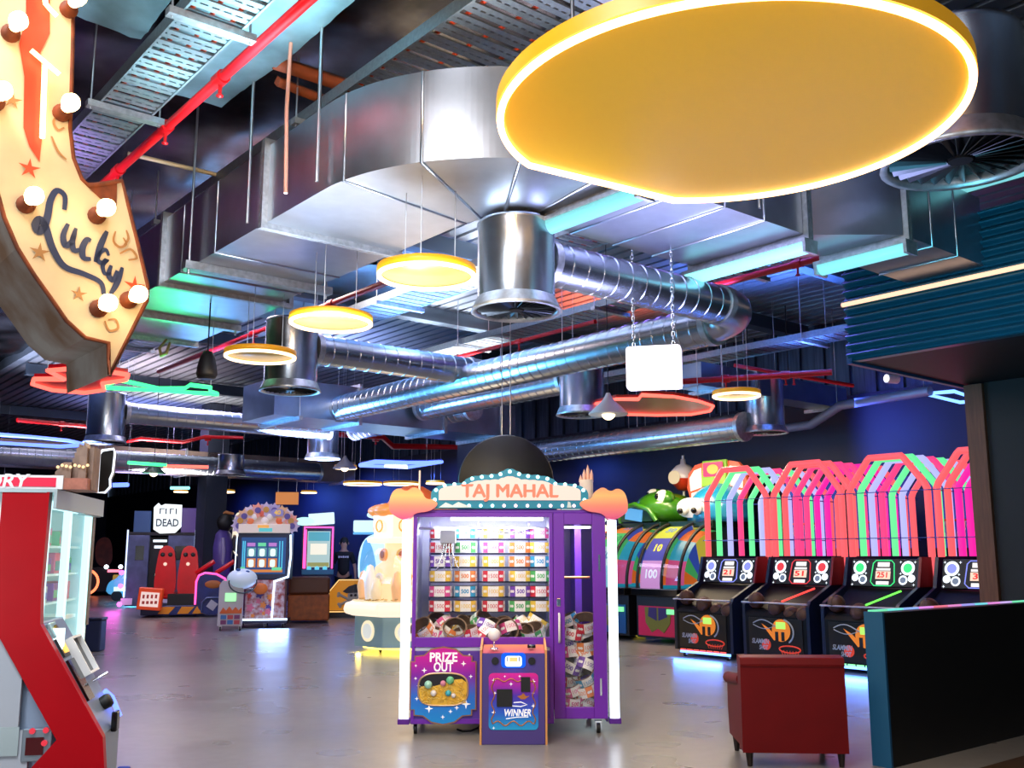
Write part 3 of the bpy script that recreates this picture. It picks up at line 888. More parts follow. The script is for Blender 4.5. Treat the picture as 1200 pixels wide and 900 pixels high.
def grad(name, stops, z0, z1, axis=2, es=0.0, rough=0.35):
    """printed panel with bands of ink running into each other"""
    m = bpy.data.materials.new(name); m.use_nodes = True
    nt = m.node_tree; b = nt.nodes['Principled BSDF']; b.inputs['Roughness'].default_value = rough
    tc = nt.nodes.new('ShaderNodeTexCoord'); sp = nt.nodes.new('ShaderNodeSeparateXYZ'); mr = nt.nodes.new('ShaderNodeMapRange')
    r = nt.nodes.new('ShaderNodeValToRGB')
    mr.inputs['From Min'].default_value = z0; mr.inputs['From Max'].default_value = z1
    nt.links.new(tc.outputs['Object'], sp.inputs[0]); nt.links.new(sp.outputs[axis], mr.inputs['Value']); nt.links.new(mr.outputs['Result'], r.inputs['Fac'])
    el = r.color_ramp.elements
    while len(el) < len(stops): el.new(0.5)
    for e, (p, c) in zip(el, stops): e.position = p; e.color = lin(c)
    nt.links.new(r.outputs['Color'], b.inputs['Base Color'])
    if es:
        nt.links.new(r.outputs['Color'], b.inputs['Emission Color']); b.inputs['Emission Strength'].default_value = es
    return m

def glass_mat():
    m = bpy.data.materials.new('clear glass'); m.use_nodes = True
    nt = m.node_tree; nt.nodes.remove(nt.nodes['Principled BSDF'])
    o = nt.nodes['Material Output']
    t = nt.nodes.new('ShaderNodeBsdfTransparent'); g = nt.nodes.new('ShaderNodeBsdfGlossy'); mx = nt.nodes.new('ShaderNodeMixShader')
    g.inputs['Roughness'].default_value = 0.03; mx.inputs[0].default_value = 0.045
    nt.links.new(t.outputs[0], mx.inputs[1]); nt.links.new(g.outputs[0], mx.inputs[2]); nt.links.new(mx.outputs[0], o.inputs['Surface'])
    return m
GLASS = glass_mat()

def caster(parent, x, y, R=0.045, m=None):
    mb = MB()
    mb.tube([(x - 0.014, y, R), (x + 0.014, y, R)], R, 14)
    c = mb.build('caster', BLACK, parent)
    MB().bb((x - 0.024, y - 0.012, R - 0.01), (x - 0.018, y + 0.03, 2 * R + 0.01)).bb((x + 0.018, y - 0.012, R - 0.01), (x + 0.024, y + 0.03, 2 * R + 0.01)).bb((x - 0.03, y - 0.02, 2 * R + 0.005), (x + 0.03, y + 0.035, 2 * R + 0.018)).build('fork', m or CHROME, c)

def stars(mb, pts, r, y, mi=0):
    for (x, z, k) in pts:
        R = r * k
        poly = []
        for i in range(8):
            a = PI / 4 * i + PI / 2; rr = R if i % 2 == 0 else R * 0.28
            poly.append((x + rr * math.cos(a), z + rr * math.sin(a)))
        mb.face([(px, y, pz) for px, pz in poly][::1], mi)
    return mb

# ================================================================== bulb arrow sign, nearest at the left
SE = D2.copy()                     # the face runs along the building grid
SP = Vector((-1.28, 3.05, 2.0))
P0s = SP
def sg(x, y):
    return onto(x, y, P0s, SE)
outline = [(86, -30), (85, 60), (82, 150), (86, 185), (96, 210), (104, 218), (143, 212), (150, 240), (160, 280), (173, 335), (172, 352), (128, 440), (127, 402), (100, 396), (78, 376), (60, 350), (40, 322), (20, 290), (5, 255), (-6, 215), (-12, 150), (-14, 60), (-14, -30)]
fo = [sg(*p) for p in outline]
TH = 0.46
sign = thing('arrow_sign', 'rusty cream arrow sign with glowing bulbs and Lucky lettering, hanging nearest at the left', 'marquee sign', SP, GA)
def zrel(p): return (p[0], p[1] - SP.z)
CREAM = mat('cream enamel with rust', '#e6c490', 0.45, noise=0.0, nscale=5, col2='#b98a50')
FACEM = mat('cream sign face', '#d9c4a0', 0.5, noise=0.25, nscale=4)
RUSTY = mat('weathered galvanised return', '#a8a39c', 0.6, 0.35, nscale=5, col2='#80644e')
RUST = mat('rust', '#7d3a16', 0.8, noise=0.5, nscale=20)
fl = [zrel(p) for p in fo]
MB().prism(fl, 0.006, TH, 'Y').build('sign_box', RUSTY, sign)
MB().prism([(x, z) for x, z in fl], 0.0, 0.005, 'Y').build('face', FACEM, sign)
mb = MB(); mb.tube([(x, 0.0, z) for x, z in fl], 0.007, 5, True); mb.build('rust_edge', RUST, sign)
def sgl(pts, y=0): return [(sg(*p)[0], y, sg(*p)[1] - SP.z) for p in pts]
# red channel with neon strokes
ch = sgl([(30, -25), (58, -25), (58, 40), (47, 62), (52, 130), (46, 190), (34, 172), (27, 150), (28, 90), (22, 52), (30, 20)], -0.004)
MB().face(ch).build('red_arrow_panel', mat('red sign paint', '#d4401c', 0.45, noise=0.35, nscale=6), sign)
for seg in ([(47, -12), (50, 10), (56, 17), (63, 24)], [(33, 64), (66, 92)], [(49, 82), (46, 166)]):
    MB().tube(sgl(seg, -0.035), 0.0085, 6).build('neon_tube', ORN, sign)
BULB = glow('warm filament bulb', (1.0, 0.66, 0.28), 16.0)
for (x, y) in ((80, 12), (12, 40), (72, 133), (30, 240), (113, 253), (115, 362), (150, 352), (-6, 120)):
    s_, z_ = sg(x, y); z_ -= SP.z
    b = MB(); Mx = Matrix.Translation((s_, 0, z_)) @ Matrix.Rotation(PI / 2, 4, 'X')
    b.lathe([(0.0, 0.05), (0.016, 0.052), (0.019, 0.07), (0.026, 0.088), (0.028, 0.103), (0.022, 0.122), (0.01, 0.13), (0, 0.131)], 14, M=Mx)
    bo = b.build('bulb', BULB, sign)
    MB().lathe([(0.028, 0.0), (0.028, 0.012), (0.018, 0.015), (0.018, 0.055), (0, 0.055)], 14, M=Mx).build('socket', RUST, bo)
    light('bulb_glow', 'POINT', SP + D2 * s_ - D1 * 0.16 + Vector((0, 0, z_)), 0.8, (1, 0.70, 0.42), 0.03)
INK = mat('navy script paint', '#1f2b4e', 0.5)
INKF = mat('faded brown script paint', '#9c7040', 0.55)
def stroke(pts, w0=0.011, m=INK, n=10, name='lettering', taper=None):
    """painted brush stroke on the sign face from a crop of quarter pixels"""
    P = [sg(x / 4, 225 + y / 4) for x, y in pts]
    P = [Vector((a, -0.004, b - SP.z)) for a, b in P]
    # smooth
    Q = []
    for i in range(len(P) - 1):
        p0 = P[max(0, i - 1)]; p1 = P[i]; p2 = P[i + 1]; p3 = P[min(len(P) - 1, i + 2)]
        for k in range(5):
            t_ = k / 5
            Q.append(0.5 * ((2 * p1) + (p2 - p0) * t_ + (2 * p0 - 5 * p1 + 4 * p2 - p3) * t_ ** 2 + (3 * p1 - 3 * p2 + p3 - p0) * t_ ** 3))
    Q.append(P[-1])
    vs = []
    for i, q in enumerate(Q):
        t_ = (Q[min(i + 1, len(Q) - 1)] - Q[max(i - 1, 0)]).normalized()
        nn = Vector((-t_.z, 0, t_.x))
        w = w0 * (0.55 + 0.45 * math.sin(PI * i / max(1, len(Q) - 1)))
        vs += [q + nn * w, q - nn * w]
    fs = [(2 * i, 2 * i + 1, 2 * i + 3, 2 * i + 2) for i in range(len(Q) - 1)]
    return vs, fs
word = MB()
for pts, w in (([(300, 85), (302, 20), (265, -5), (235, 40), (222, 110), (205, 165), (180, 185), (165, 155), (185, 130), (212, 165), (245, 265), (300, 350), (390, 385), (470, 425), (485, 480)], 0.012),
               ([(318, 150), (295, 205), (305, 250), (335, 235), (352, 180)], 0.010), ([(355, 170), (338, 230), (345, 275), (375, 270)], 0.009),
               ([(425, 230), (405, 225), (385, 265), (390, 310), (425, 315)], 0.010), ([(500, 185), (470, 250), (445, 330)], 0.010),
               ([(508, 300), (495, 272), (468, 285), (455, 318), (478, 335), (500, 318), (480, 345), (490, 385), (520, 380)], 0.008),
               ([(520, 345), (508, 390), (530, 415), (548, 370)], 0.009), ([(572, 355), (555, 410), (535, 450), (515, 480)], 0.009)):
    word.add(*stroke(pts, w))
word.build('lettering', INK, sign)
for pts in ([(540, 185), (530, 230), (560, 260), (590, 245), (575, 215)], [(590, 180), (600, 220), (580, 250)], [(560, 290), (610, 270), (640, 310), (600, 320)],
            [(490, 605), (510, 650), (550, 640), (540, 600), (505, 600)], [(280, -370), (250, -330), (270, -290), (300, -300)], [(240, -260), (270, -190), (310, -150)]):
    MB().add(*stroke(pts, 0.004)).build('scrollwork', INKF, sign)
for (x, y, r_, mi) in ((157, 336, 0.036, 0), (34, 198, 0.034, 0), (46, 296, 0.032, 1), (92, 345, 0.026, 1), (14, 118, 0.03, 1)):
    s_, z_ = sg(x, y)
    MB().face([(s_ + (r_ if i % 2 == 0 else r_ * 0.32) * math.cos(PI / 5 * i + 0.3), -0.0045, z_ - SP.z + (r_ if i % 2 == 0 else r_ * 0.32) * math.sin(PI / 5 * i + 0.3)) for i in range(10)]).build('star', [mat('orange star paint', '#c0431c', 0.5), INKF][mi], sign)
pr = [(97, 214), (137, 214), (136, 246), (120, 236)]
MB().face(sgl(pr, -0.003)).build('rust_patch', RUST, sign)
for s_ in (0.02, 0.14):
    MB().tube([(fl[0][0] - 0.05 - s_, TH / 2, fl[0][1] - 0.02), (fl[0][0] - 0.05 - s_, TH / 2, 5.7 - SP.z)], 0.012, 6).build('hanger_rod', STEEL, sign)

# ================================================================== tall red prize cabinet at the left
RP0 = Vector((-2.36, 5.06, 0))
RE = Vector((-0.982, -0.191, 0)).normalized()
RR = math.radians(101)
cab = thing('prize_cabinet', 'tall red sided lit prize cabinet with a city skyline topper', 'arcade machine', RP0, RR)
def rc(x, y):
    s_, z_ = onto(x, y, RP0, RE)
    return (s_, z_)               # (local depth behind the front edge, height)
RED = mat('red laminate', '#b00414', 0.34, noise=0.12, nscale=3, spec=0.14)
side = [rc(*p) for p in ((5, 577), (60, 577), (50, 690), (49, 731), (122, 863), (124, 905), (124, 1020), (20, 1020), (35, 902), (68, 866), (0, 744), (-8, 730))]
side = [(a, max(0.05, z)) for a, z in side]
def xs_prism(poly, x0, x1, name, m, parent=cab, **k):
    return MB().prism(poly, x0, x1, 'X').build(name, m, parent, **k)
WID = 1.06; CW = 0.44
xs_prism(side, -0.03, 0.03, 'side_panel', RED, bevel=0.006)
ZT = rc(5, 577)[1]
yb = 0.62                         # depth of the glazed box
zc = rc(50, 725)[1]
zg = 0.86
MB().bb((WID - 0.02, 0.0, 0.05), (WID + 0.02, yb + 0.04, ZT)).build('side_panel', mat('pale inner side', '#dfeef0', 0.4, emit=(0.5, 1, 1), es=0.08), cab)
SILV = mat('silver laminate', '#b9bdc4', 0.35, 0.3)
PALE = mat('pale grey laminate', '#a9afb9', 0.45)
TREAD = mat('tread plate', '#b6c6c8', 0.35, 0.7, bump=0.6, bscale=60)
# rear carcass and shelves behind the red side
MB().bb((0.04, yb, 0.35), (WID - 0.04, yb + 0.04, ZT)).bb((0.04, 0.05, ZT - 0.03), (WID - 0.04, yb + 0.04, ZT)).bb((0.04, 0.05, zc - 0.05), (WID - 0.04, yb, zc - 0.03)).bb((0.04, 0.05, zg - 0.05), (WID - 0.04, yb, zg - 0.01)).bb((0.035, 0.05, zc), (0.05, yb, ZT)).build('carcass', mat('lit white interior', '#e8f4f4', 0.5, emit=(0.55, 1.0, 1.0), es=0.14), cab)
MB().bb((0.0, 0.0, 0.05), (WID, yb + 0.3, rc(40, 856)[1])).build('lower_case', PALE, cab)
MB().bb((-0.01, rc(26, 800)[0], rc(10, 852)[1]), (0.02, rc(26, 800)[0] + 0.5, 1.36)).build('rear_panel', PALE, cab)
MB().bb((0.06, rc(64, 830)[0], rc(40, 856)[1]), (0.10, rc(20, 830)[0], rc(40, 738)[1])).build('lit_window', glow('pale cyan lit window', (0.8, 1.0, 1.0), 1.6), cab)
for x in (0.05, 0.50, WID - 0.05):
    MB().bb((x - 0.03, -0.004, zc if x < 0.4 else zg), (x + 0.03, 0.03, ZT - 0.04)).build('light_strip', glow('white cabinet led', (0.62, 0.95, 1.0), 1.3), cab)
MB().bb((0.02, 0.005, ZT - 0.075), (WID - 0.02, 0.03, ZT - 0.035)).build('light_strip', glow('white cabinet led', (0.62, 0.95, 1.0), 1.3), cab)
MB().bb((0.04, 0.012, zg), (WID - 0.04, 0.018, ZT - 0.04)).build('glass_pane', GLASS, cab)
MB().bb((WID - 0.02, -0.01, zc - 0.1), (WID + 0.04, 0.03, ZT - 0.04)).build('corner_post', mat('gold brown trim', '#6a5238', 0.4, 0.6), cab)
for k, z in enumerate((zc + 0.05, zc + 0.2, zc + 0.35)):
    MB().bb((0.05, 0.05, z), (WID - 0.05, yb, z + 0.012)).build('shelf', mat('glass shelf', '#bfe4e4', 0.1, emit=(0.6, 1, 1), es=0.1), cab)
# header and skyline topper
MB().bb((-0.03, -0.045, ZT + 0.002), (WID + 0.05, yb + 0.35, ZT + 0.018)).bb((-0.032, -0.05, ZT - 0.08), (WID + 0.05, -0.035, ZT + 0.018)).bb((-0.035, 0.0, ZT), (-0.03, yb + 0.35, ZT + 0.018)).build('tread_plate_header', TREAD, cab)
MB().prism([(-0.045, ZT - 0.085), (0.0, ZT - 0.085), (-0.02, ZT - 0.02)], WID - 0.4, WID, 'X').build('header_corner', TREAD, cab)
# topper band along the near side
zb0 = ZT + 0.018; zb1 = rc(30, 557)[1]
q0 = rc(75, 565)[0]
MB().bb((-0.02, q0, zb0), (0.0, 0.95, zb1)).build('banner', WHITEP, cab)
lo, hi = rc(-40, 565)[0], rc(67, 565)[0]
MB().bb((-0.024, hi, zb0 + 0.012), (-0.021, lo, zb1 - 0.012)).build('banner_panel', mat('crimson banner', '#d4123c', 0.4, emit=(0.8, 0.02, 0.1), es=0.25), cab)
mt = MB()
Mt = Matrix.Rotation(-PI / 2, 4, 'Z')
cxq = rc(8, 566)[0]
mt.text('ORY', 0.098, (0, 0, 0), 0, Matrix.Translation((-0.026, cxq, (zb0 + zb1) / 2)) @ Mt, width=0.21, shear=0.15)
mt.build('lettering', WHITEP, cab)
MB().bb((-0.018, rc(103, 565)[0], zb0), (0.25, q0 - 0.002, zb1 - 0.012)).build('brick_band', mat('brick print', '#b5705c', 0.6, noise=0.3, nscale=30), cab)
SKYM = mat('brown tower print', '#94796a', 0.55, noise=0.35, nscale=18)
def q_(x, y):
    s_, z_ = rc(x, 560)[0], rc(x, y)[1]
    return (s_, max(zb0, z_))
for k, (tw, xa, xb) in enumerate((([(53, 573), (53, 562), (56, 558), (60, 556), (63, 556), (63, 573)], 0.02, 0.10), ([(61, 573), (61, 552), (64, 549), (64, 545), (71, 545), (71, 573)], 0.05, 0.16),
        ([(69, 573), (69, 543), (72, 541), (81, 541), (81, 573)], 0.03, 0.2), ([(80, 573), (80, 536), (82, 536), (82, 529), (84, 529), (84, 524), (86, 522), (87, 518), (88, 522), (90, 524), (90, 530), (91, 530), (91, 573)], 0.06, 0.2),
        ([(90, 573), (90, 532), (92, 532), (92, 524), (94, 522), (95, 517), (97, 522), (99, 524), (99, 573)], 0.02, 0.14), ([(99, 573), (99, 527), (101, 523), (105, 522), (105, 573)], 0.06, 0.22))):
    xs_prism([q_(*p) for p in tw], xa, xb, 'tower', SKYM)
for x in (66, 71, 76, 81, 86, 91, 96, 101):
    a_ = q_(x, 547 - (x % 3))
    MB().ball((0.012, a_[0], a_[1]), 0.008, 8, 6).build('bulb', glow('tiny amber bulb', (1, 0.7, 0.35), 1.5), cab)
pan = [(100, 573), (100, 526), (103, 521), (117, 519), (119, 524), (118, 548), (115, 556), (116, 566), (110, 573)]
pn = [(rc(x, 560)[0], rc(x, y)[1]) for x, y in pan]
pn = [(a, max(zb0, z)) for a, z in pn]
xs_prism(pn, 0.30, 0.36, 'topper_end_panel', mat('black topper panel', '#120f0c', 0.3))
mb = MB(); mb.tube([(0.295, a, z) for a, z in pn], 0.006, 5, True); mb.build('topper_edge_light', glow('pale edge light', (0.85, 0.9, 1.0), 1.6), cab)
# sloping control console on the front edge
c0_, c1_ = rc(50, 729), rc(121, 862)
cons = [(c0_[0] + 0.01, c0_[1]), (c1_[0] + 0.005, c1_[1]), (c1_[0] + 0.005, 0.06), (0.1, 0.06), (0.1, c0_[1])]
xs_prism(cons, 0.035, CW, 'console', mat('blue grey metal', '#8fa0b8', 0.35, 0.5), bevel=0.008)
dv = Vector((0, c1_[0] - c0_[0], c1_[1] - c0_[1])); LN = dv.length; dv.normalize()
nv = Vector((0, dv.z, -dv.y))
if nv.y > 0: nv = -nv
MC = Matrix.Translation((0, c0_[0] + 0.01, c0_[1])) @ Matrix(((1, 0, 0, 0), (0, dv.y, nv.y, 0), (0, dv.z, nv.z, 0), (0, 0, 0, 1)))
def con(mb, x0, x1, t0, t1, h, mi=0):
    x0 = 0.04 + (x0 - 0.05) * 0.45; x1 = 0.04 + (x1 - 0.05) * 0.45
    return mb.box(((x0 + x1) / 2, (t0 + t1) / 2 * LN, h / 2 + 0.001), (x1 - x0, (t1 - t0) * LN, h), mi, MC)
con(MB(), 0.08, 0.34, 0.03, 0.16, 0.02).build('lock_plate', mat('pale teal metal', '#a6cdd0', 0.35, 0.6), cab, bevel=0.006)
MB().cyl((0.11, 0.09 * LN, 0.02), 0.018, 0.012, 14, M=MC).build('lock', mat('brass', '#9a7430', 0.3, 1.0), cab)
con(MB(), 0.08, 0.34, 0.17, 0.33, 0.012).build('ticket_slot', DARK, cab)
con(MB(), 0.13, 0.3, 0.22, 0.3, 0.018).build('slot_light', glow('amber slot light', (1.0, 0.55, 0.1), 1.4), cab)
con(MB(), 0.08, 0.36, 0.36, 0.72, 0.016).build('display', BLACKG, cab)
scr = thing
mb = con(MB(), 0.46, 0.86, 0.22, 0.52, 0.02); mb.build('screen', BLACKG, cab)
def fr(parts, nm, m):
    mb = MB()
    for a in parts: con(mb, *a)
    mb.build(nm, m, cab)
fr(((0.43, 0.46, 0.2, 0.54, 0.045), (0.86, 0.89, 0.2, 0.54, 0.045), (0.46, 0.86, 0.2, 0.22, 0.045), (0.46, 0.86, 0.52, 0.54, 0.045)), 'screen_frame', WHITEP)
MB().lathe([(0.035, 0), (0.038, 0.035), (0.03, 0.05), (0, 0.052)], 18, (0.30, 0.8 * LN, 0.002), M=MC).build('knob', BLACK, cab)
MB().tube([MC @ Vector((0.40, 0.72 * LN, 0.02)), MC @ Vector((0.43, 0.8 * LN, 0.03)), MC @ Vector((0.43, 0.97 * LN, 0.02))], 0.014, 6).build('edge_light', BLUEN, cab)
MB().tube([MC @ Vector((0.36, 0.60 * LN, 0.0)), MC @ Vector((0.38, 0.60 * LN, 0.08))], 0.008, 6).build('lever', CHROME, cab)
yq = c1_[0] + 0.005
MB().bb((0.2, yq - 0.03, 0.6), (0.28, yq, 0.70)).build('card_reader', BLACKG, cab, bevel=0.008)
k_ = MB(); k_.tube([(0.22, yq - 0.002, 0.405), (0.22, yq - 0.045, 0.405)], 0.012, 8); k_.build('key_shaft', CHROME, cab)
MB().box((0.22, yq - 0.075, 0.405), (0.03, 0.065, 0.045)).build('key', mat('blue key', '#1d3aa0', 0.4), cab, bevel=0.01)
# control plate in the recess under the arm
a0_, a1_ = rc(62, 853), rc(24, 893)
MB().bb((-0.01, a0_[0], a1_[1]), (0.0, a1_[0], a0_[1])).build('control_plate', mat('grey control plate', '#8a96a0', 0.3, 0.6), cab, bevel=0.01)
MB().bb((-0.016, rc(52, 870)[0], rc(50, 884)[1]), (-0.011, rc(31, 870)[0], rc(31, 864)[1])).build('red_window', mat('dark red window', '#4a1014', 0.15), cab)
for (x, y) in ((39, 856), (55, 855), (53, 870)):
    s_, z_ = rc(x, y)
    MB().tube([(-0.012, s_, z_), (-0.024, s_, z_)], 0.014, 12).build('button', mat('red push button', '#c2182c', 0.35, emit=(0.8, 0.05, 0.08), es=0.5), cab)
MB().bb((-0.012, rc(22, 870)[0], rc(0, 886)[1]), (-0.004, rc(-30, 870)[0], rc(0, 852)[1])).build('tread_plate_panel', TREAD, cab)
light('cabinet_glow', 'AREA', RP0 + Vector((0.12, 0.4, 1.6)), 6, (0.75, 0.97, 1.0), 0.5, RP0 + Vector((2, 1, 1.0)))

# merchandise on the shelves behind the glass
MC_ = ['#4aa7b4', '#d9dde0', '#8a63b8', '#e58ab0', '#5c6bd0', '#62c5a0']
Rz = Matrix.Rotation(RR, 4, 'Z')
first = None
for k in range(3):
    for j in range(4):
        lx = 0.18 + j * 0.23; z = (zc + 0.062, zc + 0.212, zc + 0.362)[k]
        loc = RP0 + Rz @ Vector((lx, 0.13, 0)) + Vector((0, 0, z))
        t = thing('boxed_prize', ['plain', 'wide', 'tilted'][0] and 'boxed prize on the lit shelves of the tall red cabinet', 'prize box', loc, RR + random.uniform(-0.2, 0.2), 'boxed prizes in the red cabinet')
        h = random.uniform(0.08, 0.12)
        MB().bb((-0.06, -0.05, 0), (0.06, 0.05, h)).build('carton', mat('prize carton %d' % ((k + j) % 6), MC_[(k * 2 + j) % 6], 0.5), t, bevel=0.004)
        MB().bb((-0.05, -0.0525, 0.015), (0.05, -0.0505, h * 0.6)).build('print', mat('prize print %d' % ((k + j * 2) % 6), MC_[(k + j + 3) % 6], 0.4), t)
# ================================================================== the purple and teal prize machine in the middle
PM = thing('prize_machine', 'large purple prize machine with glowing TAJ MAHAL marquee in the centre', 'arcade machine', (-0.02, 8.75, 0), 0.02)
PUR = mat('purple metal', '#7428b8', 0.35, noise=0.1, nscale=2)
PURD = mat('deep purple metal', '#5a1d94', 0.38)
PURB = mat('violet lower panel', '#5a36a6', 0.4)
INT = mat('lit interior lining', '#c4c8e2', 0.5)
BW, BD, BT, BB = 0.84, 0.95, 1.86, 0.1
XD = 0.375                      # divider between showcase and side door
# carcass: floor, top, back, sides, divider
MB().bb((-BW, 0.0, BB), (XD, BD, 0.69)).build('lower_case', PURB, PM, bevel=0.006)
MB().bb((-BW, 0.0, BB), (XD, 0.004, 0.12)).bb((-BW, -0.012, 0.72), (XD, 0.03, 0.80)).bb((-BW, -0.014, BB), (-BW + 0.03, 0.03, BT)).bb((XD - 0.03, -0.014, BB), (XD, 0.03, BT)).bb((-BW, -0.012, 1.825), (XD, 0.03, BT)).bb((-BW, -0.01, BB - 0.01), (XD, 0.02, BB + 0.03)).build('front_frame', PUR, PM, bevel=0.003)
MB().bb((-BW, BD - 0.03, 0.7), (XD, BD, BT)).bb((-BW, 0.03, 0.7), (-BW + 0.015, BD, BT)).bb((XD - 0.015, 0.03, 0.7), (XD, BD, BT)).bb((-BW, 0.0, 0.69), (XD, BD, 0.715)).build('interior', INT, PM)
MB().bb((-BW, 0.0, BT), (BW, BD, BT + 0.03)).build('roof', PUR, PM, bevel=0.006)
MB().bb((XD, BD - 0.03, 0.2), (BW, BD, BT)).bb((XD, 0.03, 0.2), (XD + 0.015, BD, BT)).bb((BW - 0.015, 0.03, BB), (BW, BD, BT)).build('side_compartment', PURD, PM)
MB().bb((-BW + 0.03, 0.008, 0.80), (XD - 0.03, 0.014, 1.825)).build('glass_pane', GLASS, PM)
# side door with window
MB().bb((XD + 0.005, -0.02, BB + 0.03), (0.475, 0.012, BT)).bb((0.72, -0.02, BB + 0.03), (BW - 0.005, 0.012, BT)).bb((0.475, -0.02, BB + 0.03), (0.72, 0.012, 0.225)).bb((0.475, -0.02, 1.76), (0.72, 0.012, BT)).build('door', PUR, PM, bevel=0.004)
dr = [o for o in COL.objects if o.parent == PM and o.name.startswith('door')][0]
MB().bb((0.475, -0.008, 0.225), (0.72, -0.002, 1.76)).build('glass_pane', GLASS, dr)
h_ = MB().tube([(0.425, -0.02, 0.76), (0.425, -0.055, 0.78), (0.425, -0.055, 0.98), (0.425, -0.02, 1.0)], 0.009, 8); h_.build('handle', WHITEP, dr)
MB().bb((0.405, -0.03, 1.06), (0.44, -0.018, 1.13)).build('lock', CHROME, dr, bevel=0.006)
MB().bb((0.77, -0.026, 1.36), (0.785, -0.02, 1.5)).build('hinge', CHROME, dr); MB().bb((0.77, -0.026, 0.32), (0.785, -0.02, 0.46)).build('hinge', CHROME, dr)
MB().bb((0.60, 0.4, 0.2), (0.66, 0.9, 1.8)).build('inner_rib', mat('violet inner rib', '#7a3fd0', 0.35), PM)
MB().tube([(0.48, 0.25, 1.30), (0.72, 0.25, 1.30)], 0.012, 8).build('rail', mat('copper rail', '#e0986a', 0.3, 0.8), PM)
MB().bb((0.48, 0.1, 1.73), (0.72, 0.16, 1.75)).build('light_strip', glow('side door led', (0.95, 0.85, 1), 2.0), PM)
# led bars at both sides
LEDM = glow('blue white led bar', (0.78, 0.86, 1.0), 3.2)
for sx in (-1, 1):
    x0 = sx * (BW + 0.012); x1 = sx * (BW + 0.105)
    p_ = MB().prism(rrect((x0 + x1) / 2, 0.03, 0.08, 0.06, 0.025), 0.13, BT - 0.06, 'Z', 0, smooth=True).build('led_bar', LEDM, PM)
    MB().bb((min(x0, x1) - 0.004, -0.01, 0.085), (max(x0, x1) + 0.004, 0.09, 0.13)).build('bar_foot', PURD, PM, bevel=0.005)
MB().bb((-0.52, 0.10, 1.80), (0.30, 0.16, 1.825)).build('light_strip', glow('interior led', (0.9, 0.95, 1.0), 5.0), PM)
light('machine_light', 'AREA', (-0.25, 9.1, 1.80), 26, (0.92, 0.94, 1.0), 0.9, (-0.25, 9.35, 0.8), 0.25)
light('machine_light', 'AREA', (0.58, 8.9, 1.74), 7, (0.95, 0.85, 1.0), 0.2, (0.58, 9.2, 0.5))
# marquee
def cloudtop(sc, dz=0.0):
    pts = []
    W = 0.69
    base = [(-1.0, 0.0), (-1.0, 0.38), (-0.95, 0.50), (-0.86, 0.58), (-0.72, 0.61), (-0.60, 0.63), (-0.53, 0.76), (-0.40, 0.82), (-0.28, 0.84), (-0.16, 0.86), (-0.08, 0.95), (0.0, 1.0)]
    L = []
    for (xa, za), (xb, zb) in zip(base[:-1], base[1:]):
        L.append((xa, za))
        if xb - xa > 0.05:          # a lobe between the notches
            dx, dz_ = xb - xa, zb - za
            for s_ in (0.3, 0.6, 0.85):
                b_ = 0.025 * math.sin(PI * s_)
                L.append((xa + dx * s_ - dz_ * b_ * 1.0, za + dz_ * s_ + b_))
    L.append(base[-1])
    L = [(x * W * sc[0], 1.90 + dz + z * 0.345 * sc[1]) for x, z in L]
    return L + [(-x, z) for x, z in L[-2::-1]]
TEAL = mat('teal marquee', '#08708c', 0.35, emit=(0.0, 0.28, 0.4), es=0.2)
MB().prism(cloudtop((1, 1)), -0.03, 0.12).build('marquee', TEAL, PM, bevel=0.01)
mq = [o for o in COL.objects if o.parent == PM and o.name.startswith('marquee')][0]
MB().prism([(x, z) for x, z in cloudtop((0.90, 0.60), 0.07)], -0.045, -0.031).build('light_panel', glow('pink lit sign', (1.0, 0.70, 0.60), 1.0), mq)
mb = MB()
for q, (dx, dz) in enumerate(((0, 0), (0.006, 0.003), (-0.006, 0.003), (0.0, -0.005))): mb.text('TAJ MAHAL', 0.16, (dx, -0.050 - 0.0006 * q, 2.045 + dz), 0, width=0.84); mb.build('lettering', glow('peach lettering', (1.0, 0.27, 0.16), 0.85), mq)
bp = cloudtop((0.95, 0.84), 0.03)
def along(P, n):
    L = [0]
    for a, b in zip(P[:-1], P[1:]): L.append(L[-1] + math.dist(a, b))
    o = []
    for i in range(n):
        t_ = L[-1] * (i + 0.5) / n
        k = max(j for j in range(len(L) - 1) if L[j] <= t_)
        f_ = (t_ - L[k]) / max(1e-6, L[k + 1] - L[k])
        o.append((P[k][0] + (P[k + 1][0] - P[k][0]) * f_, P[k][1] + (P[k + 1][1] - P[k][1]) * f_))
    return o
AQ = glow('aqua bulb', (0.55, 1.0, 0.92), 3.2); PKB = glow('pink bulb', (1.0, 0.62, 0.66), 2.4)
for (x, z) in along(bp, 19):
    MB().ball((x, -0.036, z), 0.016, 10, 6).build('bulb', AQ, mq)
for k in range(12):
    MB().ball((-0.56 + k * 0.102, -0.036, 1.922), 0.015, 10, 6).build('bulb', PKB if k > 4 else AQ, mq)
MB().prism([(-0.62, 1.905), (-0.56, 1.95), (-0.5, 1.925), (-0.45, 1.955), (-0.33, 1.905)], -0.05, -0.034).build('dome_cutout', mat('white cutout', '#cfe4ea', 0.5), mq)
MB().prism([(0.50, 1.905), (0.51, 1.96), (0.53, 1.95), (0.54, 1.905)], -0.05, -0.034).build('dome_cutout', mat('white cutout', '#cfe4ea', 0.5), mq)
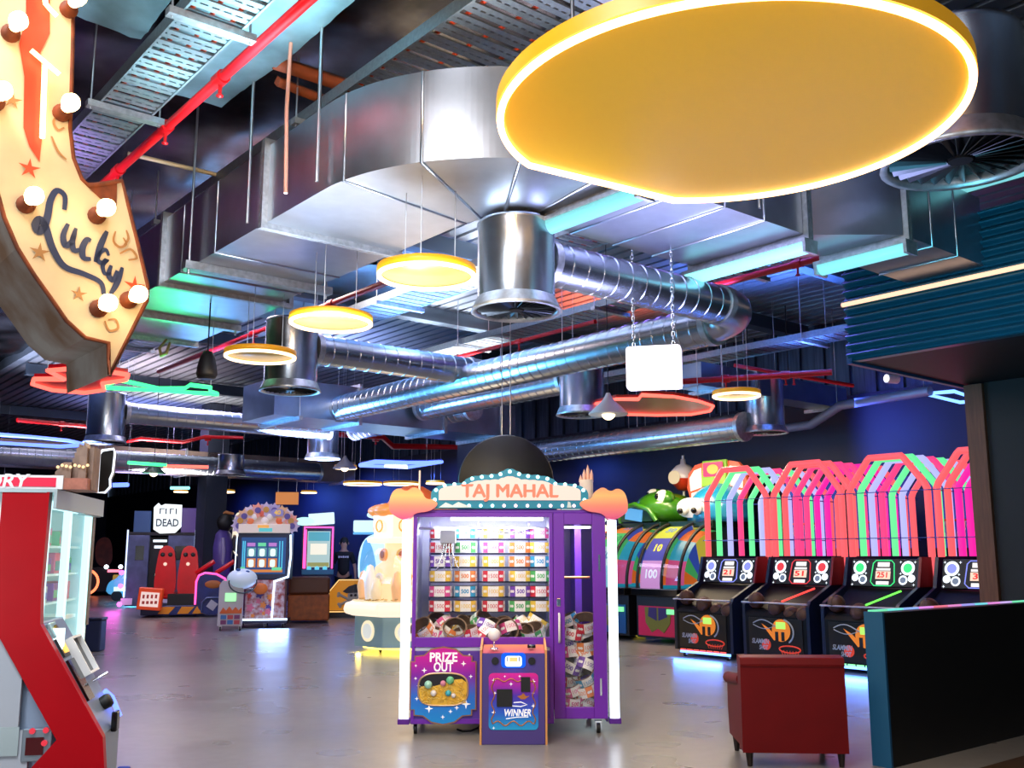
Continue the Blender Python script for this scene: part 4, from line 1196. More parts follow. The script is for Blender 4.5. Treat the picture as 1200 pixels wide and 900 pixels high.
# pink clouds and white spires
CLOUD = grad('pink orange cloud', [(0.0, '#d0407c'), (0.4, '#e68068'), (0.7, '#f0b068'), (1.0, '#e88a60')], 1.8, 2.1, es=0.3)
def cloud(cx, s):
    o = [(-0.22, 1.88), (-0.20, 2.03), (-0.13, 2.08), (-0.06, 2.04), (0.0, 2.09), (0.07, 2.05), (0.10, 1.98), (0.18, 1.975), (0.22, 1.93), (0.14, 1.87), (0.02, 1.86), (-0.03, 1.81), (-0.10, 1.80), (-0.16, 1.83)]
    return [(cx + s * x, z) for x, z in o]
def smooth2(P, it=2):
    for _ in range(it):
        Q = []
        for a, b in zip(P, P[1:] + P[:1]):
            Q += [(a[0] * 0.75 + b[0] * 0.25, a[1] * 0.75 + b[1] * 0.25), (a[0] * 0.25 + b[0] * 0.75, a[1] * 0.25 + b[1] * 0.75)]
        P = Q
    return P
MB().prism(smooth2(cloud(-0.84, 1)), -0.06, 0.10, smooth=True).build('cloud', CLOUD, PM, bevel=0.012)
MB().prism(smooth2(cloud(0.82, -1)), -0.06, 0.10, smooth=True).build('cloud', CLOUD, PM, bevel=0.012)
SPI = mat('ivory spire', '#ded2cc', 0.5)
MB().tube([(-0.80, 0.1, 1.9), (-0.80, 0.1, 2.24)], 0.012, 8, rad=[0.012, 0.008]).build('spire', SPI, PM)
sp_ = MB().lathe([(0.06, 1.88), (0.062, 2.17), (0.0, 2.17)], 14, (0.70, 0.25, 0))
sp_.build('spire', SPI, PM)
for k, (dx, hh) in enumerate(((-0.05, 2.22), (-0.018, 2.27), (0.015, 2.31), (0.048, 2.27))):
    MB().lathe([(0.018, 2.15), (0.016, hh - 0.05), (0.0, hh)], 8, (0.70 + dx, 0.25, 0)).build('spire_tip', mat('peach tip', '#eeb8a0', 0.5), PM)
# claw carriage
MB().tube([(-BW + 0.02, 0.35, 1.735), (XD - 0.02, 0.35, 1.735)], 0.012, 8).build('gantry_rail', STEEL, PM)
MB().tube([(-0.2, 0.3, 1.72), (0.0, 0.3, 1.69), (0.1, 0.3, 1.70), (0.2, 0.3, 1.735)], 0.006, 5).build('gantry_cable', DARK, PM)
cl = MB().bb((-0.62, 0.24, 1.60), (-0.48, 0.40, 1.72)).build('carriage', mat('grey carriage', '#b8bcc0', 0.4), PM, bevel=0.008)
for k in range(4):
    x = -0.58 + k * 0.02
    MB().tube([(x, 0.26, 1.6), (x - 0.02 + k * 0.012, 0.24, 1.5), (x - 0.05 + k * 0.035, 0.22, 1.40), (x - 0.07 + k * 0.05, 0.22, 1.36)], 0.005, 5).build('claw_prong', CHROME, cl)
for z in (1.715, 1.585, 1.46, 1.33, 1.195, 1.065):
    MB().bb((-0.72, 0.54, z - 0.085), (XD - 0.02, 0.60, z - 0.07)).build('rack_bar', mat('dark rack bar', '#3a3f66', 0.4, 0.4), PM)
for x in (-0.73, -0.28, 0.19):
    MB().bb((x - 0.008, 0.60, 0.9), (x + 0.008, 0.63, 1.8)).build('rack_post', mat('violet rack post', '#8a86c8', 0.4), PM)
# PRIZE OUT plaque
def plaque(W, H, cx, cz):
    w, h = W / 2, H / 2
    L = [(-w, -h * 0.62), (-w, h * 0.62), (-w + 0.035, h * 0.62), (-w + 0.035, h * 0.76), (-w * 0.6, h * 0.78), (-w * 0.38, h * 0.94), (0, h)]
    L = L + [(-x, z) for x, z in L[-2::-1]]
    low = [(w - 0.035, -h * 0.62), (w - 0.035, -h * 0.76), (w * 0.6, -h * 0.78), (w * 0.35, -h * 0.94), (0, -h)]
    L = L + low + [(-x, z) for x, z in low[-2::-1]]
    return [(cx + x, cz + z) for x, z in L]
pcx, pcz = -0.565, 0.405
MB().prism(plaque(0.565, 0.645, pcx, pcz), -0.022, -0.013).build('plaque_border', mat('copper trim', '#c08a6a', 0.3, 0.7), PM)
PQ = MB().prism(plaque(0.545, 0.622, pcx, pcz), -0.03, -0.022).build('plaque', grad('magenta to blue plaque', [(0.0, '#1488d8'), (0.35, '#2a6ad0'), (0.62, '#7a1ea8'), (0.9, '#c4129a')], 0.12, 0.70, es=0.12), PM)
WL = mat('white lettering', '#f2f2f6', 0.5, emit=(1, 1, 1), es=0.35)
MB().text('PRIZE', 0.105, (pcx, -0.033, 0.635), 0, width=0.235).text('OUT', 0.105, (pcx, -0.033, 0.555), 0, width=0.165).build('lettering', WL, PQ)
stars(MB(), [(pcx + a * 0.26, pcz + b * 0.3, c_) for a, b, c_ in ((-0.62, 0.42, 0.9), (0.66, 0.6, 0.9), (-0.9, 0.2, 0.6), (0.9, 0.25, 0.7), (-0.85, -0.35, 0.7), (-0.45, -0.62, 1.3), (0.75, -0.5, 1.5), (0.25, -0.7, 0.7), (0.45, -0.6, 0.8), (0.0, -0.85, 0.7), (-0.9, 0.55, 0.5), (0.85, 0.85, 0.4), (-0.8, 0.0, 0.6))], 0.028, -0.0325).build('star_print', WL, PQ)
def oval(cx, cz, w, h, n=32, p=3.2):
    return [(cx + w / 2 * math.copysign(abs(math.cos(a)) ** (2 / p), math.cos(a)), cz + h / 2 * math.copysign(abs(math.sin(a)) ** (2 / p), math.sin(a))) for a in [2 * PI * i / n for i in range(n)]]
mb = MB(); mb.tube([(x, -0.033, z) for x, z in oval(pcx - 0.0, 0.375, 0.42, 0.265)], 0.008, 6, True); mb.build('chute_rim', mat('pale copper rim', '#d8b08c', 0.3, 0.6), PQ)
MB().prism(oval(pcx, 0.375, 0.41, 0.255), -0.0315, -0.0305).build('chute_back', mat('dark chute', '#14101c', 0.5), PQ)
straw = MB(); rnd = random.Random(4)
sh = [(-0.2, 0.385), (-0.17, 0.40), (-0.1, 0.395), (-0.04, 0.41), (0.03, 0.43), (0.1, 0.455), (0.16, 0.46), (0.2, 0.43), (0.203, 0.36), (0.19, 0.29), (0.12, 0.255), (0.0, 0.247), (-0.12, 0.255), (-0.19, 0.29), (-0.203, 0.35)]
straw.prism([(pcx + x, z) for x, z in sh], -0.036, -0.0316)
for k in range(260):
    x = rnd.uniform(-0.185, 0.185); z = rnd.uniform(0.265, 0.40 + 0.04 * (x > 0))
    a = rnd.uniform(0, PI)
    straw.tube([(pcx + x - 0.013 * math.cos(a), -0.037, z - 0.013 * math.sin(a)), (pcx + x, -0.044, z), (pcx + x + 0.013 * math.cos(a), -0.037, z + 0.013 * math.sin(a))], 0.0025, 4, mi=k % 2)
so = tag(straw.build('straw', [mat('golden straw', '#e6b83c', 0.6), mat('pale straw', '#f0d070', 0.6)], PQ), kind='stuff')
for (x, z, c_, r_) in ((-0.125, 0.415, '#9fd8c8', 0.034), (0.06, 0.45, '#6ac49a', 0.034), (0.0, 0.425, '#d88aa8', 0.025), (-0.08, 0.345, '#e8e4ea', 0.026), (0.045, 0.345, '#3cb0c8', 0.026), (0.09, 0.325, '#eae6f0', 0.02)):
    MB().ball((pcx + x, -0.045, z), r_, 14, 10).build('capsule', mat('capsule ' + c_, c_, 0.25), PQ)
for x, y in ((-0.80, 0.07), (0.76, 0.07), (-0.80, 0.88), (0.76, 0.88)):
    caster(PM, x, y, 0.042)
for (x, z) in ((-0.855, 0.27), (-0.855, 1.0), (-0.80, 0.13), (0.8, 0.22), (0.36, 0.3), (0.36, 1.4)):
    pass
mb = MB().tube([(-0.45, 0.2, 0.012), (-0.40, 0.1, 0.012), (-0.33, 0.12, 0.012), (-0.27, 0.16, 0.03), (-0.22, 0.25, 0.09)], 0.008, 5)
mb.build('power_cord', BLACK, PM)

# paper prize rings: a card ring with a printed outside
RC = {'red': '#cf2438', 'green': '#4cae5c', 'pink': '#dc4a8e', 'orange': '#e8843c', 'yellow': '#ecc440', 'purple': '#6a3aa6', 'blue': '#2c98c4'}
CARD = mat('brown card', '#6e5236', 0.8, noise=0.25, nscale=20)
PAPER = mat('white paper print', '#f0eee8', 0.6)
_ring = {}
def ring_meshes(colour, num):
    key = (colour, num)
    if key in _ring: return _ring[key]
    R, H, n = 0.105, 0.092, 40
    mb = MB()
    vs = []; fs = []; mi = []
    for j in range(n):
        a = 2 * PI * j / n - PI / 2
        for rr, z in ((R, 0), (R, H), (R - 0.012, H), (R - 0.012, 0)):
            vs.append((rr * math.cos(a), rr * math.sin(a), z))
    for j in range(n):
        k = (j + 1) % n
        jj = (j + n // 8) % (n // 4)
        fs.append((j * 4, k * 4, k * 4 + 1, j * 4 + 1)); mi.append(1 if (jj < 2 or jj >= n // 4 - 2) else 0)
        fs.append((j * 4 + 1, k * 4 + 1, k * 4 + 2, j * 4 + 2)); mi.append(2)
        fs.append((j * 4 + 2, k * 4 + 2, k * 4 + 3, j * 4 + 3)); mi.append(2)
        fs.append((j * 4 + 3, k * 4 + 3, k * 4, j * 4)); mi.append(2)
    for f_, m_ in zip(fs, mi): mb.add([vs[i] for i in f_], [(0, 1, 2, 3)], m_, True)
    body = mb.build('ring_body', [PAPER, mat('ring ink ' + colour, RC[colour], 0.5), CARD])
    tb = MB(); tv, tf = text_geo(num, 0.05, 0.0, 0.0, 1.0)
    def wrap(x, z, off, r_=R + 0.0012):
        a = off + x / R
        return (r_ * math.sin(a), -r_ * math.cos(a), z)
    for off in (0, PI / 2, PI, -PI / 2):
        tb.add([wrap(v[0] * 0.95, H / 2 + v[1], off) for v in tv], tf, 0)
        for sx in (-1, 1):
            for q in range(1):
                tb.add([wrap(sx * 0.072 + 0.013 * math.cos(2 * PI * k / 10), H / 2 + 0.013 * math.sin(2 * PI * k / 10), off) for k in range(10)], [tuple(range(10))], 1)
    num_o = tb.build('number_print', [mat('ring number ' + colour, RC[colour], 0.5), PAPER])
    r = (body.data, num_o.data)
    bpy.data.objects.remove(body); bpy.data.objects.remove(num_o)
    _ring[key] = r
    return r
def ring(colour, num, loc, rot, label, group):
    t = thing('prize_ring', label, 'prize ring', loc, 0, group)
    t.rotation_euler = rot
    for nm, me in zip(('ring_body', 'number_print'), ring_meshes(colour, num)):
        o = bpy.data.objects.new(nm, me); COL.objects.link(o); o.parent = t
    return t
rows = [('top', 1.715, 'red blue yellow purple pink'), ('second', 1.585, 'red green pink orange yellow'), ('third', 1.46, 'purple yellow yellow orange blue'),
        ('fourth', 1.33, 'yellow orange red yellow green'), ('fifth', 1.195, 'pink blue yellow purple red'), ('bottom', 1.065, 'red yellow red green yellow')]
cols_ = [('first', -0.62), ('second', -0.395), ('third', -0.14), ('fourth', 0.10), ('fifth', 0.285)]
NUM = {'red': '1500', 'yellow': '1000', 'green': '500', 'pink': '1000', 'blue': '500', 'orange': '500', 'purple': '500'}
PMW = Matrix.Translation((-0.02, 8.75, 0)) @ Matrix.Rotation(0.02, 4, 'Z')
for rn, z, cs in rows:
    for (cn, x), c_ in zip(cols_, cs.split()):
        num = NUM[c_]
        if rn == 'bottom' and cn == 'third': num = '1000'
        ring(c_, num, PMW @ Vector((x, 0.43, z - 0.067)), (0, 0, random.uniform(-0.08, 0.08)),
             '%s ended paper ring in the %s rack row, %s column, of the purple machine' % (c_, rn, cn), 'paper rings on the rack')
# rings fallen in heaps
names = list(RC)
rnd = random.Random(11)
heap = []
for k in range(22):
    x = -0.74 + (k % 11) * 0.098 + rnd.uniform(-0.03, 0.03)
    lay = k // 11
    y = 0.14 + rnd.uniform(0, 0.10) + (0.22 if lay else 0)
    z = 0.79 + rnd.uniform(0.0, 0.07) + 0.05 * lay
    ring(names[rnd.randrange(7)], rnd.choice(('500', '1000', '1500')), PMW @ Vector((x, y, z - 0.03)), (rnd.choice((0.25, 0.5, -0.4, 0.8)), rnd.uniform(-0.9, 0.9), rnd.uniform(-1.5, 1.5)),
         'paper ring tumbled in the heap under the racks of the purple machine', 'fallen rings under the racks')
for k in range(16):
    lay = k // 2
    x = 0.535 + (k % 2) * 0.13 + rnd.uniform(-0.015, 0.015)
    z = 0.23 + lay * 0.092 + rnd.uniform(-0.01, 0.01)
    flat = lay in (3, 4, 6)
    ring(names[rnd.randrange(7)], rnd.choice(('500', '1000', '1500')), PMW @ Vector((x, 0.16 + rnd.uniform(0, 0.12), z)), (rnd.uniform(-0.3, 0.3) + (0 if flat else 0.25), rnd.uniform(-0.5, 0.5), rnd.uniform(-0.6, 0.6)),
         'paper ring piled behind the narrow glass door of the purple machine', 'rings behind the narrow door')

# ================================================================== winner pedestal in front of it
PD = thing('control_pedestal', 'small purple joystick pedestal standing in front of the purple prize machine', 'control stand', (0.012, 8.30, 0), 0.0)
VIO = mat('violet pedestal panel', '#4a3a86', 0.45)
MB().bb((-0.255, 0.0, 0.0), (0.255, 0.40, 0.71)).build('case', VIO, PD, bevel=0.004)
for sx in (-1, 1):
    MB().prism([(-0.008, 0.0), (0.40, 0.0), (0.40, 0.80), (-0.008, 0.735)], sx * 0.256, sx * 0.272, 'X').build('side_cheek', mat('orange edged cheek', '#d89a5c', 0.4), PD)
MB().prism([(0.0, 0.711), (0.40, 0.745), (0.40, 0.711)], -0.254, 0.254, 'X').build('top_panel', grad('orange top print', [(0, '#c4406a'), (1, '#d88a4a')], 0.0, 0.4, axis=1), PD)
MB().lathe([(0.035, 0.735), (0.03, 0.745), (0.008, 0.75), (0.008, 0.83)], 12, (-0.16, 0.1, 0)).build('joystick_shaft', CHROME, PD)
MB().ball((-0.16, 0.1, 0.85), 0.052, 18, 12).build('joystick_ball', mat('white joystick ball', '#ece8ea', 0.35), PD)
MB().lathe([(0.035, 0.74), (0.033, 0.765), (0, 0.768)], 16, (0.15, 0.15, 0)).build('push_button', BLACKG, PD)
MB().prism(rrect(0, 0.655, 0.20, 0.12, 0.03), -0.006, 0.0).build('display_surround', glow('blue display surround', (0.0, 0.12, 0.95), 0.9), PD)
dp = MB().prism(rrect(0, 0.648, 0.135, 0.082, 0.02), -0.012, -0.006).build('display', glow('white display', (0.9, 0.96, 1.0), 1.6), PD)
MB().bb((-0.032, -0.014, 0.645), (0.032, -0.0125, 0.68)).build('amber_digits', glow('amber display', (1.0, 0.5, 0.1), 1.2), dp)
MB().text('1', 0.05, (-0.048, -0.0135, 0.662)).text('1', 0.05, (0.048, -0.0135, 0.662)).build('lettering', BLACK, dp)
for sx in (-1, 1):
    MB().tube([(sx * 0.148, 0.001, 0.65), (sx * 0.148, -0.012, 0.65)], 0.03, 20).tube([(sx * 0.148, -0.012, 0.65), (sx * 0.148, -0.014, 0.65)], 0.017, 16).build('speaker', BLACK, PD)
AR = MB().prism(rrect(0, 0.335, 0.40, 0.44, 0.035), -0.006, 0.0).build('art_panel', grad('magenta to cyan print', [(0.0, '#1a9ad0'), (0.3, '#2458c4'), (0.6, '#4a2aa8'), (0.85, '#b01a9c'), (1.0, '#d81e86')], 0.115, 0.555, es=0.15), PD)
fil = MB(); FIL = mat('copper filigree', '#c47a3c', 0.4, 0.4)
for sx in (-1, 1):
    fil.tube([(sx * (0.165 + 0.012 * math.sin(k * 0.9)), -0.008, 0.16 + k * 0.018) for k in range(20)], 0.005, 4)
fil.tube([(-0.16 + k * 0.016, -0.008, 0.165 + 0.018 * math.sin(k * 0.8)) for k in range(21)], 0.005, 4)
fil.tube([(-0.16 + k * 0.016, -0.008, 0.50 + 0.012 * math.sin(k * 0.9)) for k in range(21)], 0.005, 4)
fil.build('filigree_print', FIL, AR)
lamp = [(0.03, 0.375), (0.06, 0.352), (0.09, 0.352), (0.13, 0.378), (0.10, 0.375), (0.085, 0.395), (0.075, 0.40), (0.065, 0.385)]
MB().prism(lamp, -0.009, -0.0065).build('lamp_print', FIL, AR)
MB().bb((-0.135, -0.02, 0.295), (-0.01, -0.0065, 0.43)).build('bill_slot', BLACK, AR)
MB().bb((0.06, -0.018, 0.41), (0.135, -0.0065, 0.525)).build('coin_plate', BLACK, AR)
MB().text('WINNER', 0.075, (0.03, -0.0085, 0.245), 0, width=0.215, shear=0.2).build('lettering', WL, AR)
sw_ = MB(); sw_.tube([(-0.06, -0.008, 0.20), (0.02, -0.008, 0.212), (0.12, -0.008, 0.215)], 0.004, 4); sw_.tube([(-0.01, -0.008, 0.30), (0.06, -0.008, 0.295), (0.11, -0.008, 0.31), (0.06, -0.008, 0.33), (0.0, -0.008, 0.325)], 0.004, 4)
sw_.build('swash_print', WL, AR)
stars(MB(), [(-0.16, 0.5, 0.8), (0.16, 0.49, 1), (-0.02, 0.47, 0.8), (0.16, 0.3, 0.9), (-0.16, 0.25, 0.9), (-0.15, 0.4, 0.7), (0.16, 0.40, 0.6), (-0.16, 0.13, 0.6), (0.05, 0.53, 0.6), (-0.07, 0.53, 0.5)], 0.022, -0.0085).build('star_print', WL, AR)
light('pedestal_glow', 'POINT', (0.012, 8.24, 0.65), 0.5, (0.1, 0.3, 1.0), 0.05)
# ================================================================== the row of hoop games
FRZ = GA - PI / 2
COR = glow('coral tube', (1.0, 0.12, 0.14), 1.05); GRN = glow('mint tube', (0.16, 0.95, 0.36), 1.0); LAV = glow('lavender tube', (0.50, 0.52, 1.0), 1.0)
PNK = glow('rose tube', (1.0, 0.06, 0.24), 1.05); MAG = glow('magenta tube', (0.95, 0.02, 0.38), 1.05); CYT = glow('aqua tube', (0.2, 0.8, 1.0), 0.9)
CASE = mat('black cabinet laminate', '#08090f', 0.5, noise=0.2, nscale=4, spec=0.2)
WEDGE = mat('dark blue cabinet laminate', '#101a38', 0.35)
def ring_face(mb, cx, cz, r, y, mi_ring, mi_in):
    n = 22
    mb.face([(cx + r * math.cos(2 * PI * k / n), y, cz + r * math.sin(2 * PI * k / n)) for k in range(n)], mi_ring)
    mb.face([(cx + r * 0.7 * math.cos(2 * PI * k / n), y - 0.003, cz + r * 0.7 * math.sin(2 * PI * k / n)) for k in range(n)], mi_in)
RINGW = glow('white ring light', (0.85, 0.92, 1.0), 1.5)
GRAPH = mat('grey dial', '#5a6a80', 0.4, emit=(0.2, 0.25, 0.35), es=0.5)
def hoop_game(i, label, tubes, tint, digits, strip, led):
    t = thing('hoop_game', label, 'arcade machine', G(11.65, 9.80 - 1.28 * i), FRZ, 'basketball hoop games')
    W = 0.50
    # cabinet side cheeks and boxes
    prof = [(0, 0.1), (0, 0.80), (0.05, 0.88), (0.55, 1.09), (0.66, 1.47), (3.0, 1.47), (3.0, 0.1)]
    for sx in (-1, 1):
        MB().prism(prof, sx * (W + 0.002), sx * (W + 0.05), 'X').build('side_cheek', WEDGE, t, bevel=0.006)
    MB().prism([(0.0, 0.1), (0.0, 0.66), (0.06, 0.74), (0.12, 0.74), (0.62, 1.06), (3.0, 1.06), (3.0, 0.1)], -W, W, 'X').build('cabinet', CASE, t)
    MB().tube([(-W - 0.04, -0.02, 0.84), (W + 0.04, -0.02, 0.84)], 0.013, 8).build('ball_rail', mat('pale rail', '#b9b4c0', 0.3, 0.8), t)
    # printed front
    A = MB().bb((-0.44, -0.012, 0.14), (0.44, -0.002, 0.635)).build('front_panel', mat('dark court print', '#0c0c10', 0.35, noise=0.0, nscale=6, col2='#20160e'), t)
    OB = mat('orange ball print', '#e8741c', 0.5, emit=(1, 0.35, 0.03), es=0.35); LG = mat('silver print', '#a9b4c4', 0.4)
    mb = MB(); y = -0.0145
    mb.face([(0.1 + 0.15 * math.cos(2 * PI * k / 24), y, 0.48 + 0.15 * math.sin(2 * PI * k / 24)) for k in range(24)], 0)
    mb.face([(-0.02, y, 0.34), (0.05, y, 0.36), (-0.10, y, 0.50), (-0.22, y, 0.56)], 0)
    mb.tube([(0.1 + 0.2 * math.cos(a), y, 0.46 + 0.17 * math.sin(a)) for a in [-0.9 + k * 0.2 for k in range(12)]], 0.013, 5, mi=1)
    mb.tube([(-0.36 + k * 0.05, y, 0.56 + 0.05 * math.sin(k * 0.5)) for k in range(9)], 0.008, 5, mi=1)
    mb.tube([(-0.36 + k * 0.05, y, 0.54 - 0.05 * math.sin(k * 0.42)) for k in range(8)], 0.006, 5, mi=1)
    mb.box((0.03, y - 0.004, 0.40), (0.05, 0.006, 0.12), 2); mb.box((0.13, y - 0.004, 0.40), (0.05, 0.006, 0.12), 2)
    mb.box((0.10, y - 0.006, 0.545), (0.15, 0.006, 0.09), 3)
    mb.face([(-0.15 + 0.075 * math.cos(2 * PI * k / 18), y + 0.0005, 0.28 + 0.075 * math.sin(2 * PI * k / 18)) for k in range(18)], 4)
    mb.tube([(0.23 + 0.17 * math.cos(2 * PI * k / 20), y, 0.235 + 0.045 * math.sin(2 * PI * k / 20)) for k in range(20)], 0.01, 5, True, mi=4)
    for k in range(7):
        mb.tube([(0.08 + k * 0.05, y, 0.22), (0.12 + k * 0.037, y, 0.155)], 0.005, 4, mi=4)
    mb.build('front_print', [OB, LG, BLACK, glow('lime ticket window', (0.45, 0.95, 0.15), 1.1), mat('red hoop print', '#d8341c', 0.5, emit=(1, 0.1, 0.03), es=0.25)], A)
    MB().text('SLAMMIN', 0.09, (-0.25, -0.0165, 0.315), 0, width=0.29, shear=0.25).text('SHOT', 0.085, (-0.2, -0.0165, 0.235), 0, width=0.15, shear=0.25).build('lettering', LG, A)
    mb = MB()
    for k in range(7): mb.bb((-0.43 + k * 0.125, -0.016, 0.095), (-0.33 + k * 0.125, -0.004, 0.12))
    mb.build('dash_light', strip, t)
    MB().bb((-0.46, 0.01, 0.06), (0.46, 0.05, 0.09)).build('under_light', led, t)
    for x in (-0.4, 0.4):
        for y in (0.06, 2.8): caster(t, x, y, 0.035, WHITEP)
    # sloping scoreboard
    dy, dz = 0.10, 0.36; Ls = math.hypot(dy, dz)
    Mx = Matrix.Translation((0.02, 0.57, 1.085)) @ Matrix.Rotation(-math.atan2(dy, dz), 4, 'X')
    SB = MB().bb((-0.47, 0.0, 0), (0.47, 0.05, Ls), 0, Mx).build('scoreboard', BLACK, t, bevel=0.006)
    for sx in (-1, 1):
        for (cx, cz, r, q) in ((sx * 0.345, 0.25, 0.095, 1), (sx * 0.29, 0.09, 0.062, 2), (sx * 0.405, 0.115, 0.05, 0)):
            n = 22; mb = MB()
            mb.add([(cx + r * math.cos(2 * PI * k / n), -0.004, cz + r * math.sin(2 * PI * k / n)) for k in range(n)], [tuple(range(n))], 0, M=Mx)
            mb.add([(cx + r * 0.66 * math.cos(2 * PI * k / n), -0.007, cz + r * 0.66 * math.sin(2 * PI * k / n)) for k in range(n)], [tuple(range(n))], q, M=Mx)
            mb.build('ring_light', [RINGW, tint, GRAPH], SB)
    oc = [(-0.17, 0.06), (-0.12, 0.01), (0.12, 0.01), (0.17, 0.06), (0.15, 0.31), (0.11, 0.35), (-0.11, 0.35), (-0.15, 0.31)]
    mb = MB(); mb.tube([(x, -0.006, z) for x, z in oc], 0.007, 5, True, M=Mx); mb.build('octagon_light', tint, SB)
    DS = MB().bb((-0.105, -0.008, 0.10), (0.105, -0.002, 0.205), 0, Mx).bb((-0.09, -0.008, 0.025), (0.09, -0.002, 0.07), 1, Mx).bb((-0.1, -0.008, 0.215), (0.1, -0.002, 0.245), 1, Mx).bb((-0.085, -0.008, 0.265), (0.085, -0.002, 0.325), 1, Mx)
    DS.build('display', [glow('pale score window', (1.0, 0.72, 0.55), 1.0), glow('white logo plate', (1, 0.95, 0.93), 1.0)], SB)
    MB().text(digits, 0.1, (0, -0.0095, 0.152), 0, Mx, width=0.15).build('digits', glow('red digits', (1.0, 0.02, 0.02), 1.0), SB)
    mb = MB()
    for (x, z) in ((-0.44, 0.33), (-0.24, 0.33), (0.24, 0.33), (0.44, 0.33), (-0.25, 0.175), (0.25, 0.175), (-0.44, 0.02), (0.44, 0.03)):
        mb.add([(x + (0.022 if k % 2 == 0 else 0.006) * math.cos(PI / 4 * k), -0.004, z + (0.022 if k % 2 == 0 else 0.006) * math.sin(PI / 4 * k)) for k in range(8)], [tuple(range(8))], 0, M=Mx)
    mb.build('star_light', RINGW, SB)
    MB().prism([(0.5, 1.09), (0.60, 1.47), (0.9, 1.47), (0.9, 1.09)], W + 0.051, W + 0.085, 'X').build('corner_block', mat('dark red block', '#7a0c16', 0.4), t)
    # arches of glowing tube
    for k, m in enumerate(tubes):
        y = 0.88 + k * 0.28; w = 0.575; r = 0.046
        b = 1.10 if k == 0 else 1.48
        P = [(-w, y, b), (-w, y, 2.36), (-w + 0.03, y, 2.43), (-0.27, y, 2.79), (-0.235, y, 2.82), (0.235, y, 2.82), (0.27, y, 2.79), (w - 0.03, y, 2.43), (w, y, 2.36), (w, y, b)]
        rad = [0.014 if k == 0 else r, r, r, r, r, r, r, r, r, 0.014 if k == 0 else r]
        if k == 0:
            P.insert(1, (-w, y, 1.5)); rad.insert(1, r); P.insert(-1, (w, y, 1.5)); rad.insert(-1, r)
        MB().tube(P, r, 10, rad=rad).build('tube_arch', m, t)
    LW = mat('blue wire', '#3a58b0', 0.4, 0.6)
    for z in (1.72, 2.34):
        for sx in (-1, 1):
            MB().tube([(sx * 0.63, 0.82, z), (sx * 0.63, 0.88 + 0.28 * len(tubes), z)], 0.008, 5).build('side_wire', LW, t)
        MB().tube([(-0.63, 0.82, z), (0.63, 0.82, z)], 0.006, 5).build('front_wire', LW, t)
    # backboard and hoop
    MB().bb((-0.5, 2.86, 1.6), (0.5, 2.90, 2.7)).build('backboard', mat('deep blue backboard', '#14287a', 0.3, emit=(0.02, 0.08, 0.6), es=0.35), t)
    mb = MB(); mb.tube([(0.21 * math.cos(2 * PI * k / 20), 2.62 + 0.21 * math.sin(2 * PI * k / 20), 2.0) for k in range(20)], 0.012, 6, True)
    mb.build('hoop', mat('orange hoop', '#e05a1c', 0.4), t)
    mb = MB()
    for k in range(12):
        a = 2 * PI * k / 12; a2 = a + 0.26
        mb.tube([(0.21 * math.cos(a), 2.62 + 0.21 * math.sin(a), 2.0), (0.12 * math.cos(a2), 2.62 + 0.12 * math.sin(a2), 1.72)], 0.004, 4)
        mb.tube([(0.21 * math.cos(a), 2.62 + 0.21 * math.sin(a), 2.0), (0.12 * math.cos(a - 0.26), 2.62 + 0.12 * math.sin(a - 0.26), 1.72)], 0.004, 4)
    mb.build('net', WHITEP, t)
    # gleaming guard strip in the ball lane
    if i in (1, 2):
        MB().tube([(0.05, 0.10, 0.86), (0.36, 0.44, 1.04)], 0.012, 6).build('lane_light', (glow('red lane light', (1, 0.05, 0.04), 2.0) if i == 1 else glow('green lane light', (0.15, 1.0, 0.08), 1.8)), t)
    M4 = Matrix.Translation(t.location) @ Matrix.Rotation(FRZ, 4, 'Z')
    for k in range(4):
        ball = MB().ball((0, 0, 0.115), 0.115, 20, 14)
        bl = ball.build('basketball', mat('orange brown basketball', '#4a2a1a', 0.55, bump=0.2, bscale=120))
        bl.location = M4 @ Vector((-0.36 + k * 0.235, 0.135, 0.765)); bl.rotation_euler = (0.5 + k, 0.3 * k, FRZ + k)
        tag(bl, 'brown basketball in the tray of the hoop game %s' % ('whose score reads 21', 'with the red glowing dials', 'with the green glowing dials', 'next to the timber post')[i], 'basketball', 'basketballs in tray %d' % (i + 1))
        mb = MB()
        for (rx, ry) in ((0, 0), (PI / 2, 0), (0, PI / 2)):
            Mr = Matrix.Translation((0, 0, 0.115)) @ Matrix.Rotation(rx, 4, 'X') @ Matrix.Rotation(ry, 4, 'Y')
            mb.tube([(0.1155 * math.cos(2 * PI * q / 28), 0.1155 * math.sin(2 * PI * q / 28), 0) for q in range(28)], 0.0025, 4, True, M=Mr)
        mb.build('seam', BLACK, bl)
    return t
TB = glow('blue dial', (0.28, 0.32, 1.0), 1.0); TR = glow('red dial', (0.9, 0.06, 0.08), 0.9); TG = glow('green dial', (0.05, 0.85, 0.25), 1.0)
DR = glow('red dash', (1, 0.12, 0.1), 1.4); DG = glow('green dash', (0.3, 1, 0.45), 1.4)
LB = glow('blue under light', (0.12, 0.3, 1.0), 5.0)
hoop_game(0, 'hoop game with blue dials and score 21, next to the blue googly eyed game', [COR, GRN, LAV, PNK, GRN, LAV, COR], TB, '21', DR, LB)
hoop_game(1, 'hoop game with red dials under coral and magenta arches', [COR, COR, PNK, PNK, MAG, MAG, COR], TR, '51', DR, LB)
hoop_game(2, 'hoop game with green dials under coral, mint and lavender arches', [COR, GRN, LAV, PNK, GRN, LAV, COR], TG, '251', DG, LB)
hoop_game(3, 'hoop game nearest the timber post, mostly hidden by the black partition', [COR, COR, MAG, MAG, PNK, PNK, COR], TB, '38', DG, LB)
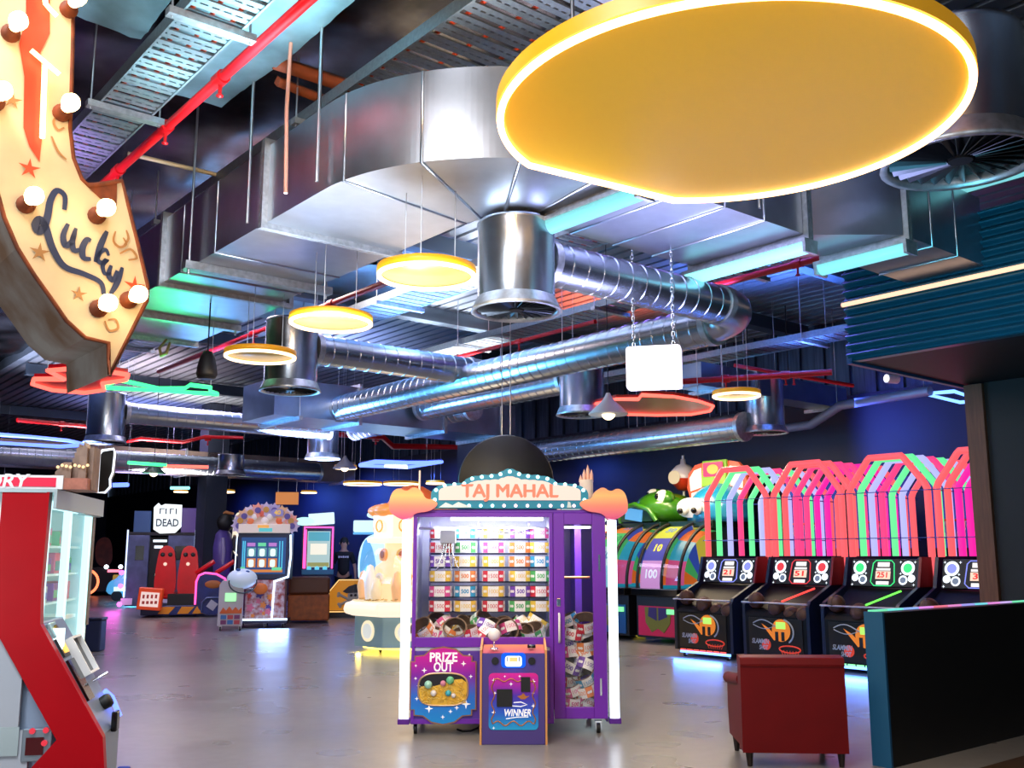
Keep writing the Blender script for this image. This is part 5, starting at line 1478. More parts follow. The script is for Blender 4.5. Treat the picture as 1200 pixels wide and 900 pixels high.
for i in range(4):
    p = G(11.55, 9.80 - 1.28 * i, 0.10)
    light('under_glow', 'AREA', p - D2 * 0.05, 12, (0.08, 0.25, 1.0), 0.9, p - D2 * 0.5 - Vector((0, 0, 0.25)), 0.08)

# ================================================================== prize wheel games with animal toppers
def arc_tube(mb, cy, cz, r, x, a0, a1, rr, mi=0, n=24):
    mb.tube([(x, cy + r * math.cos(a0 + (a1 - a0) * k / n), cz + r * math.sin(a0 + (a1 - a0) * k / n)) for k in range(n + 1)], rr, 6, mi=mi)
def wheel_game(w, label, faces, base_m, name):
    t = thing(name, label, 'arcade machine', G(13.0, w), FRZ, 'wheel games')
    MB().bb((-0.52, 0.02, 0.08), (0.52, 2.2, 0.80)).build('base_cabinet', mat('black base cabinet', '#0c0d14', 0.4), t, bevel=0.01)
    P_ = MB().bb((-0.46, 0.0, 0.12), (0.46, 0.03, 0.62)).build('front_panel', base_m, t)
    shd = [(-0.3, 0.60), (-0.28, 0.34), (-0.14, 0.18), (0.0, 0.25), (0.14, 0.18), (0.28, 0.34), (0.3, 0.60)]
    MB().prism(shd, -0.01, 0.0).build('shield_print', [mat('olive shield print', '#7a7a20', 0.5)], P_)
    MB().prism([(-0.2, 0.6), (-0.22, 0.45), (-0.02, 0.38), (-0.02, 0.6)], -0.014, -0.01).prism([(0.2, 0.6), (0.22, 0.45), (0.02, 0.38), (0.02, 0.6)], -0.014, -0.01).build('jacket_print', mat('violet print', '#35246a', 0.5), P_)
    MB().bb((0.24, -0.05, 0.5), (0.42, 0.0, 0.58)).build('ticket_light', glow('mint ticket light', (0.25, 1, 0.4), 1.1), t)
    MB().bb((-0.54, -0.10, 0.80), (0.54, 2.2, 0.92)).build('ledge', BLACKG, t, bevel=0.01)
    cy, cz, R = 1.12, 0.98, 1.05
    # drum face: bands from the ledge up and over
    x0, x1 = -0.47, 0.02
    n = len(faces)
    D_ = MB().tube([(x0 - 0.02, cy, cz), (x1 + 0.5, cy, cz)], 0.1, 12).build('drum_hub', DARK, t)
    a_s, a_e = PI * 1.02, PI * 0.42
    ds = MB(); mats = []
    for k, (txt, c_, tc) in enumerate(faces):
        b0 = a_s + (a_e - a_s) * k / n; b1 = a_s + (a_e - a_s) * (k + 1) / n
        vs = []; m = 5
        for q in range(m + 1):
            a = b0 + (b1 - b0) * q / m
            for x in (x0, x1): vs.append((x, cy + R * math.cos(a), cz + R * math.sin(a)))
        ds.add(vs, [(2 * q, 2 * q + 1, 2 * q + 3, 2 * q + 2) for q in range(m)], k, True)
        mats.append(glow('wheel band %s %d' % (name, k), lin(c_)[:3], 0.75))
    dd = ds.build('number_drum', mats, t)
    for k, (txt, c_, tc) in enumerate(faces):
        if not txt: continue
        am = a_s + (a_e - a_s) * (k + 0.5) / n
        Mx = Matrix.Translation(((x0 + x1) / 2, cy + (R + 0.006) * math.cos(am), cz + (R + 0.006) * math.sin(am))) @ Matrix.Rotation(-(PI - am), 4, 'X')
        MB().text(txt, 0.21, (0, 0, 0), 0, Mx).build('numeral', mat('wheel ink ' + tc, tc, 0.4, emit=lin(tc)[:3], es=0.3), dd)
    # side disc with coloured wedges
    sd = MB(); cs = ['#e8742c', '#2aa0c4', '#d8508c', '#e8d44c', '#3c58c0', '#4cb86a']
    nw = 14
    for k in range(nw):
        b0 = 2 * PI * k / nw; b1 = 2 * PI * (k + 1) / nw
        vs = [(x1 + 0.06, cy, cz)] + [(x1 + 0.06 + 0.30 * 0, cy + (R + 0.02) * math.cos(b0 + (b1 - b0) * q / 3), cz + (R + 0.02) * math.sin(b0 + (b1 - b0) * q / 3)) for q in range(4)]
        sd.add(vs, [(0, 1, 2, 3, 4)], k % 6)
        vs2 = []
        for q in range(4):
            a = b0 + (b1 - b0) * q / 3
            vs2 += [(x1 + 0.06, cy + (R - 0.06) * math.cos(a), cz + (R - 0.06) * math.sin(a)), (x1 + 0.42, cy + (R - 0.12) * math.cos(a), cz + (R - 0.12) * math.sin(a))]
        if math.sin((b0 + b1) / 2) > -0.15:
            sd.add(vs2, [(2 * q, 2 * q + 1, 2 * q + 3, 2 * q + 2) for q in range(3)], (k + 2) % 6, True)
    sd.build('wedge_wheel', [glow('wedge ' + c_, lin(c_)[:3], 0.5) for c_ in cs], t)
    rim = MB()
    for x in (x0 - 0.03, x1 + 0.05, x1 + 0.45): arc_tube(rim, cy, cz, R + 0.04, x, PI * 1.05, PI * 0.36, 0.03)
    rim.build('rim_hoop', BLACK, t)
    gl = MB(); vs = []
    for q in range(13):
        a = PI * 1.03 + (PI * 0.4 - PI * 1.03) * q / 12
        for x in (x0 - 0.02, x1 + 0.43): vs.append((x, cy + (R + 0.06) * math.cos(a), cz + (R + 0.06) * math.sin(a)))
    gl.add(vs, [(2 * q, 2 * q + 1, 2 * q + 3, 2 * q + 2) for q in range(12)], 0, True)
    gl.build('curved_glass', GLASS, t)
    MB().bb((-0.52, 0.9, 1.98), (0.52, 2.2, 2.1)).build('topper_shelf', mat('dark green shelf', '#10301c', 0.4), t, bevel=0.01)
    MB().bb((-0.52, 1.3, 0.9), (0.52, 2.2, 1.98)).build('rear_cabinet', WEDGE, t)
    return t
fr = wheel_game(13.15, 'wheel game topped by a big green frog head', [('', '#8ad0e0', '#333333'), ('50', '#b8e0dc', '#2a7a9a'), ('400', '#58c86a', '#1a7a3a'), ('15', '#f08a3c', '#3a6ab8'), ('', '#2a8ab8', '#333333')], mat('blue base print', '#1c5a9c', 0.4), 'frog_wheel_game')
bl_ = wheel_game(11.92, 'wheel game topped by a blue googly eyed head with orange lit horns', [('100', '#d898d8', '#f0f0ff'), ('10', '#5a58b8', '#e8d83c'), ('50', '#d8dc4c', '#5a78b0'), ('', '#5878a8', '#333333')], mat('crimson base print', '#e01858', 0.4), 'googly_wheel_game')
# frog head
FG = mat('glossy frog green', '#3c8416', 0.25, noise=0.25, nscale=2, coat=0.3)
def blob(P, name, m, parent, n=24, mm=16, c=(0, 0, 0), sc=(1, 1, 1), flt=None):
    mb = MB().ball(c, 1.0, n, mm, sc=sc)
    if flt: mb.v = [Vector(flt(v - Vector(c))) + Vector(c) for v in mb.v]
    return mb.build(name, m, parent)
hd = blob(None, 'frog_head', FG, fr, c=(0.12, 1.55, 2.32), sc=(0.60, 0.66, 0.36), flt=lambda v: (v.x, v.y, max(v.z, -0.22) + (0.05 if v.y < -0.2 and v.z > 0 else 0)))
MB().prism([(-0.46, 2.12), (-0.46, 2.26), (-0.36, 2.36), (-0.05, 2.40), (0.25, 2.30), (0.36, 2.12)], 0.86, 1.05).build('mouth_recess', mat('dark green mouth', '#0e3a16', 0.5), hd)
lip = MB(); lip.tube([(-0.50, 0.90, 2.10), (-0.50, 0.88, 2.26), (-0.38, 0.85, 2.39), (-0.05, 0.83, 2.44), (0.28, 0.85, 2.33), (0.42, 0.90, 2.12)], 0.05, 10); lip.build('upper_lip', FG, hd)
MB().box((-0.1, 0.845, 2.25), (0.42, 0.03, 0.22), ry=0.15).build('screen', glow('blue aquarium screen', (0.12, 0.42, 0.8), 0.9), hd)
for (x, y, z) in ((0.38, 1.15, 2.56), (-0.18, 1.5, 2.62)):
    e = MB().ball((x, y, z), 0.155, 18, 12).build('eyeball', mat('white eye', '#f2f2ee', 0.2), hd)
    MB().ball((x - 0.03, y - 0.11, z + 0.02), 0.065, 14, 10).build('pupil', BLACKG, e)
    MB().ball((x + 0.04, y + 0.05, z - 0.02), 0.17, 16, 10).build('eyelid', FG, e)
# float shaped ball on a pole
bz = 3.0
MB().tube([(0.25, 1.9, 2.1), (0.25, 1.9, 3.42)], 0.025, 8).build('pole', WHITEP, fr)
fl_ = MB().lathe([(0, -0.28), (0.12, -0.25), (0.235, -0.12), (0.26, -0.04)], 24, (0.25, 1.9, bz)).build('float_lower', mat('red float', '#d83a1c', 0.3), fr)
MB().lathe([(0.26, -0.04), (0.262, 0.02), (0.23, 0.13), (0.14, 0.22), (0.06, 0.25), (0.045, 0.35), (0, 0.36)], 24, (0.25, 1.9, bz)).build('float_upper', mat('pearl float', '#d8d4dc', 0.25), fr)
MB().prism(oval(0.25, bz - 0.02, 0.28, 0.26, 24, 2.2), 1.615, 1.63).build('float_badge', glow('float badge', (0.95, 0.75, 0.45), 0.7), fr)
# blue head with googly eyes and lit horns
BLU = mat('glossy azure', '#1f8fc0', 0.25, noise=0.15, nscale=2, coat=0.3)
bh = blob(None, 'round_head', BLU, bl_, c=(0.22, 1.5, 2.18), sc=(0.60, 0.62, 0.62), flt=lambda v: (v.x, v.y, max(v.z, -0.1)))
MB().prism(oval(0.03, 2.34, 0.66, 0.36, 28, 2.2), 0.90, 0.96).build('eye_patch', mat('pale eye patch', '#c9d0d8', 0.4), bh)
for (x, z) in ((-0.12, 2.32), (0.20, 2.32)):
    e = MB().ball((x, 0.87, z), 0.12, 16, 12, sc=(1, 0.5, 1)).build('eyeball', mat('white eye', '#f2f2ee', 0.2), bh)
    MB().ball((x - 0.01, 0.80, z - 0.04), 0.055, 12, 8).build('pupil', BLACKG, e)
HORN = mat('orange horn edge', '#d8502c', 0.4, emit=(0.9, 0.15, 0.05), es=0.3)
LITP = glow('ivory lit panel', (1.0, 0.92, 0.72), 1.3)
def horn(sx):
    o = [(0.16, 2.72), (0.30, 2.68), (0.42, 2.56), (0.50, 2.40), (0.62, 2.50), (0.70, 2.75), (0.66, 3.0), (0.50, 3.16), (0.28, 3.20)]
    return [(0.15 + sx * x, z) for x, z in o]
for sx in (-1, 1):
    h = MB().prism(horn(sx), 1.50, 1.58).build('horn_panel', HORN, bl_, bevel=0.02)
    MB().prism([(0.15 + sx * x, z) for x, z in ((0.34, 2.74), (0.60, 2.68), (0.62, 2.92), (0.50, 3.06), (0.34, 3.10))], 1.475, 1.495).build('lit_panel', LITP, h)
    MB().prism([(0.15 + sx * x, z) for x, z in ((0.45, 2.50), (0.58, 2.55), (0.58, 2.64), (0.36, 2.68))], 1.475, 1.495).build('lit_panel', LITP, h)
sg_ = MB().box((0.15, 1.46, 2.98), (0.56, 0.06, 0.48), rx=-0.1).build('sign_board', mat('lime sign board', '#7cae2c', 0.4, emit=(0.3, 0.6, 0.05), es=0.3), bl_, bevel=0.015)
MB().prism(rrect(0.15, 3.05, 0.46, 0.26, 0.03), 1.41, 1.425).build('sign_panel', mat('magenta sign panel', '#d0245c', 0.4, emit=(0.8, 0.05, 0.2), es=0.35), sg_)
MB().prism(oval(0.15, 3.05, 0.26, 0.18, 22, 2), 1.40, 1.41).build('sign_emblem', mat('gold emblem', '#d8a83c', 0.4, emit=(0.8, 0.5, 0.1), es=0.3), sg_)
light('wheel_glow', 'POINT', G(12.0, 12.5, 1.6), 10, (0.6, 0.9, 1.0), 0.3)
# machine with an arch of bulbs, further along the row
bm = thing('bulb_arch_game', 'white lit game with an arch of coloured bulbs behind the pink right cloud', 'arcade machine', G(13.0, 14.45), FRZ, 'wheel games')
MB().bb((-0.55, 0, 0.08), (0.55, 1.6, 1.05)).build('base_cabinet', mat('aqua base laminate', '#2a8cc4', 0.35), bm, bevel=0.02)
MB().bb((-0.55, 0.3, 1.05), (0.55, 1.6, 2.0)).build('upper_cabinet', mat('orange aqua print', '#d8743c', 0.4), bm, bevel=0.02)
MB().bb((-0.2, -0.012, 0.3), (0.2, 0.0, 0.75)).build('door', mat('blue door', '#1c6cac', 0.35), bm, bevel=0.01)
bs = MB().prism(arc(0, 2.0, 0.62, 0, PI, 24), 0.5, 0.64).build('arch_sign', glow('white arch sign', (0.92, 1.0, 0.95), 1.1), bm)
for k in range(13):
    a = PI * k / 12
    MB().ball((0.70 * math.cos(a), 0.55, 2.0 + 0.70 * math.sin(a)), 0.068, 12, 8).build('bulb', glow('bulb tone %d' % (k % 4), [(1, 0.75, 0.45), (0.6, 1, 0.6), (1, 0.55, 0.5), (0.7, 0.7, 1)][k % 4], 1.8), bs)

# ================================================================== red armchair at the lower right
AC = thing('armchair', 'red leather armchair seen from behind beside the black partition', 'armchair', (2.03, 7.42, 0), -0.06)
LEA = mat('red leather', '#660509', 0.48, noise=0.15, nscale=5, bump=0.05, bscale=90, spec=0.22)
MB().prism([(-0.375, 0.10), (0.375, 0.10), (0.372, 0.755), (-0.372, 0.755)], 0.0, 0.13).build('backrest', LEA, AC, bevel=0.018, seg=3)
MB().prism([(-0.012, 0.705), (0.0, 0.762), (0.13, 0.775), (0.14, 0.70)], -0.373, 0.373, 'X').build('top_roll', LEA, AC, bevel=0.012, seg=3)
mb = MB(); mb.tube([(-0.362, -0.004, 0.703), (0.362, -0.004, 0.703)], 0.005, 6); mb.build('piping', LEA, AC)
MB().bb((-0.33, 0.13, 0.12), (0.33, 0.70, 0.30)).build('seat_base', LEA, AC, bevel=0.02)
MB().bb((-0.27, 0.13, 0.30), (0.27, 0.68, 0.43)).build('seat_cushion', LEA, AC, bevel=0.04, seg=3)
for sx in (-1, 1):
    ap = [(0.05, 0.12), (0.70, 0.12), (0.74, 0.30), (0.74, 0.50), (0.70, 0.575), (0.45, 0.60), (0.25, 0.625), (0.05, 0.66)]
    MB().prism(ap, sx * 0.26, sx * 0.36, 'X').build('armrest', LEA, AC, bevel=0.03, seg=3)
    mb = MB(); mb.tube([(sx * 0.335, 0.16, 0.59), (sx * 0.345, 0.34, 0.57), (sx * 0.35, 0.72, 0.54)], 0.045, 12); mb.build('arm_roll', LEA, AC)
WOOD = mat('dark wood leg', '#1e0f0a', 0.45)
for x, y in ((-0.32, 0.05), (0.33, 0.05), (-0.32, 0.62), (0.33, 0.62)):
    MB().lathe([(0.018, 0), (0.03, 0.115)], 4, (x, y, 0)).build('leg', WOOD, AC)
# ================================================================== far left and middle distance machines
def face_cam(p, off=0.0):
    """turn for a cabinet whose front looks back down the hall"""
    return math.atan2(-p.x, p.y) * 1.0 + off
# ---- warm octagonal pusher
p = Vector((-1.62, 16.3, 0))
wp = thing('coin_pusher', 'warm glowing octagonal coin pusher with a clear dome, left of the purple prize machine', 'arcade machine', p, 0.0)
def octo(r, z0, z1, name, m, parent=wp, rot=PI / 8, **k):
    return MB().lathe([(r, z0), (r, z1)], 8, (0, 0, 0), M=Matrix.Rotation(rot, 4, 'Z'), smooth=False).build(name, m, parent, **k)
octo(0.92, 0.1, 0.56, 'base_cabinet', mat('aqua grey base panel', '#9cc4d2', 0.35, 0.1), bevel=0.02)
for k in range(8):
    a = -PI / 2 + k * PI / 4
    ca, sa = math.cos(a), math.sin(a)
    Mx = Matrix.Rotation(a + PI / 2, 4, 'Z') @ Matrix.Translation((0, -0.853, 0.34))
    r_ = 0.16
    MB().tube([(0, 0.0, 0), (0, -0.012, 0)], r_, 24, M=Mx).build('roundel', [glow('amber roundel', (1.0, 0.82, 0.55), 1.0)], wp)
    o_ = MB().tube([(0, -0.012, 0), (0, -0.016, 0)], r_ * 0.72, 20, M=Mx); o_.build('roundel_centre', mat('pale roundel centre', '#cfd8d8', 0.4, emit=(0.9, 0.95, 0.9), es=0.5), wp)
CRM = glow('cream lit ledge', (1.0, 0.80, 0.62), 1.15)
MB().lathe([(0.95, 0.56), (1.08, 0.60), (1.11, 0.66), (1.08, 0.76), (0.95, 0.78)], 8, M=Matrix.Rotation(PI / 8, 4, 'Z'), smooth=False).build('lit_ledge', CRM, wp, bevel=0.02)
MB().lathe([(0, 0.775), (0.95, 0.782), (0.95, 0.79), (0, 0.79)], 24).build('play_deck', glow('bright play deck', (1.0, 0.8, 0.5), 0.8), wp)
MB().lathe([(0.95, 0.79), (0.94, 1.0), (0.88, 1.25), (0.76, 1.5), (0.66, 1.62), (0.60, 1.68)], 32).build('clear_dome', GLASS, wp)
MB().lathe([(0.60, 0.79), (0.60, 1.3), (0.45, 1.42), (0.45, 1.68), (0, 1.68)], 12).build('core_column', glow('warm core', (1.0, 0.74, 0.40), 1.0), wp)
for k in range(14):
    a = 2 * PI * k / 14; r_ = 0.70 + 0.08 * (k % 2)
    MB().lathe([(0.07, 0.79), (0.10, 0.9 + 0.1 * (k % 3)), (0.05, 1.12 + 0.1 * (k % 3)), (0, 1.15 + 0.1 * (k % 3))], 10, (r_ * math.cos(a), r_ * math.sin(a), 0)).build('play_figure', mat('play figure %d' % (k % 3), ['#f0d8b0', '#e89a54', '#d8dce4'][k % 3], 0.3, emit=(1, 0.8, 0.5), es=0.35), wp)
for k in range(40):
    a = k * 2.4; r_ = 0.32 + 0.5 * ((k * 7) % 11) / 11
    pass
for k in range(16):
    a = 2 * PI * k / 16 + (0.2 if k % 2 else 0)
    Mx = Matrix.Rotation(a, 4, 'Z') @ Matrix.Translation((0.5 if k % 2 else 0.63, 0, 1.5 if k % 2 else 1.12))
    MB().tube([(-0.01, 0, 0), (0.035, 0, 0)], 0.10, 20, M=Mx).build('token_disc', mat('token disc %d' % (k % 3), ['#e8842c', '#f2ead8', '#d8a83c'][k % 3], 0.35, emit=(1, 0.6, 0.25), es=0.25), wp)
    MB().tube([(0.035, 0, 0), (0.045, 0, 0)], 0.06, 16, M=Mx).build('token_centre', mat('token centre %d' % (k % 2), ['#f6e6c0', '#c8641c'][k % 2], 0.35), wp)
coins = MB(); rnd = random.Random(3)
for k in range(200):
    a = rnd.uniform(0, 2 * PI); r_ = math.sqrt(rnd.uniform(0.2, 0.8))
    coins.lathe([(0.03, 0), (0.03, 0.006)], 8, (r_ * math.cos(a), r_ * math.sin(a), 0.792 + rnd.uniform(0, 0.03)))
tag(coins.build('coins', mat('gold coins', '#e8c060', 0.25, 0.8), wp), kind='stuff')
MB().lathe([(0.60, 1.68), (0.74, 1.69), (0.76, 1.75), (0.66, 1.78)], 8, M=Matrix.Rotation(PI / 8, 4, 'Z'), smooth=False).build('collar', CRM, wp)
MB().lathe([(0.64, 1.78), (0.66, 2.12), (0, 2.14)], 8, M=Matrix.Rotation(PI / 8, 4, 'Z'), smooth=False).build('canopy', glow('warm canopy', (1.0, 0.78, 0.5), 1.2), wp)
for k in range(8):
    a = -PI / 2 + k * PI / 4
    Mx = Matrix.Rotation(a + PI / 2, 4, 'Z') @ Matrix.Translation((0, -0.615, 1.95))
    mb = MB(); mb.tube([(-0.07 + 0.08 * math.cos(q * PI / 8), -0.012, 0.09 * math.sin(q * PI / 8)) for q in range(16)], 0.014, 5, True, M=Mx)
    mb.build('ring_print', mat('amber ring print', '#e8a030', 0.4, emit=(1, 0.5, 0.1), es=0.4), wp)
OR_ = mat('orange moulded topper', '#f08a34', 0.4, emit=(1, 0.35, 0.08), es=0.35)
for k in range(8):
    a = 2 * PI * k / 8
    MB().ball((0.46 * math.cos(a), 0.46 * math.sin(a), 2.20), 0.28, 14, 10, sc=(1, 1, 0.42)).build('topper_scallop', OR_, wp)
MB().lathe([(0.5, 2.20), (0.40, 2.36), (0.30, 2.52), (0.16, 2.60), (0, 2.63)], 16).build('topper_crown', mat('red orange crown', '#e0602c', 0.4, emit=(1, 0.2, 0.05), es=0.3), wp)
MB().lathe([(0.7, 0.06), (0.76, 0.06), (0.76, 0.09), (0.7, 0.09)], 24).build('under_light', glow('yellow under light', (1.0, 0.72, 0.1), 4.0), wp)
for k in range(4):
    a = PI / 4 + k * PI / 2
    caster(wp, 0.6 * math.cos(a), 0.6 * math.sin(a), 0.03)
light('under_glow', 'POINT', p + Vector((0, -0.82, 0.06)), 4, (1.0, 0.7, 0.12), 0.04)
light('under_glow', 'POINT', p + Vector((-0.78, -0.35, 0.06)), 4, (1.0, 0.7, 0.12), 0.04)
light('pusher_glow', 'POINT', p + Vector((0, -0.7, 1.2)), 6, (1.0, 0.8, 0.5), 0.3)

# ---- flower fan cabinet
p = Vector((-5.25, 21.2, 0)); rz = 0.16
fc = thing('screen_cabinet', 'white video cabinet with a flower fan topper and curved light edge', 'arcade machine', p, rz)
WPR = mat('white floral print', '#d8d0d8', 0.4, col2='#a03a34', nscale=9)
NAV = mat('navy cabinet', '#10183a', 0.4)
prof = [(-0.1, 0.12), (0.05, 1.05), (0.0, 1.10), (-0.05, 2.08), (0.95, 2.08), (0.95, 0.12)]
MB().bb((-0.36, 0.0, 0.16), (0.52, 0.8, 1.05)).build('lower_cabinet', WPR, fc, bevel=0.02)
MB().bb((-0.58, 0.06, 1.05), (0.62, 0.9, 2.12)).build('screen_cabinet', NAV, fc, bevel=0.02)
sc_ = MB().bb((-0.50, 0.05, 1.18), (0.50, 0.058, 2.0)).build('screen', glow('dark blue screen', (0.03, 0.10, 0.32), 0.6), fc)
mb = MB()
for k in range(3):
    for j in range(2):
        x = -0.27 + k * 0.24; z = 1.42 + j * 0.24
        mb.bb((x - 0.10, 0.042, z - 0.09), (x + 0.10, 0.049, z + 0.11), 2 if j == 0 else 3)
        mb.prism(rrect(x, z, 0.12, 0.17, 0.04), 0.036, 0.041, mi=0)
    mb.bb((-0.37 + k * 0.24, 0.04, 1.80), (-0.19 + k * 0.24, 0.048, 1.88), (4, 5, 4)[k])
for x in (-0.46, -0.42, 0.36, 0.42): mb.bb((x - 0.012, 0.04, 1.3), (x + 0.012, 0.048, 1.92), 1)
mb.bb((-0.47, 0.04, 1.22), (0.44, 0.048, 1.28), 2); mb.bb((0.2, 0.036, 1.26), (0.42, 0.044, 1.33), 5); mb.bb((-0.5, 0.036, 1.24), (-0.4, 0.044, 1.34), 5)
mb.build('screen_picture', [glow('white slot', (0.8, 0.95, 0.9), 1.0), glow('cyan bar', (0.1, 0.6, 0.85), 0.9), glow('orange band', (0.75, 0.25, 0.06), 0.8), glow('teal cell', (0.12, 0.35, 0.4), 0.8), glow('violet cell', (0.5, 0.2, 0.6), 0.9), glow('green cell', (0.15, 0.7, 0.35), 0.9)], sc_)
LBW = glow('pale blue light edge', (0.62, 0.78, 1.0), 2.6)
mb = MB(); mb.tube([(0.60, 0.0, 2.06), (0.62, -0.02, 1.6), (0.58, -0.03, 1.12), (0.28, -0.06, 1.02), (0.26, -0.06, 0.5), (0.25, -0.06, 0.20)], 0.022, 8); mb.build('edge_light', LBW, fc)
mb = MB(); mb.tube([(-0.60, 0.0, 2.06), (-0.62, -0.02, 1.1)], 0.012, 8); mb.build('edge_light', LBW, fc)
MB().prism([(-0.55, -0.12), (0.6, -0.12), (0.62, 0.0), (0.62, 0.85), (-0.55, 0.85)], 0.10, 0.17, 'Z').build('plinth', NAV, fc, bevel=0.015)
mb = MB(); mb.tube([(-0.56, -0.13, 0.185), (0.0, -0.16, 0.185), (0.60, -0.13, 0.185)], 0.022, 8); mb.build('edge_light', LBW, fc)
MB().bb((-0.58, 0.0, 2.10), (0.58, 0.5, 2.30)).build('marquee', mat('ivory marquee', '#d8c8b8', 0.4, emit=(1, 0.85, 0.7), es=0.25), fc, bevel=0.01)
MB().bb((-0.12, -0.01, 2.13), (0.18, 0.0, 2.21)).build('marquee_strip', glow('aqua marquee strip', (0.12, 0.6, 0.65), 0.8), fc)
MB().bb((-0.15, -0.012, 2.215), (0.10, 0.0, 2.28)).build('marquee_strip', glow('amber marquee strip', (0.95, 0.45, 0.1), 0.8), fc)
fan = MB().prism([(x, 2.28 + (z - 2.28) * 0.72) for x, z in arc(0.02, 2.28, 0.56, 0, PI, 20)], 0.12, 0.18).build('fan_board', mat('fan board', '#c8b4a8', 0.5, emit=(1, 0.8, 0.7), es=0.15), fc)  # faint emission stands for the cabinet's light on the board
FLC = ['#b8a8c0', '#e0927a', '#c8b8c4', '#d8a878', '#a89ab8']
for k in range(11):
    a = PI * (k + 0.0) / 10
    rr_ = 0.60
    cx, cz = 0.02 + rr_ * math.cos(a), 2.26 + rr_ * math.sin(a) * 0.62
    mb = MB()
    pl_ = []
    for q in range(24):
        b_ = 2 * PI * q / 24; R_ = 0.15 * (1 + 0.22 * math.cos(8 * b_))
        pl_.append((cx + R_ * math.cos(b_), cz + R_ * math.sin(b_)))
    mb.prism(pl_, 0.05, 0.09, mi=0); mb.prism([(cx + 0.07 * math.cos(2 * PI * q / 14), cz + 0.07 * math.sin(2 * PI * q / 14)) for q in range(14)], 0.03, 0.05, mi=1)
    mb.build('flower', [mat('petal ' + FLC[k % 5], FLC[k % 5], 0.5, emit=lin(FLC[k % 5])[:3], es=0.25), mat('flower heart %d' % (k % 2), ['#6a5a98', '#d8a040'][k % 2], 0.5)], fan)  # petals emit a little in place of light from the cabinet
for (x, z, c_) in ((-0.25, 2.48, '#e8dcd0'), (-0.08, 2.55, '#d8634a'), (0.10, 2.48, '#e8dcd0'), (0.28, 2.52, '#d89a3c'), (0.0, 2.38, '#e8dcd0'), (-0.33, 2.38, '#e07a4a'), (0.33, 2.38, '#e06a3a')):
    MB().ball((x, 0.08, z), 0.085, 12, 8, sc=(1, 0.5, 1)).build('bloom', mat('bloom ' + c_, c_, 0.5, emit=lin(c_)[:3], es=0.25), fan)  # blooms emit a little too, for the same cabinet light
MB().prism(rrect(0.28, 2.56, 0.28, 0.16, 0.06), 0.02, 0.05).build('badge', mat('lilac badge', '#a8a0d0', 0.4), fan)
MB().text('40', 0.14, (0.28, 0.012, 2.56), 0, width=0.15).build('numeral', mat('gold numeral', '#e8b83c', 0.4, emit=(1, 0.6, 0.1), es=0.4), fan)
MB().ball((-0.02, -0.1, 0.86), 0.16, 16, 10, sc=(1, 0.25, 0.8)).build('orange_disc_print', mat('orange disc', '#e87a2c', 0.4), fc)
MB().box((-0.3, -0.02, 0.86), (0.24, 0.05, 0.03)).build('lever', CHROME, fc)
rnd = random.Random(8)
mb = MB()
for k in range(16):
    x = rnd.uniform(-0.3, 0.22); z = rnd.uniform(0.25, 0.98); r_ = rnd.uniform(0.03, 0.08)
    mb.face([(x + r_ * (1 + 0.3 * math.cos(5 * q * 2 * PI / 20)) * math.cos(2 * PI * q / 20), -0.004 - 0.0004 * k, z + r_ * (1 + 0.3 * math.cos(5 * q * 2 * PI / 20)) * math.sin(2 * PI * q / 20)) for q in range(20)], k % 4)
mb.build('floral_print', [mat('print red', '#c83a2c', 0.5), mat('print orange', '#e8883c', 0.5), mat('print violet', '#4a3a88', 0.5), mat('print pink', '#d8708c', 0.5)], fc)
for x in (-0.45, 0.1, 0.5):
    for y in (-0.02, 0.75): caster(fc, x, y, 0.04, WHITEP)
light('cabinet_glow', 'AREA', p + Vector((0.35, -0.3, 0.3)), 16, (0.25, 0.4, 1.0), 0.6, p + Vector((0.5, -1.2, 0)))
fc.scale = (0.92, 0.92, 0.93)
# ---- white coin stand beside it
p = Vector((-5.62, 20.3, 0))
cs_ = thing('coin_stand', 'small white stand on wheels with a rounded glossy top beside the floral cabinet', 'coin stand', p, 0.25)
MB().prism([(-0.26, 0.10), (0.22, 0.10), (0.22, 0.80), (0.16, 0.98), (-0.20, 0.98), (-0.25, 0.9)], 0.0, 0.42).build('case', mat('pale stand print', '#c4c0c8', 0.4), cs_, bevel=0.015)
MB().prism([(-0.22, 0.36), (-0.16, 0.46), (-0.10, 0.40), (-0.04, 0.48), (0.02, 0.40), (0.08, 0.47), (0.14, 0.40), (0.2, 0.46), (0.2, 0.34), (-0.22, 0.34)], -0.01, -0.001).build('flame_print', mat('flame print', '#d8642c', 0.5), cs_)
MB().bb((-0.13, -0.02, 0.58), (0.08, -0.001, 0.74)).build('display', glow('lime display', (0.35, 0.95, 0.4), 1.3), cs_)
for k in range(2):
    for j in range(3):
        MB().bb((-0.2 + j * 0.13, -0.012, 0.13 + k * 0.1), (-0.09 + j * 0.13, -0.001, 0.21 + k * 0.1)).build('ticket_window', mat('ticket window %d' % ((j + k) % 3), ['#7a2a6a', '#2a6ab0', '#b83a4a'][(j + k) % 3], 0.4), cs_)
tp = MB().ball((0.18, 0.1, 1.02), 0.24, 18, 12, sc=(1.25, 0.9, 0.85)).build('rounded_top', mat('glossy white top', '#d8e4f4', 0.2, emit=(0.6, 0.8, 1), es=0.25), cs_)
mb = MB(); mb.tube([(0.20 + 0.27 * math.cos(a), -0.06, 0.96 + 0.22 * math.sin(a)) for a in [PI * 0.95 + k * 0.25 for k in range(15)]], 0.012, 6); mb.build('dark_hoop', mat('dark teal hoop', '#0f3a44', 0.3), tp)
for (x, z) in ((0.10, 1.2), (0.28, 1.16)):
    MB().ball((x, -0.02, z), 0.045, 10, 8, sc=(1, 0.6, 0.6)).build('blue_pad', mat('blue pad', '#1c5aa8', 0.3), tp)
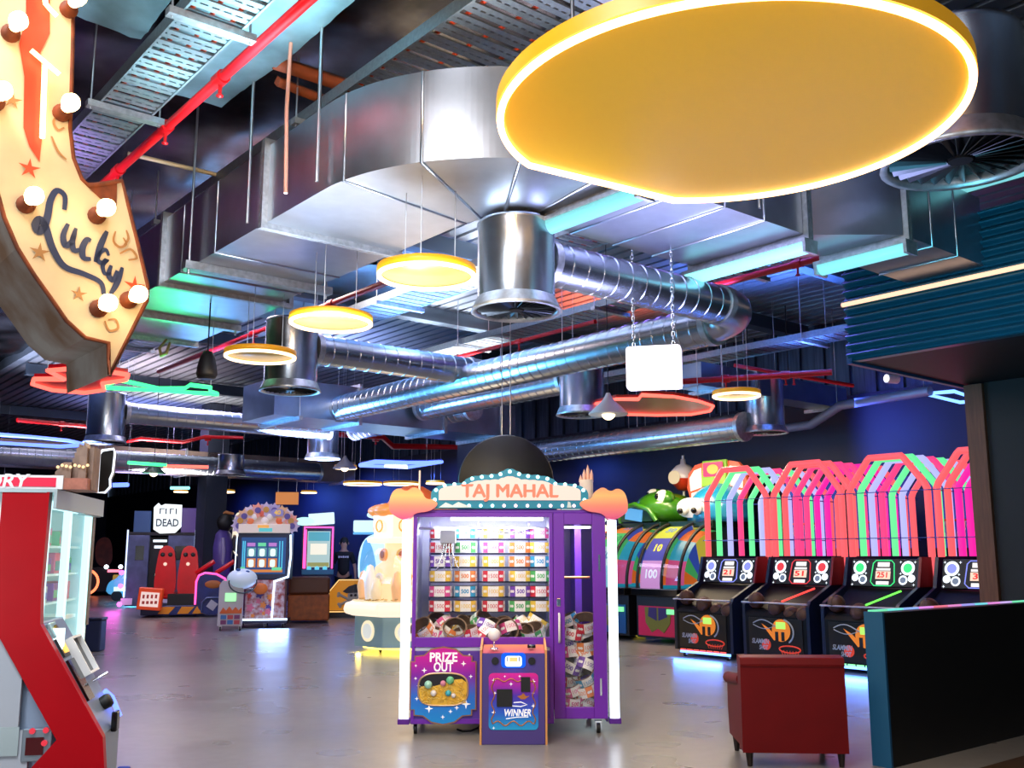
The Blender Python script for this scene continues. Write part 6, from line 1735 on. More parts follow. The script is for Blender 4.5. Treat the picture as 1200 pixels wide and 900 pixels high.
for x in (-0.2, 0.18):
    for y in (0.04, 0.38): caster(cs_, x, y, 0.04, WHITEP)
# ---- magenta framed cabinet
p = at(372, 714, 0.0); p = Vector((-5.0, 25.8, 0))
mc = thing('screen_cabinet', 'dark blue cabinet whose screen has a magenta neon frame', 'arcade machine', p, 0.2)
MB().bb((-0.36, 0.1, 0.0), (0.40, 0.9, 1.15)).build('lower_cabinet', mat('royal blue cabinet', '#10226a', 0.4), mc, bevel=0.02)
MB().bb((-0.40, 0.18, 1.1), (0.44, 0.9, 2.25)).build('upper_cabinet', NAV, mc, bevel=0.02)
s1 = MB().bb((-0.26, 0.165, 1.18), (0.32, 0.178, 2.1)).build('screen', glow('pale game screen', (0.45, 0.62, 0.6), 0.9), mc)
mb = MB(); mb.bb((-0.24, 0.155, 1.85), (0.30, 0.163, 2.08), 0); mb.bb((-0.18, 0.155, 1.5), (0.24, 0.163, 1.78), 1); mb.bb((-0.24, 0.155, 1.2), (0.30, 0.163, 1.3), 2); mb.build('screen_picture', [glow('teal sky', (0.1, 0.4, 0.5), 0.9), glow('cream cloud', (0.9, 0.85, 0.7), 1.0), glow('olive ground', (0.35, 0.35, 0.12), 0.8)], s1)
mb = MB(); mb.tube([(-0.34, 0.15, 1.15), (-0.34, 0.15, 2.2), (0.38, 0.15, 2.2), (0.38, 0.15, 1.15)], 0.022, 8); mb.build('neon_frame', PINKN, mc)
mb = MB(); mb.tube([(-0.30, 0.14, 1.15), (-0.30, 0.14, 2.14)], 0.016, 8); mb.build('neon_frame', PINKN, mc)
MB().box((0.08, 0.3, 2.42), (0.66, 0.2, 0.30), ry=-0.08).build('marquee', glow('pale cyan marquee', (0.7, 0.92, 0.95), 1.1), mc, bevel=0.015)
MB().ball((-0.35, 0.2, 2.35), 0.22, 14, 10, sc=(1.2, 0.5, 0.5)).build('lit_topper', glow('aqua white topper', (0.55, 0.95, 0.9), 1.2), mc)
MB().prism([(-0.38, 1.0), (0.42, 1.0), (0.42, 1.12), (-0.38, 1.12)], -0.08, 0.12).build('control_deck', mat('teal deck', '#1a7aa0', 0.35), mc, bevel=0.02)
for k in range(3):
    MB().ball((-0.2 + 0.2 * k, -0.02, 1.15), 0.06, 10, 8).build('button', glow('aqua button', (0.15, 0.7, 0.9), 0.9), mc)
# orange bench between
p = Vector((-4.7, 22.6, 0))
ob_ = thing('game_seat', 'brown and orange seat unit behind the floral cabinet', 'game seat', p, 0.2)
MB().bb((-0.3, 0, 0.05), (0.62, 0.8, 0.62)).build('base', mat('orange seat print', '#c8641c', 0.45, noise=0.4, nscale=8), ob_, bevel=0.03)
MB().bb((-0.3, 0.1, 0.62), (0.62, 0.8, 1.0)).build('backrest', mat('brown seat vinyl', '#6a3a1e', 0.5), ob_, bevel=0.05)
# ---- pirate bench
p = at(383, 724, 0.0)
pb = thing('pirate_bench', 'orange panelled booth seat with a skull and crossbones, left of the glowing coin pusher', 'game seat', p, 0.1)
op = [(0.0, 0.12), (0.0, 0.62), (0.25, 0.92), (1.3, 0.92), (1.3, 0.12)]
MB().prism(op, 0.0, 0.08).build('side_panel', mat('pirate black edge', '#1a1008', 0.4), pb)
MB().prism([(0.05, 0.17), (0.05, 0.60), (0.28, 0.87), (1.25, 0.87), (1.25, 0.17)], -0.012, 0.0).build('orange_panel', mat('pirate orange', '#e8941c', 0.45, emit=(1, 0.4, 0.02), es=0.25), pb)
mb = MB(); mb.tube([(x, -0.016, z) for x, z in ((0.03, 0.14), (0.03, 0.61), (0.265, 0.895), (1.28, 0.895))], 0.014, 5); mb.tube([(0.03, -0.016, 0.14), (1.28, -0.016, 0.14)], 0.014, 5); mb.build('edge_light', glow('amber edge light', (1, 0.6, 0.2), 1.2), pb)
SK = mat('skull print', '#b4b0a8', 0.5); 
mb = MB(); mb.ball((0.62, -0.016, 0.52), 0.14, 16, 10, sc=(1, 0.12, 1)); mb.bb((0.54, -0.024, 0.36), (0.70, -0.012, 0.44))
mb.tube([(0.30, -0.018, 0.30), (0.66, -0.018, 0.48)], 0.03, 6); mb.tube([(0.28, -0.018, 0.55), (0.70, -0.018, 0.33)], 0.03, 6)
for (x, z) in ((0.28, 0.32), (0.31, 0.27), (0.27, 0.57), (0.26, 0.52)): mb.ball((x, -0.018, z), 0.04, 8, 6, sc=(1, 0.4, 1))
mb.build('skull_print', SK, pb)
mb = MB(); mb.prism([(0.36, 0.62), (0.45, 0.58), (0.85, 0.60), (0.92, 0.64), (0.80, 0.70), (0.68, 0.80), (0.50, 0.74)], -0.04, -0.03); mb.build('hat_print', mat('dark hat print', '#2a2a34', 0.5), pb)
mb = MB()
for x in (0.57, 0.67): mb.ball((x, -0.034, 0.53), 0.032, 8, 6, sc=(1, 0.3, 1))
mb.build('eye_print', BLACK, pb)
MB().bb((0.05, 0.08, 0.10), (1.28, 0.9, 0.55)).build('seat_base', mat('brown seat base', '#3a2210', 0.5), pb, bevel=0.02)
MB().bb((0.25, 0.08, 0.55), (1.28, 0.9, 0.66)).build('seat_cushion', mat('brown seat vinyl', '#6a3a1e', 0.5), pb, bevel=0.03)
MB().bb((-0.02, 0.0, 0.0), (1.3, 0.95, 0.12)).build('plinth', mat('dark plinth', '#0c1022', 0.4), pb)
# ---- blue lit cabinet with cloud boards
p = Vector((-3.50, 26.0, 0))
bc = thing('cloud_cabinet', 'blue and white lit cabinet with cloud shaped boards behind the coin pusher', 'arcade machine', p, 0.1)
CL1 = glow('icy lit board', (0.62, 0.88, 1.0), 1.15); CL2 = glow('sky blue lit board', (0.15, 0.5, 0.9), 0.9)
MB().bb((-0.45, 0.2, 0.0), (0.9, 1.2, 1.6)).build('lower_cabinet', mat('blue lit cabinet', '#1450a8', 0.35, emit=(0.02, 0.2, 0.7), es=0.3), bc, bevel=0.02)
MB().prism(smooth2([(-0.45, 0.6), (-0.5, 1.5), (-0.3, 2.0), (0.2, 2.05), (0.9, 2.0), (0.9, 0.6)]), 0.1, 0.19).build('screen_board', CL1, bc)
MB().prism(smooth2([(-0.48, 0.9), (-0.35, 1.95), (-0.15, 1.8), (-0.02, 1.3), (0.0, 0.9)]), 0.04, 0.09).build('swirl_board', CL2, bc)
MB().bb((-0.62, 0.0, 2.08), (0.9, 0.2, 2.38)).build('marquee', CL1, bc, bevel=0.03)
MB().bb((-0.62, 0.0, 2.02), (0.9, 0.2, 2.075)).build('marquee_edge', CL2, bc)
MB().prism(smooth2([(-0.35, 2.45), (-0.15, 2.7), (0.15, 2.85), (0.3, 2.75), (0.9, 2.95), (0.9, 2.42), (0.2, 2.40)]), 0.0, 0.1).build('cloud_board', CL1, bc)
MB().tube([(0.3, 0.05, 2.4), (0.3, 0.05, 2.38)], 0.03, 6).build('bracket', STEEL, bc)
light('cabinet_glow', 'POINT', p + Vector((-0.8, -0.6, 2.2)), 25, (0.15, 0.35, 1.0), 0.3)
# blue lit coin posts by the person
p = Vector((-5.15, 26.9, 0))
cp = thing('coin_post', 'slim blue lit post beside the person in black', 'game post', p, 0.1)
MB().bb((-0.1, 0, 0), (0.12, 0.2, 1.22)).build('post', mat('blue post', '#14248a', 0.4), cp, bevel=0.02)
MB().bb((-0.03, -0.012, 0.8), (0.09, 0.0, 1.1)).build('lit_window', glow('pale blue post light', (0.45, 0.7, 1), 1.6), cp)
MB().bb((-0.05, -0.012, 1.24), (0.02, 0.05, 1.42)).build('lit_tab', glow('pale blue post light', (0.45, 0.7, 1), 1.6), cp)

# ---- person in a black shirt seen from behind
def skin_mesh(name, nodes, edges, m, parent=None, sub=2):
    me = bpy.data.meshes.new(name)
    me.from_pydata([n[0] for n in nodes], edges, [])
    o = bpy.data.objects.new(name, me); COL.objects.link(o)
    o.modifiers.new('skin', 'SKIN')
    sk_ = me.skin_vertices[0].data
    for i, n in enumerate(nodes):
        r_ = n[1]
        sk_[i].radius = (r_, r_) if not isinstance(r_, tuple) else r_
        sk_[i].use_root = (i == 0)
    sd_ = o.modifiers.new('smooth', 'SUBSURF'); sd_.levels = sub; sd_.render_levels = sub
    dg = bpy.context.evaluated_depsgraph_get()
    ev = o.evaluated_get(dg)
    me2 = bpy.data.meshes.new_from_object(ev)
    for pl in me2.polygons: pl.use_smooth = True
    o.modifiers.clear(); o.data = me2; bpy.data.meshes.remove(me)
    me2.materials.clear(); me2.materials.append(m)
    if parent: o.parent = parent
    return o
pp = Vector((-4.42, 26.4, 0))
pe = thing('person', 'person in a black T-shirt and dark trousers standing with their back turned', 'person', pp, 0.12)
SKIN = mat('skin', '#b98a74', 0.5)
k = 1.08
def hand(sx):
    bx, bz = sx * 0.31, 0.80
    N = [((bx, -0.03, bz), (0.022, 0.034)), ((bx + sx * 0.005, -0.04, bz - 0.07), (0.016, 0.036))]
    return N
nodes = [((0, 0, 0.95), 0.125), ((0, 0.0, 1.12), 0.115), ((0, 0.01, 1.30), 0.135), ((0, 0.01, 1.43), 0.11), ((0, 0.0, 1.53), 0.052), ((0, -0.015, 1.62), 0.085), ((0, -0.01, 1.71), 0.098), ((0, 0.0, 1.79), 0.06)]
edges = [(i, i + 1) for i in range(7)]
def addn(p_, r_, to):
    nodes.append((p_, r_)); edges.append((to, len(nodes) - 1)); return len(nodes) - 1
for sx in (-1, 1):
    s0 = addn((sx * 0.17, 0.0, 1.41), 0.065, 3); s1_ = addn((sx * 0.235, 0.01, 1.28), 0.052, s0); s2_ = addn((sx * 0.285, 0.02, 1.10), 0.042, s1_)
    s3_ = addn((sx * 0.30, -0.03, 0.90), 0.030, s2_); s4_ = addn((sx * 0.302, -0.045, 0.82), (0.018, 0.036), s3_)
    for q, (dy, L) in enumerate(((-0.035, 0.075), (-0.012, 0.088), (0.012, 0.083), (0.034, 0.066))):
        f0 = addn((sx * 0.303, -0.045 + dy, 0.765), 0.010, s4_); f1 = addn((sx * 0.298, -0.045 + dy - 0.005, 0.765 - L * 0.55), 0.009, f0); addn((sx * 0.288, -0.045 + dy - 0.008, 0.765 - L), 0.007, f1)
    th0 = addn((sx * 0.295, -0.09, 0.80), 0.011, s4_); addn((sx * 0.288, -0.105, 0.755), 0.009, th0)
    h0 = addn((sx * 0.085, 0.0, 0.88), 0.098, 0); h1 = addn((sx * 0.10, -0.005, 0.50), 0.062, h0); h2 = addn((sx * 0.105, 0.02, 0.30), 0.058, h1); h3 = addn((sx * 0.11, 0.03, 0.09), 0.038, h2); addn((sx * 0.115, -0.09, 0.035), (0.034, 0.032), h3)
bo = skin_mesh('body', nodes, edges, SKIN, pe)
SHIRT = mat('black cotton', '#0a0a10', 0.8)
sn = [((0, 0, 0.86), 0.17), ((0, 0.0, 1.12), 0.15), ((0, 0.01, 1.30), 0.165), ((0, 0.01, 1.43), 0.135), ((0, 0.0, 1.505), 0.075)]
se = [(0, 1), (1, 2), (2, 3), (3, 4)]
for sx in (-1, 1):
    sn += [((sx * 0.175, 0.0, 1.415), 0.088), ((sx * 0.24, 0.01, 1.27), 0.075), ((sx * 0.265, 0.015, 1.18), 0.07)]
    b_ = len(sn) - 3; se += [(3, b_), (b_, b_ + 1), (b_ + 1, b_ + 2)]
skin_mesh('t_shirt', sn, se, SHIRT, bo)
tn = [((0, 0, 0.98), 0.165)]; te = []
for sx in (-1, 1):
    b_ = len(tn); tn += [((sx * 0.09, 0.0, 0.86), 0.135), ((sx * 0.102, 0.0, 0.50), 0.085), ((sx * 0.105, 0.02, 0.28), 0.078), ((sx * 0.11, 0.03, 0.07), 0.07)]
    te += [(0, b_), (b_, b_ + 1), (b_ + 1, b_ + 2), (b_ + 2, b_ + 3)]
skin_mesh('trousers', tn, te, mat('dark trousers', '#0c0e1a', 0.8), bo)
hb = MB().ball((0, 0.025, 1.72), 0.115, 16, 12, sc=(0.95, 1.05, 1.18)); hb.build('hair', mat('dark hair', '#0c0a0c', 0.7, bump=0.4, bscale=90), bo)
fcb = MB().ball((0, -0.118, 1.675), 0.017, 8, 6, sc=(0.7, 1.3, 1)); fcb.ball((-0.035, -0.10, 1.71), 0.011, 8, 6); fcb.ball((0.035, -0.10, 1.71), 0.011, 8, 6); fcb.box((0, -0.108, 1.635), (0.045, 0.01, 0.01)); fcb.build('face_features', SKIN, bo)
for sx in (-1, 1):
    MB().ball((sx * 0.112, 0.0, 1.69), 0.03, 8, 6, sc=(0.4, 0.7, 1.1)).build('ear', SKIN, bo)
    MB().ball((sx * 0.115, -0.06, 0.05), 0.062, 12, 8, sc=(0.85, 2.1, 0.8)).build('shoe', BLACK, bo)
lw = MB()
for q in range(7):
    lw.box((-0.11 + q * 0.037, -0.172, 1.36 + 0.003 * (q % 2)), (0.024, 0.006, 0.04 if q % 3 else 0.05))
Mb = Matrix.Rotation(PI, 4, 'Z')
lb = lw.build('back_print', mat('pale back print', '#d8d8e0', 0.6), bo)
for v in lb.data.vertices: v.co.y -= 0.0
pe.scale = (1.06, 1.06, 1.06)

# ---- dark twin tower cabinet
p = Vector((-10.15, 28.9, 0))
tc_ = thing('twin_cabinet', 'tall dark cabinet with two grey uprights and a white lit sign on top', 'arcade machine', p, 0.3)
SL = mat('slate print panel', '#5a6684', 0.45, noise=0.45, nscale=3)
for (x0, x1) in ((-0.85, -0.28), (0.22, 0.95)):
    t2 = MB().bb((x0, 0.0, 0.06), (x1, 0.9, 2.05)).build('upright', SL, tc_, bevel=0.02)
    MB().bb((x0 + 0.2, -0.012, 1.35), (x1 - 0.14, 0.0, 1.75)).build('window', BLACKG, t2)
MB().bb((-0.28, 0.3, 0.06), (0.22, 0.9, 2.0)).build('booth_back', BLACK, tc_)
MB().bb((-0.2, 0.28, 1.86), (0.18, 0.3, 1.93)).bb((-0.16, 0.28, 1.68), (0.08, 0.3, 1.76)).build('lit_slot', glow('white booth slot', (0.85, 0.95, 1), 1.3), tc_)
MB().bb((-0.1, 0.26, 0.9), (0.2, 0.3, 0.96)).build('lit_slot', glow('mint booth slot', (0.4, 0.9, 0.7), 0.9), tc_)
MB().bb((-0.9, 0.0, 2.05), (1.0, 0.9, 2.14)).build('lintel', BLACK, tc_)
MB().bb((-0.75, 0.2, 2.14), (-0.3, 0.6, 2.75)).build('side_sign', mat('dark blue sign', '#12264a', 0.4, emit=(0.02, 0.1, 0.3), es=0.3), tc_)
MB().bb((0.55, 0.2, 2.14), (1.1, 0.6, 2.85)).build('side_sign', mat('dark violet sign', '#2a2648', 0.4, emit=(0.15, 0.05, 0.4), es=0.3), tc_)
sgw = MB().prism([(-0.20, 2.22), (-0.22, 2.85), (-0.10, 2.98), (-0.02, 2.90), (0.08, 2.95), (0.55, 2.93), (0.56, 2.3), (0.40, 2.12), (-0.02, 2.10)], -0.04, 0.12).build('lit_sign', glow('white lit sign', (0.92, 1.0, 0.98), 1.15), tc_)
mb = MB()
for (x, z0, z1) in ((-0.1, 2.42, 2.78), (0.02, 2.42, 2.78), (0.16, 2.35, 2.82), (0.3, 2.42, 2.78), (0.42, 2.42, 2.78)):
    mb.bb((x, -0.055, z0), (x + 0.03, -0.041, z1))
mb = MB().text('DEAD', 0.30, (0.17, -0.056, 2.40), 0, width=0.62)
for (x, z0, z1) in ((-0.06, 2.66, 2.82), (0.10, 2.66, 2.82), (0.22, 2.66, 2.82), (0.38, 2.66, 2.82)): mb.bb((x, -0.055, z0), (x + 0.035, -0.041, z1))
mb.bb((-0.06, -0.055, 2.80), (0.08, -0.041, 2.825)); mb.bb((0.22, -0.055, 2.80), (0.34, -0.041, 2.825))
mb.build('sign_strokes', mat('grey sign strokes', '#4a5a5c', 0.5), sgw)
for x in (-0.88, 0.97):
    MB().tube([(x, -0.02, 0.3), (x, -0.02, 2.2)], 0.022, 6).build('edge_light', glow('icy edge light', (0.6, 0.7, 1.0), 1.6), tc_)
MB().bb((0.02, -0.06, 0.08), (0.45, 0.0, 0.26)).build('white_plate', WHITEP, tc_)
MB().bb((-0.95, -0.06, 0.1), (-0.65, 0.0, 0.28)).build('white_plate', WHITEP, tc_)
for z in (0.12, 0.62, 1.0):
    MB().ball((-0.98, -0.04, z), 0.07, 10, 8).build('magenta_lamp', glow('magenta lamp', (1, 0.12, 0.85), 3.5), tc_)
# ---- red seat racer
p = Vector((-8.05, 24.7, 0))
rs = thing('racing_game', 'ride on game with two red bucket seats and a pink neon arch', 'arcade machine', p, 0.22)
MB().bb((-0.95, 0.0, 0.05), (0.36, 1.5, 0.28)).build('base', mat('navy orange base', '#1c2a6a', 0.4), rs, bevel=0.02)
mb = MB()
for x in (-0.55, -0.1, 0.25): mb.prism([(x, 0.08), (x + 0.1, 0.25), (x + 0.4, 0.25), (x + 0.25, 0.08)], -0.012, -0.001)
mb.build('flame_print', mat('amber flame print', '#e8921c', 0.45), rs)
RSE = mat('red bucket seat', '#d80c18', 0.3, noise=0.15, nscale=3, coat=0.4)
for (x, s_) in ((-0.46, 1.0), (0.08, 0.92)):
    bk = MB().prism(smooth2([(x - 0.24, 0.5), (x - 0.26, 0.9), (x - 0.22, 1.3), (x - 0.18, 1.62), (x - 0.06, 1.72), (x + 0.06, 1.72), (x + 0.18, 1.62), (x + 0.22, 1.3), (x + 0.26, 0.9), (x + 0.24, 0.5)]), 0.35, 0.52, smooth=True).build('bucket_seat', RSE, rs, bevel=0.04)
    mb = MB()
    for sx in (-1, 1): mb.ball((x + sx * 0.09, 0.345, 1.50), 0.055, 10, 8, sc=(1, 0.4, 1))
    mb.build('harness_hole', BLACK, bk)
    MB().ball((x - 0.02, 0.335, 1.27), 0.045, 8, 6, sc=(1, 0.4, 1)).build('badge', glow('badge shine', (1, 0.75, 0.6), 0.9), bk)  # shine on the badge put in as a small glow
    MB().bb((x - 0.25, 0.35, 0.42), (x + 0.25, 1.0, 0.6)).build('seat_pan', RSE, bk, bevel=0.05)
MB().bb((-0.35, 0.05, 0.28), (0.3, 0.9, 0.55)).build('pedestal', BLACK, rs)
cbx = MB().box((-0.72, -0.12, 0.45), (0.55, 0.3, 0.52), ry=0.08).build('sign_box', mat('orange red sign box', '#d8421c', 0.4, emit=(1, 0.1, 0.02), es=0.2), rs, bevel=0.02)
MB().box((-0.72, -0.275, 0.44), (0.42, 0.008, 0.34), ry=0.08).build('sign_face', glow('pale sign face', (1.0, 0.75, 0.7), 0.8), cbx)
mb = MB()
for k_ in range(4):
    mb.box((-0.86 + k_ * 0.095, -0.282, 0.51), (0.05, 0.004, 0.09), ry=0.08); mb.box((-0.86 + k_ * 0.095, -0.282, 0.37), (0.06, 0.004, 0.07), ry=0.08)
mb.build('sign_strokes', mat('red sign strokes', '#c8403a', 0.5), cbx)
pa = smooth2([(0.35, 0.05), (0.33, 0.9), (0.41, 1.02), (0.78, 1.0), (1.01, 0.85), (1.05, 0.05)])
MB().prism(pa, -0.02, 0.5).build('side_panel', mat('royal print panel', '#1a2a78', 0.4, noise=0.5, nscale=4), rs)
mb = MB(); mb.tube([(0.31, -0.04, 0.30), (0.31, -0.04, 0.85), (0.37, -0.04, 1.0), (0.51, -0.04, 1.06), (0.78, -0.04, 1.03), (0.98, -0.04, 0.92), (1.04, -0.04, 0.8)], 0.025, 8); mb.build('neon_arch', PINKN, rs)
mb = MB(); mb.ball((0.71, -0.02, 0.78), 0.2, 12, 8, sc=(1, 0.08, 0.5)); mb.build('emblem', mat('bronze emblem', '#a8622c', 0.4), rs)
mb = MB(); mb.tube([(0.47, -0.03, 0.1), (0.47, -0.03, 0.35), (0.58, -0.03, 0.46), (0.85, -0.03, 0.46), (0.95, -0.03, 0.35), (0.95, -0.03, 0.1)], 0.025, 6); mb.build('door_arch', mat('steel blue arch', '#5a6a98', 0.4, 0.4), rs)
MB().box((0.71, -0.03, 0.28), (0.2, 0.01, 0.2), ry=0.6).build('label_plate', mat('pale label plate', '#b8b8cc', 0.4), rs)
for sx in (0.52, 1.0):
    MB().tube([(sx - 0.25, 0.3, 1.05), (sx + 0.05, 0.2, 1.25), (sx + 0.18, 0.2, 1.34)], 0.06, 8).build('handle', RSE, rs)
# ---- curved figure game
p = Vector((-8.1, 27.2, 0))
fg = thing('figure_game', 'game with a purple moulded figure, black ball top and cream lit curved sign', 'arcade machine', p, 0.2)
VF = mat('violet moulding', '#6a58b8', 0.35, noise=0.25, nscale=2)
MB().lathe([(0.20, 0.0), (0.25, 0.5), (0.22, 0.8), (0.27, 1.2), (0.29, 1.7), (0.24, 2.05), (0.12, 2.2), (0, 2.22)], 20, (0.22, 0, 0)).build('figure_body', VF, fg)
MB().ball((0.28, -0.02, 2.36), 0.25, 18, 12).build('ball_top', BLACK, fg)
mb = MB(); mb.tube([(0.10, -0.05, 2.56), (0.3, -0.05, 2.64), (0.5, -0.05, 2.6)], 0.05, 8, rad=[0.02, 0.05, 0.03]); mb.build('amber_crest', mat('amber crest', '#d88a4a', 0.4), fg)
MB().tube([(0.28, -0.22, 1.25), (0.30, -0.27, 1.6), (0.26, -0.24, 1.95)], 0.05, 8).build('pale_stripe', mat('pale lilac stripe', '#b0a8d8', 0.4), fg)
MB().prism(smooth2([(0.45, 1.6), (0.48, 2.5), (0.60, 2.7), (0.85, 2.5), (1.0, 2.3), (1.0, 1.3), (0.7, 1.4)]), 0.25, 0.35).build('lit_sign', glow('cream lit sign', (0.95, 0.85, 0.65), 1.0), fg)
MB().prism(arc(0.2, 1.1, 0.95, -0.5, 1.25, 14) + arc(0.2, 1.1, 0.6, 1.25, -0.5, 14), 0.1, 0.24).build('dark_arc', mat('dark bronze arc', '#3a2c30', 0.4, noise=0.4, nscale=5), fg)
mb = MB(); mb.tube([(x, 0.09, z) for x, z in arc(0.2, 1.1, 0.97, -0.4, 1.25, 16)], 0.025, 6); mb.build('arc_edge', mat('cream arc edge', '#c8a888', 0.4), fg)
mb = MB(); mb.tube([(0.75, 0.18, 2.5), (0.95, 0.18, 2.72), (1.15, 0.18, 2.75)], 0.02, 6); mb.build('green_tube', GREENN, fg)
MB().bb((-0.5, 0.2, 0.0), (0.9, 1.0, 1.0)).build('base_cabinet', mat('pink violet base', '#7a3a68', 0.45, noise=0.5, nscale=4), fg, bevel=0.02)
MB().bb((-0.42, 0.3, 1.0), (-0.05, 0.7, 2.3)).build('side_tower', mat('dusky pink tower', '#4a3048', 0.5, noise=0.6, nscale=5), fg)
MB().bb((-0.18, 0.27, 1.2), (-0.08, 0.3, 1.8)).build('lime_strip', glow('lime strip', (0.6, 0.9, 0.2), 1.0), fg)
MB().ball((0.8, -0.1, 0.95), 0.2, 12, 8, sc=(1, 0.8, 1)).build('magenta_lamp', mat('magenta lamp shell', '#a82a9a', 0.3, emit=(0.7, 0.05, 0.7), es=0.4), fg)
# ---- far kart and blue car cabinet
p = Vector((-15.6, 37.5, 0))
kt = thing('ride_kart', 'dark ride with an orange ringed wheel beyond the tall red cabinet', 'arcade ride', p, 0.4)
MB().prism(smooth2([(-0.6, 0.15), (-0.6, 0.8), (-0.2, 1.05), (0.9, 1.0), (1.05, 0.5), (1.0, 0.15)]), 0, 1.4, smooth=True).build('body', BLACK, kt)
mb = MB(); mb.tube([(-0.25, -0.06, 0.5), (-0.25, 0.14, 0.5)], 0.5, 24); w_ = mb.build('wheel', BLACK, kt)
mb = MB(); mb.tube([(-0.25 + 0.45 * math.cos(2 * PI * q / 28), -0.08, 0.5 + 0.45 * math.sin(2 * PI * q / 28)) for q in range(28)], 0.045, 6, True); mb.build('neon_ring', glow('orange red ring', (1, 0.2, 0.08), 2.4), w_)
for x in (0.45, 0.95): MB().ball((x, -0.03, 1.05), 0.08, 10, 8).build('headlamp', glow('headlamp', (0.8, 0.88, 1), 4.0), kt)
MB().bb((0.5, -0.04, 0.85), (0.92, 0.0, 0.95)).build('lamp_bar', glow('pink lamp bar', (1, 0.2, 0.3), 2.0), kt)
MB().prism(rrect(0.85, 0.6, 0.3, 0.32, 0.06), -0.04, 0.0).build('crest', mat('gold crest', '#c8a43c', 0.4, emit=(1, 0.6, 0.1), es=0.3), kt)
MB().prism(smooth2([(0.1, 1.05), (0.0, 1.9), (0.25, 2.2), (0.6, 2.1), (0.7, 1.05)]), 0.9, 1.05).build('rust_backboard', mat('rust backboard', '#8a3420', 0.6, noise=0.5, nscale=4), kt)
p = Vector((-12.55, 33.2, 0))
bcx = thing('car_cabinet', 'aqua lit car shaped cabinet left of the dark twin cabinet', 'arcade ride', p, 0.35)
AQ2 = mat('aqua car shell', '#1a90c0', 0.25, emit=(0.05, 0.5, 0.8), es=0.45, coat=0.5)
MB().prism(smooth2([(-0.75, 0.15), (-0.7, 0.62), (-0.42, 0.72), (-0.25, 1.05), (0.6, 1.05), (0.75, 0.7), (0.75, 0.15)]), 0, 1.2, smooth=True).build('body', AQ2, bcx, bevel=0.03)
MB().prism([(-0.28, 0.72), (-0.18, 0.96), (0.55, 0.96), (0.6, 0.72)], -0.02, 0.0).build('window', mat('pale blue window', '#9ccce0', 0.2, emit=(0.4, 0.7, 0.9), es=0.4), bcx)
MB().bb((-0.5, -0.03, 0.32), (0.7, 0.0, 0.46)).build('stripe', glow('white stripe', (0.7, 0.9, 1), 1.2), bcx)
for x in (-0.4, 0.45): MB().tube([(x, -0.03, 0.17), (x, 0.12, 0.17)], 0.17, 16).build('wheel', BLACK, bcx)
light('ride_glow', 'POINT', p + Vector((0.3, -0.6, 0.6)), 20, (0.1, 0.6, 1.0), 0.2)
light('ride_glow', 'POINT', Vector((-11.2, 28.4, 0.5)), 14, (1.0, 0.12, 0.8), 0.2)
light('ride_glow', 'POINT', Vector((-15.9, 37.0, 0.6)), 10, (1.0, 0.25, 0.08), 0.2)
# dark blue low unit behind the red cabinet
p = at(107, 764, 0.0)
lu = thing('waste_bin', 'low dark blue bin just beyond the tall red cabinet', 'bin', p, 0.1)
MB().bb((-0.12, 0, 0.0), (0.12, 0.3, 0.48)).build('body', mat('dark blue bin', '#0c1a44', 0.5), lu, bevel=0.02)
MB().bb((-0.13, -0.01, 0.48), (0.13, 0.31, 0.52)).build('lid', mat('dark blue bin lid', '#0a1230', 0.4), lu, bevel=0.01)
# orange hanging sign with a dark topper above the floral cabinet
p = at(336, 596, 2.75)
hs = thing('hanging_sign', 'small orange sign hanging just above the flower fan', 'sign', p, 0.1)
MB().box((0, 0, 0.28), (0.62, 0.05, 0.34)).build('panel', mat('orange sign panel', '#e8803c', 0.4, emit=(1, 0.4, 0.1), es=0.4), hs, bevel=0.01)
for x in (-0.25, 0.25): MB().tube([(x, 0, 0.44), (x, 0, 2.7)], 0.01, 5).build('wire', STEEL, hs)

light('ride_glow', 'AREA', Vector((-8.3, 22.9, 2.6)), 30, (1, 0.9, 0.9), 0.8, Vector((-8.2, 24.8, 1.0)))  # added lamp to brighten the red seats
light('ride_glow', 'POINT', Vector((-1.2, 15.0, 1.6)), 8, (1, 0.85, 0.65), 0.3)
# ================================================================== light
for (x, y, e) in ((500, 322, 45), (388, 377, 45), (305, 417, 45), (863, 463, 50), (747, 520, 50), (793, 515, 50), (844, 508, 50)):
    q = at(x, y, 3.5)
    light('lamp_glow', 'AREA', q - Vector((0, 0, 0.06)), e, (1, 0.78, 0.5), 0.5, q - Vector((0, 0, 3)))
light('lamp_glow', 'AREA', c0 - Vector((0, 0, 0.1)), 70, (1, 0.62, 0.25), 1.6, c0 - Vector((0, 0, 3)))
# added soft fill lamps, behind the camera and high along the hall
light('house_light', 'AREA', (-2.2, 2.0, 5.0), 280, (0.92, 0.96, 1.0), 2.0, (-1.6, 6.5, 0))
light('house_light', 'AREA', (1.5, -2.5, 3.5), 110, (0.85, 0.92, 1.0), 2.5, (-0.5, 7, 0.8))
light('house_light', 'AREA', (-3.5, 0.5, 1.3), 40, (0.95, 0.95, 1.0), 1.2, (-1.2, 3.3, 2.2))  # added low lamp that brightens the arrow sign's return
light('house_light', 'AREA', G(5.5, 12.0, 5.2), 170, (1.0, 0.80, 0.74), 2.0, G(6.5, 12.5, 0))
light('house_light', 'AREA', G(7.0, 18, 5.2), 160, (0.72, 0.66, 1.0), 2.0, G(7, 18, 0))
light('house_light', 'AREA', G(9.0, 27, 5.0), 170, (0.6, 0.5, 1.0), 2.0, G(9, 27, 0))
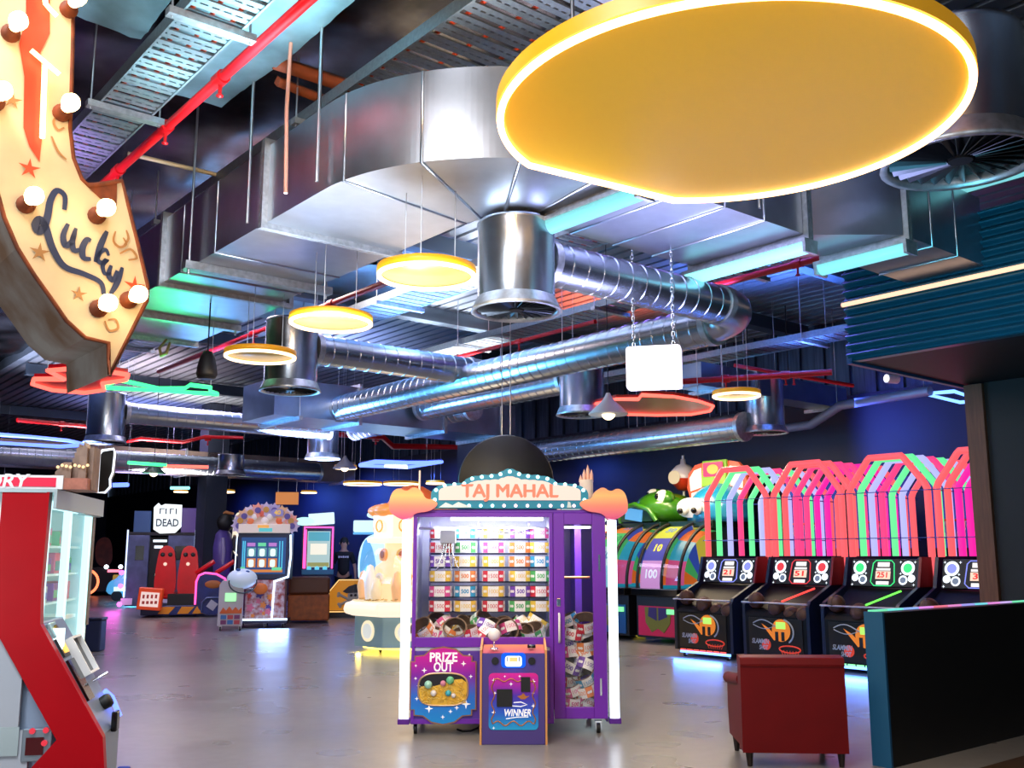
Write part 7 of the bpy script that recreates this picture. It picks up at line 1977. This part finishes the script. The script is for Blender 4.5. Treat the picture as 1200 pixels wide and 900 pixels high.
# added upward fill lamps in mid-air, no fixtures there
def up(p, e, c, s=0.8, to=None): light('neon_spill', 'AREA', p, e, c, s, to if to is not None else Vector(p) + Vector((0, 0, 2)), spread=1.5)
up(Vector((-1.5, 7.7, 2.3)), 150, (0.68, 0.82, 1.0), 1.4)
up(Vector((-0.4, 6.6, 2.3)), 35, (0.75, 0.86, 1.0), 1.0)
up(Vector((1.5, 7.7, 2.3)), 140, (0.52, 0.55, 1.0), 1.3)
up(Vector((-0.1, 9.2, 2.5)), 60, (1.0, 0.85, 0.9), 0.9)
up(G(2.6, 6.0, 4.4), 22, (0.35, 0.85, 1.0), 0.6)
up(G(2.0, 9.0, 4.2), 25, (0.6, 0.35, 1.0), 0.8)
up(G(6.3, 8.6, 4.5), 170, (0.80, 0.74, 1.0), 1.5)
up(G(8.6, 7.4, 4.4), 220, (0.45, 0.22, 1.0), 1.0)
up(G(7.6, 11.2, 4.3), 280, (0.22, 0.42, 1.0), 1.5)
up(G(11.5, 8.2, 4.0), 300, (0.10, 0.24, 1.0), 1.5)
up(G(11.2, 11.4, 4.2), 110, (1.0, 0.16, 0.08), 1.0)
up(G(5.0, 14.2, 4.2), 300, (0.25, 0.4, 1.0), 1.5)
up(G(3.4, 14.5, 3.6), 260, (0.15, 0.25, 1.0), 1.2)
up(G(1.5, 13.0, 3.6), 60, (1.0, 0.1, 0.35), 1.0)
up(G(9.5, 17.5, 3.2), 320, (0.4, 0.5, 1.0), 1.5)
up(G(7.0, 22.0, 3.0), 170, (0.9, 0.7, 0.75), 1.5)
up(G(3.0, 20.0, 3.0), 200, (0.25, 0.35, 1.0), 1.5)
up(G(9.0, 27.0, 2.8), 160, (0.35, 0.4, 1.0), 1.5)
# added blue lamps that tint the far walls
for (u_, w_, e) in ((14.3, 21.0, 60), (14.3, 25.5, 120), (14.3, 29.0, 90), (14.3, 34.0, 40), (14.6, 16.0, 25)):
    light('wall_wash', 'AREA', G(u_, w_, 3.4), e, (0.06, 0.16, 1.0), 0.8, G(15.4, w_, 1.6))
light('wall_wash', 'AREA', G(14.6, 9.0, 3.6), 40, (0.1, 0.16, 1.0), 1.2, G(15.4, 8.0, 3.6))
up(G(9.6, 13.2, 4.5), 170, (0.9, 0.92, 1.0), 1.5)
up(G(7.6, 9.6, 4.5), 120, (0.95, 0.95, 1.0), 1.0)
light('neon_spill', 'AREA', G(6.6, 3.6, 2.6), 24, (0.08, 0.62, 0.85), 0.8, G(9.1, 4.6, 4.0), spread=2.0)  # added teal fill on the bulkhead, no fixture here
light('neon_spill', 'AREA', Vector((-0.9, 3.4, 3.4)), 40, (1.0, 0.6, 0.3), 0.6, Vector((-0.9, 6.4, 4.5)), spread=1.4)
up(Vector((2.6, 5.2, 4.4)), 30, (1.0, 0.35, 0.08), 0.6)
up(G(9.5, 25.2, 2.6), 220, (1.0, 0.9, 0.85), 1.5)
up(G(4.0, 22.0, 2.8), 200, (0.6, 0.7, 1.0), 1.5)
light('neon_spill', 'AREA', G(4.2, 11.6, 3.35), 8, (0.05, 1.0, 0.35), 0.5, G(4.2, 11.2, 4.3), spread=2.2)  # added fill for the green neon's light on the duct
light('neon_spill', 'AREA', G(2.4, 12.5, 3.3), 14, (1.0, 0.08, 0.1), 0.5, G(2.4, 12.5, 5), spread=2.2)
up(G(0.5, 16.0, 3.8), 300, (0.15, 0.25, 1.0), 1.5)
up(G(1.2, 11.6, 4.2), 120, (0.5, 0.2, 1.0), 1.0)
up(G(4.5, 18.0, 3.2), 260, (0.3, 0.42, 1.0), 1.5)
up(G(2.4, 7.0, 4.5), 7, (0.5, 0.9, 1.0), 0.4)
up(G(4.6, 3.2, 5.15), 10, (1.0, 0.6, 0.4), 0.4)
light('neon_spill', 'AREA', G(6.0, 12.0, 2.5), 70, (0.12, 0.55, 1.0), 1.2, G(8.0, 9.5, 3.9), spread=2.0)  # added blue fill aimed at the spiral ducts
light('neon_spill', 'AREA', G(6.6, 16.5, 2.3), 90, (0.15, 0.45, 1.0), 1.2, G(9.0, 13.0, 3.9), spread=2.0)
light('neon_spill', 'AREA', G(5.6, 13.0, 2.3), 60, (0.12, 0.4, 1.0), 1.0, G(8.5, 14.0, 3.9), spread=2.0)
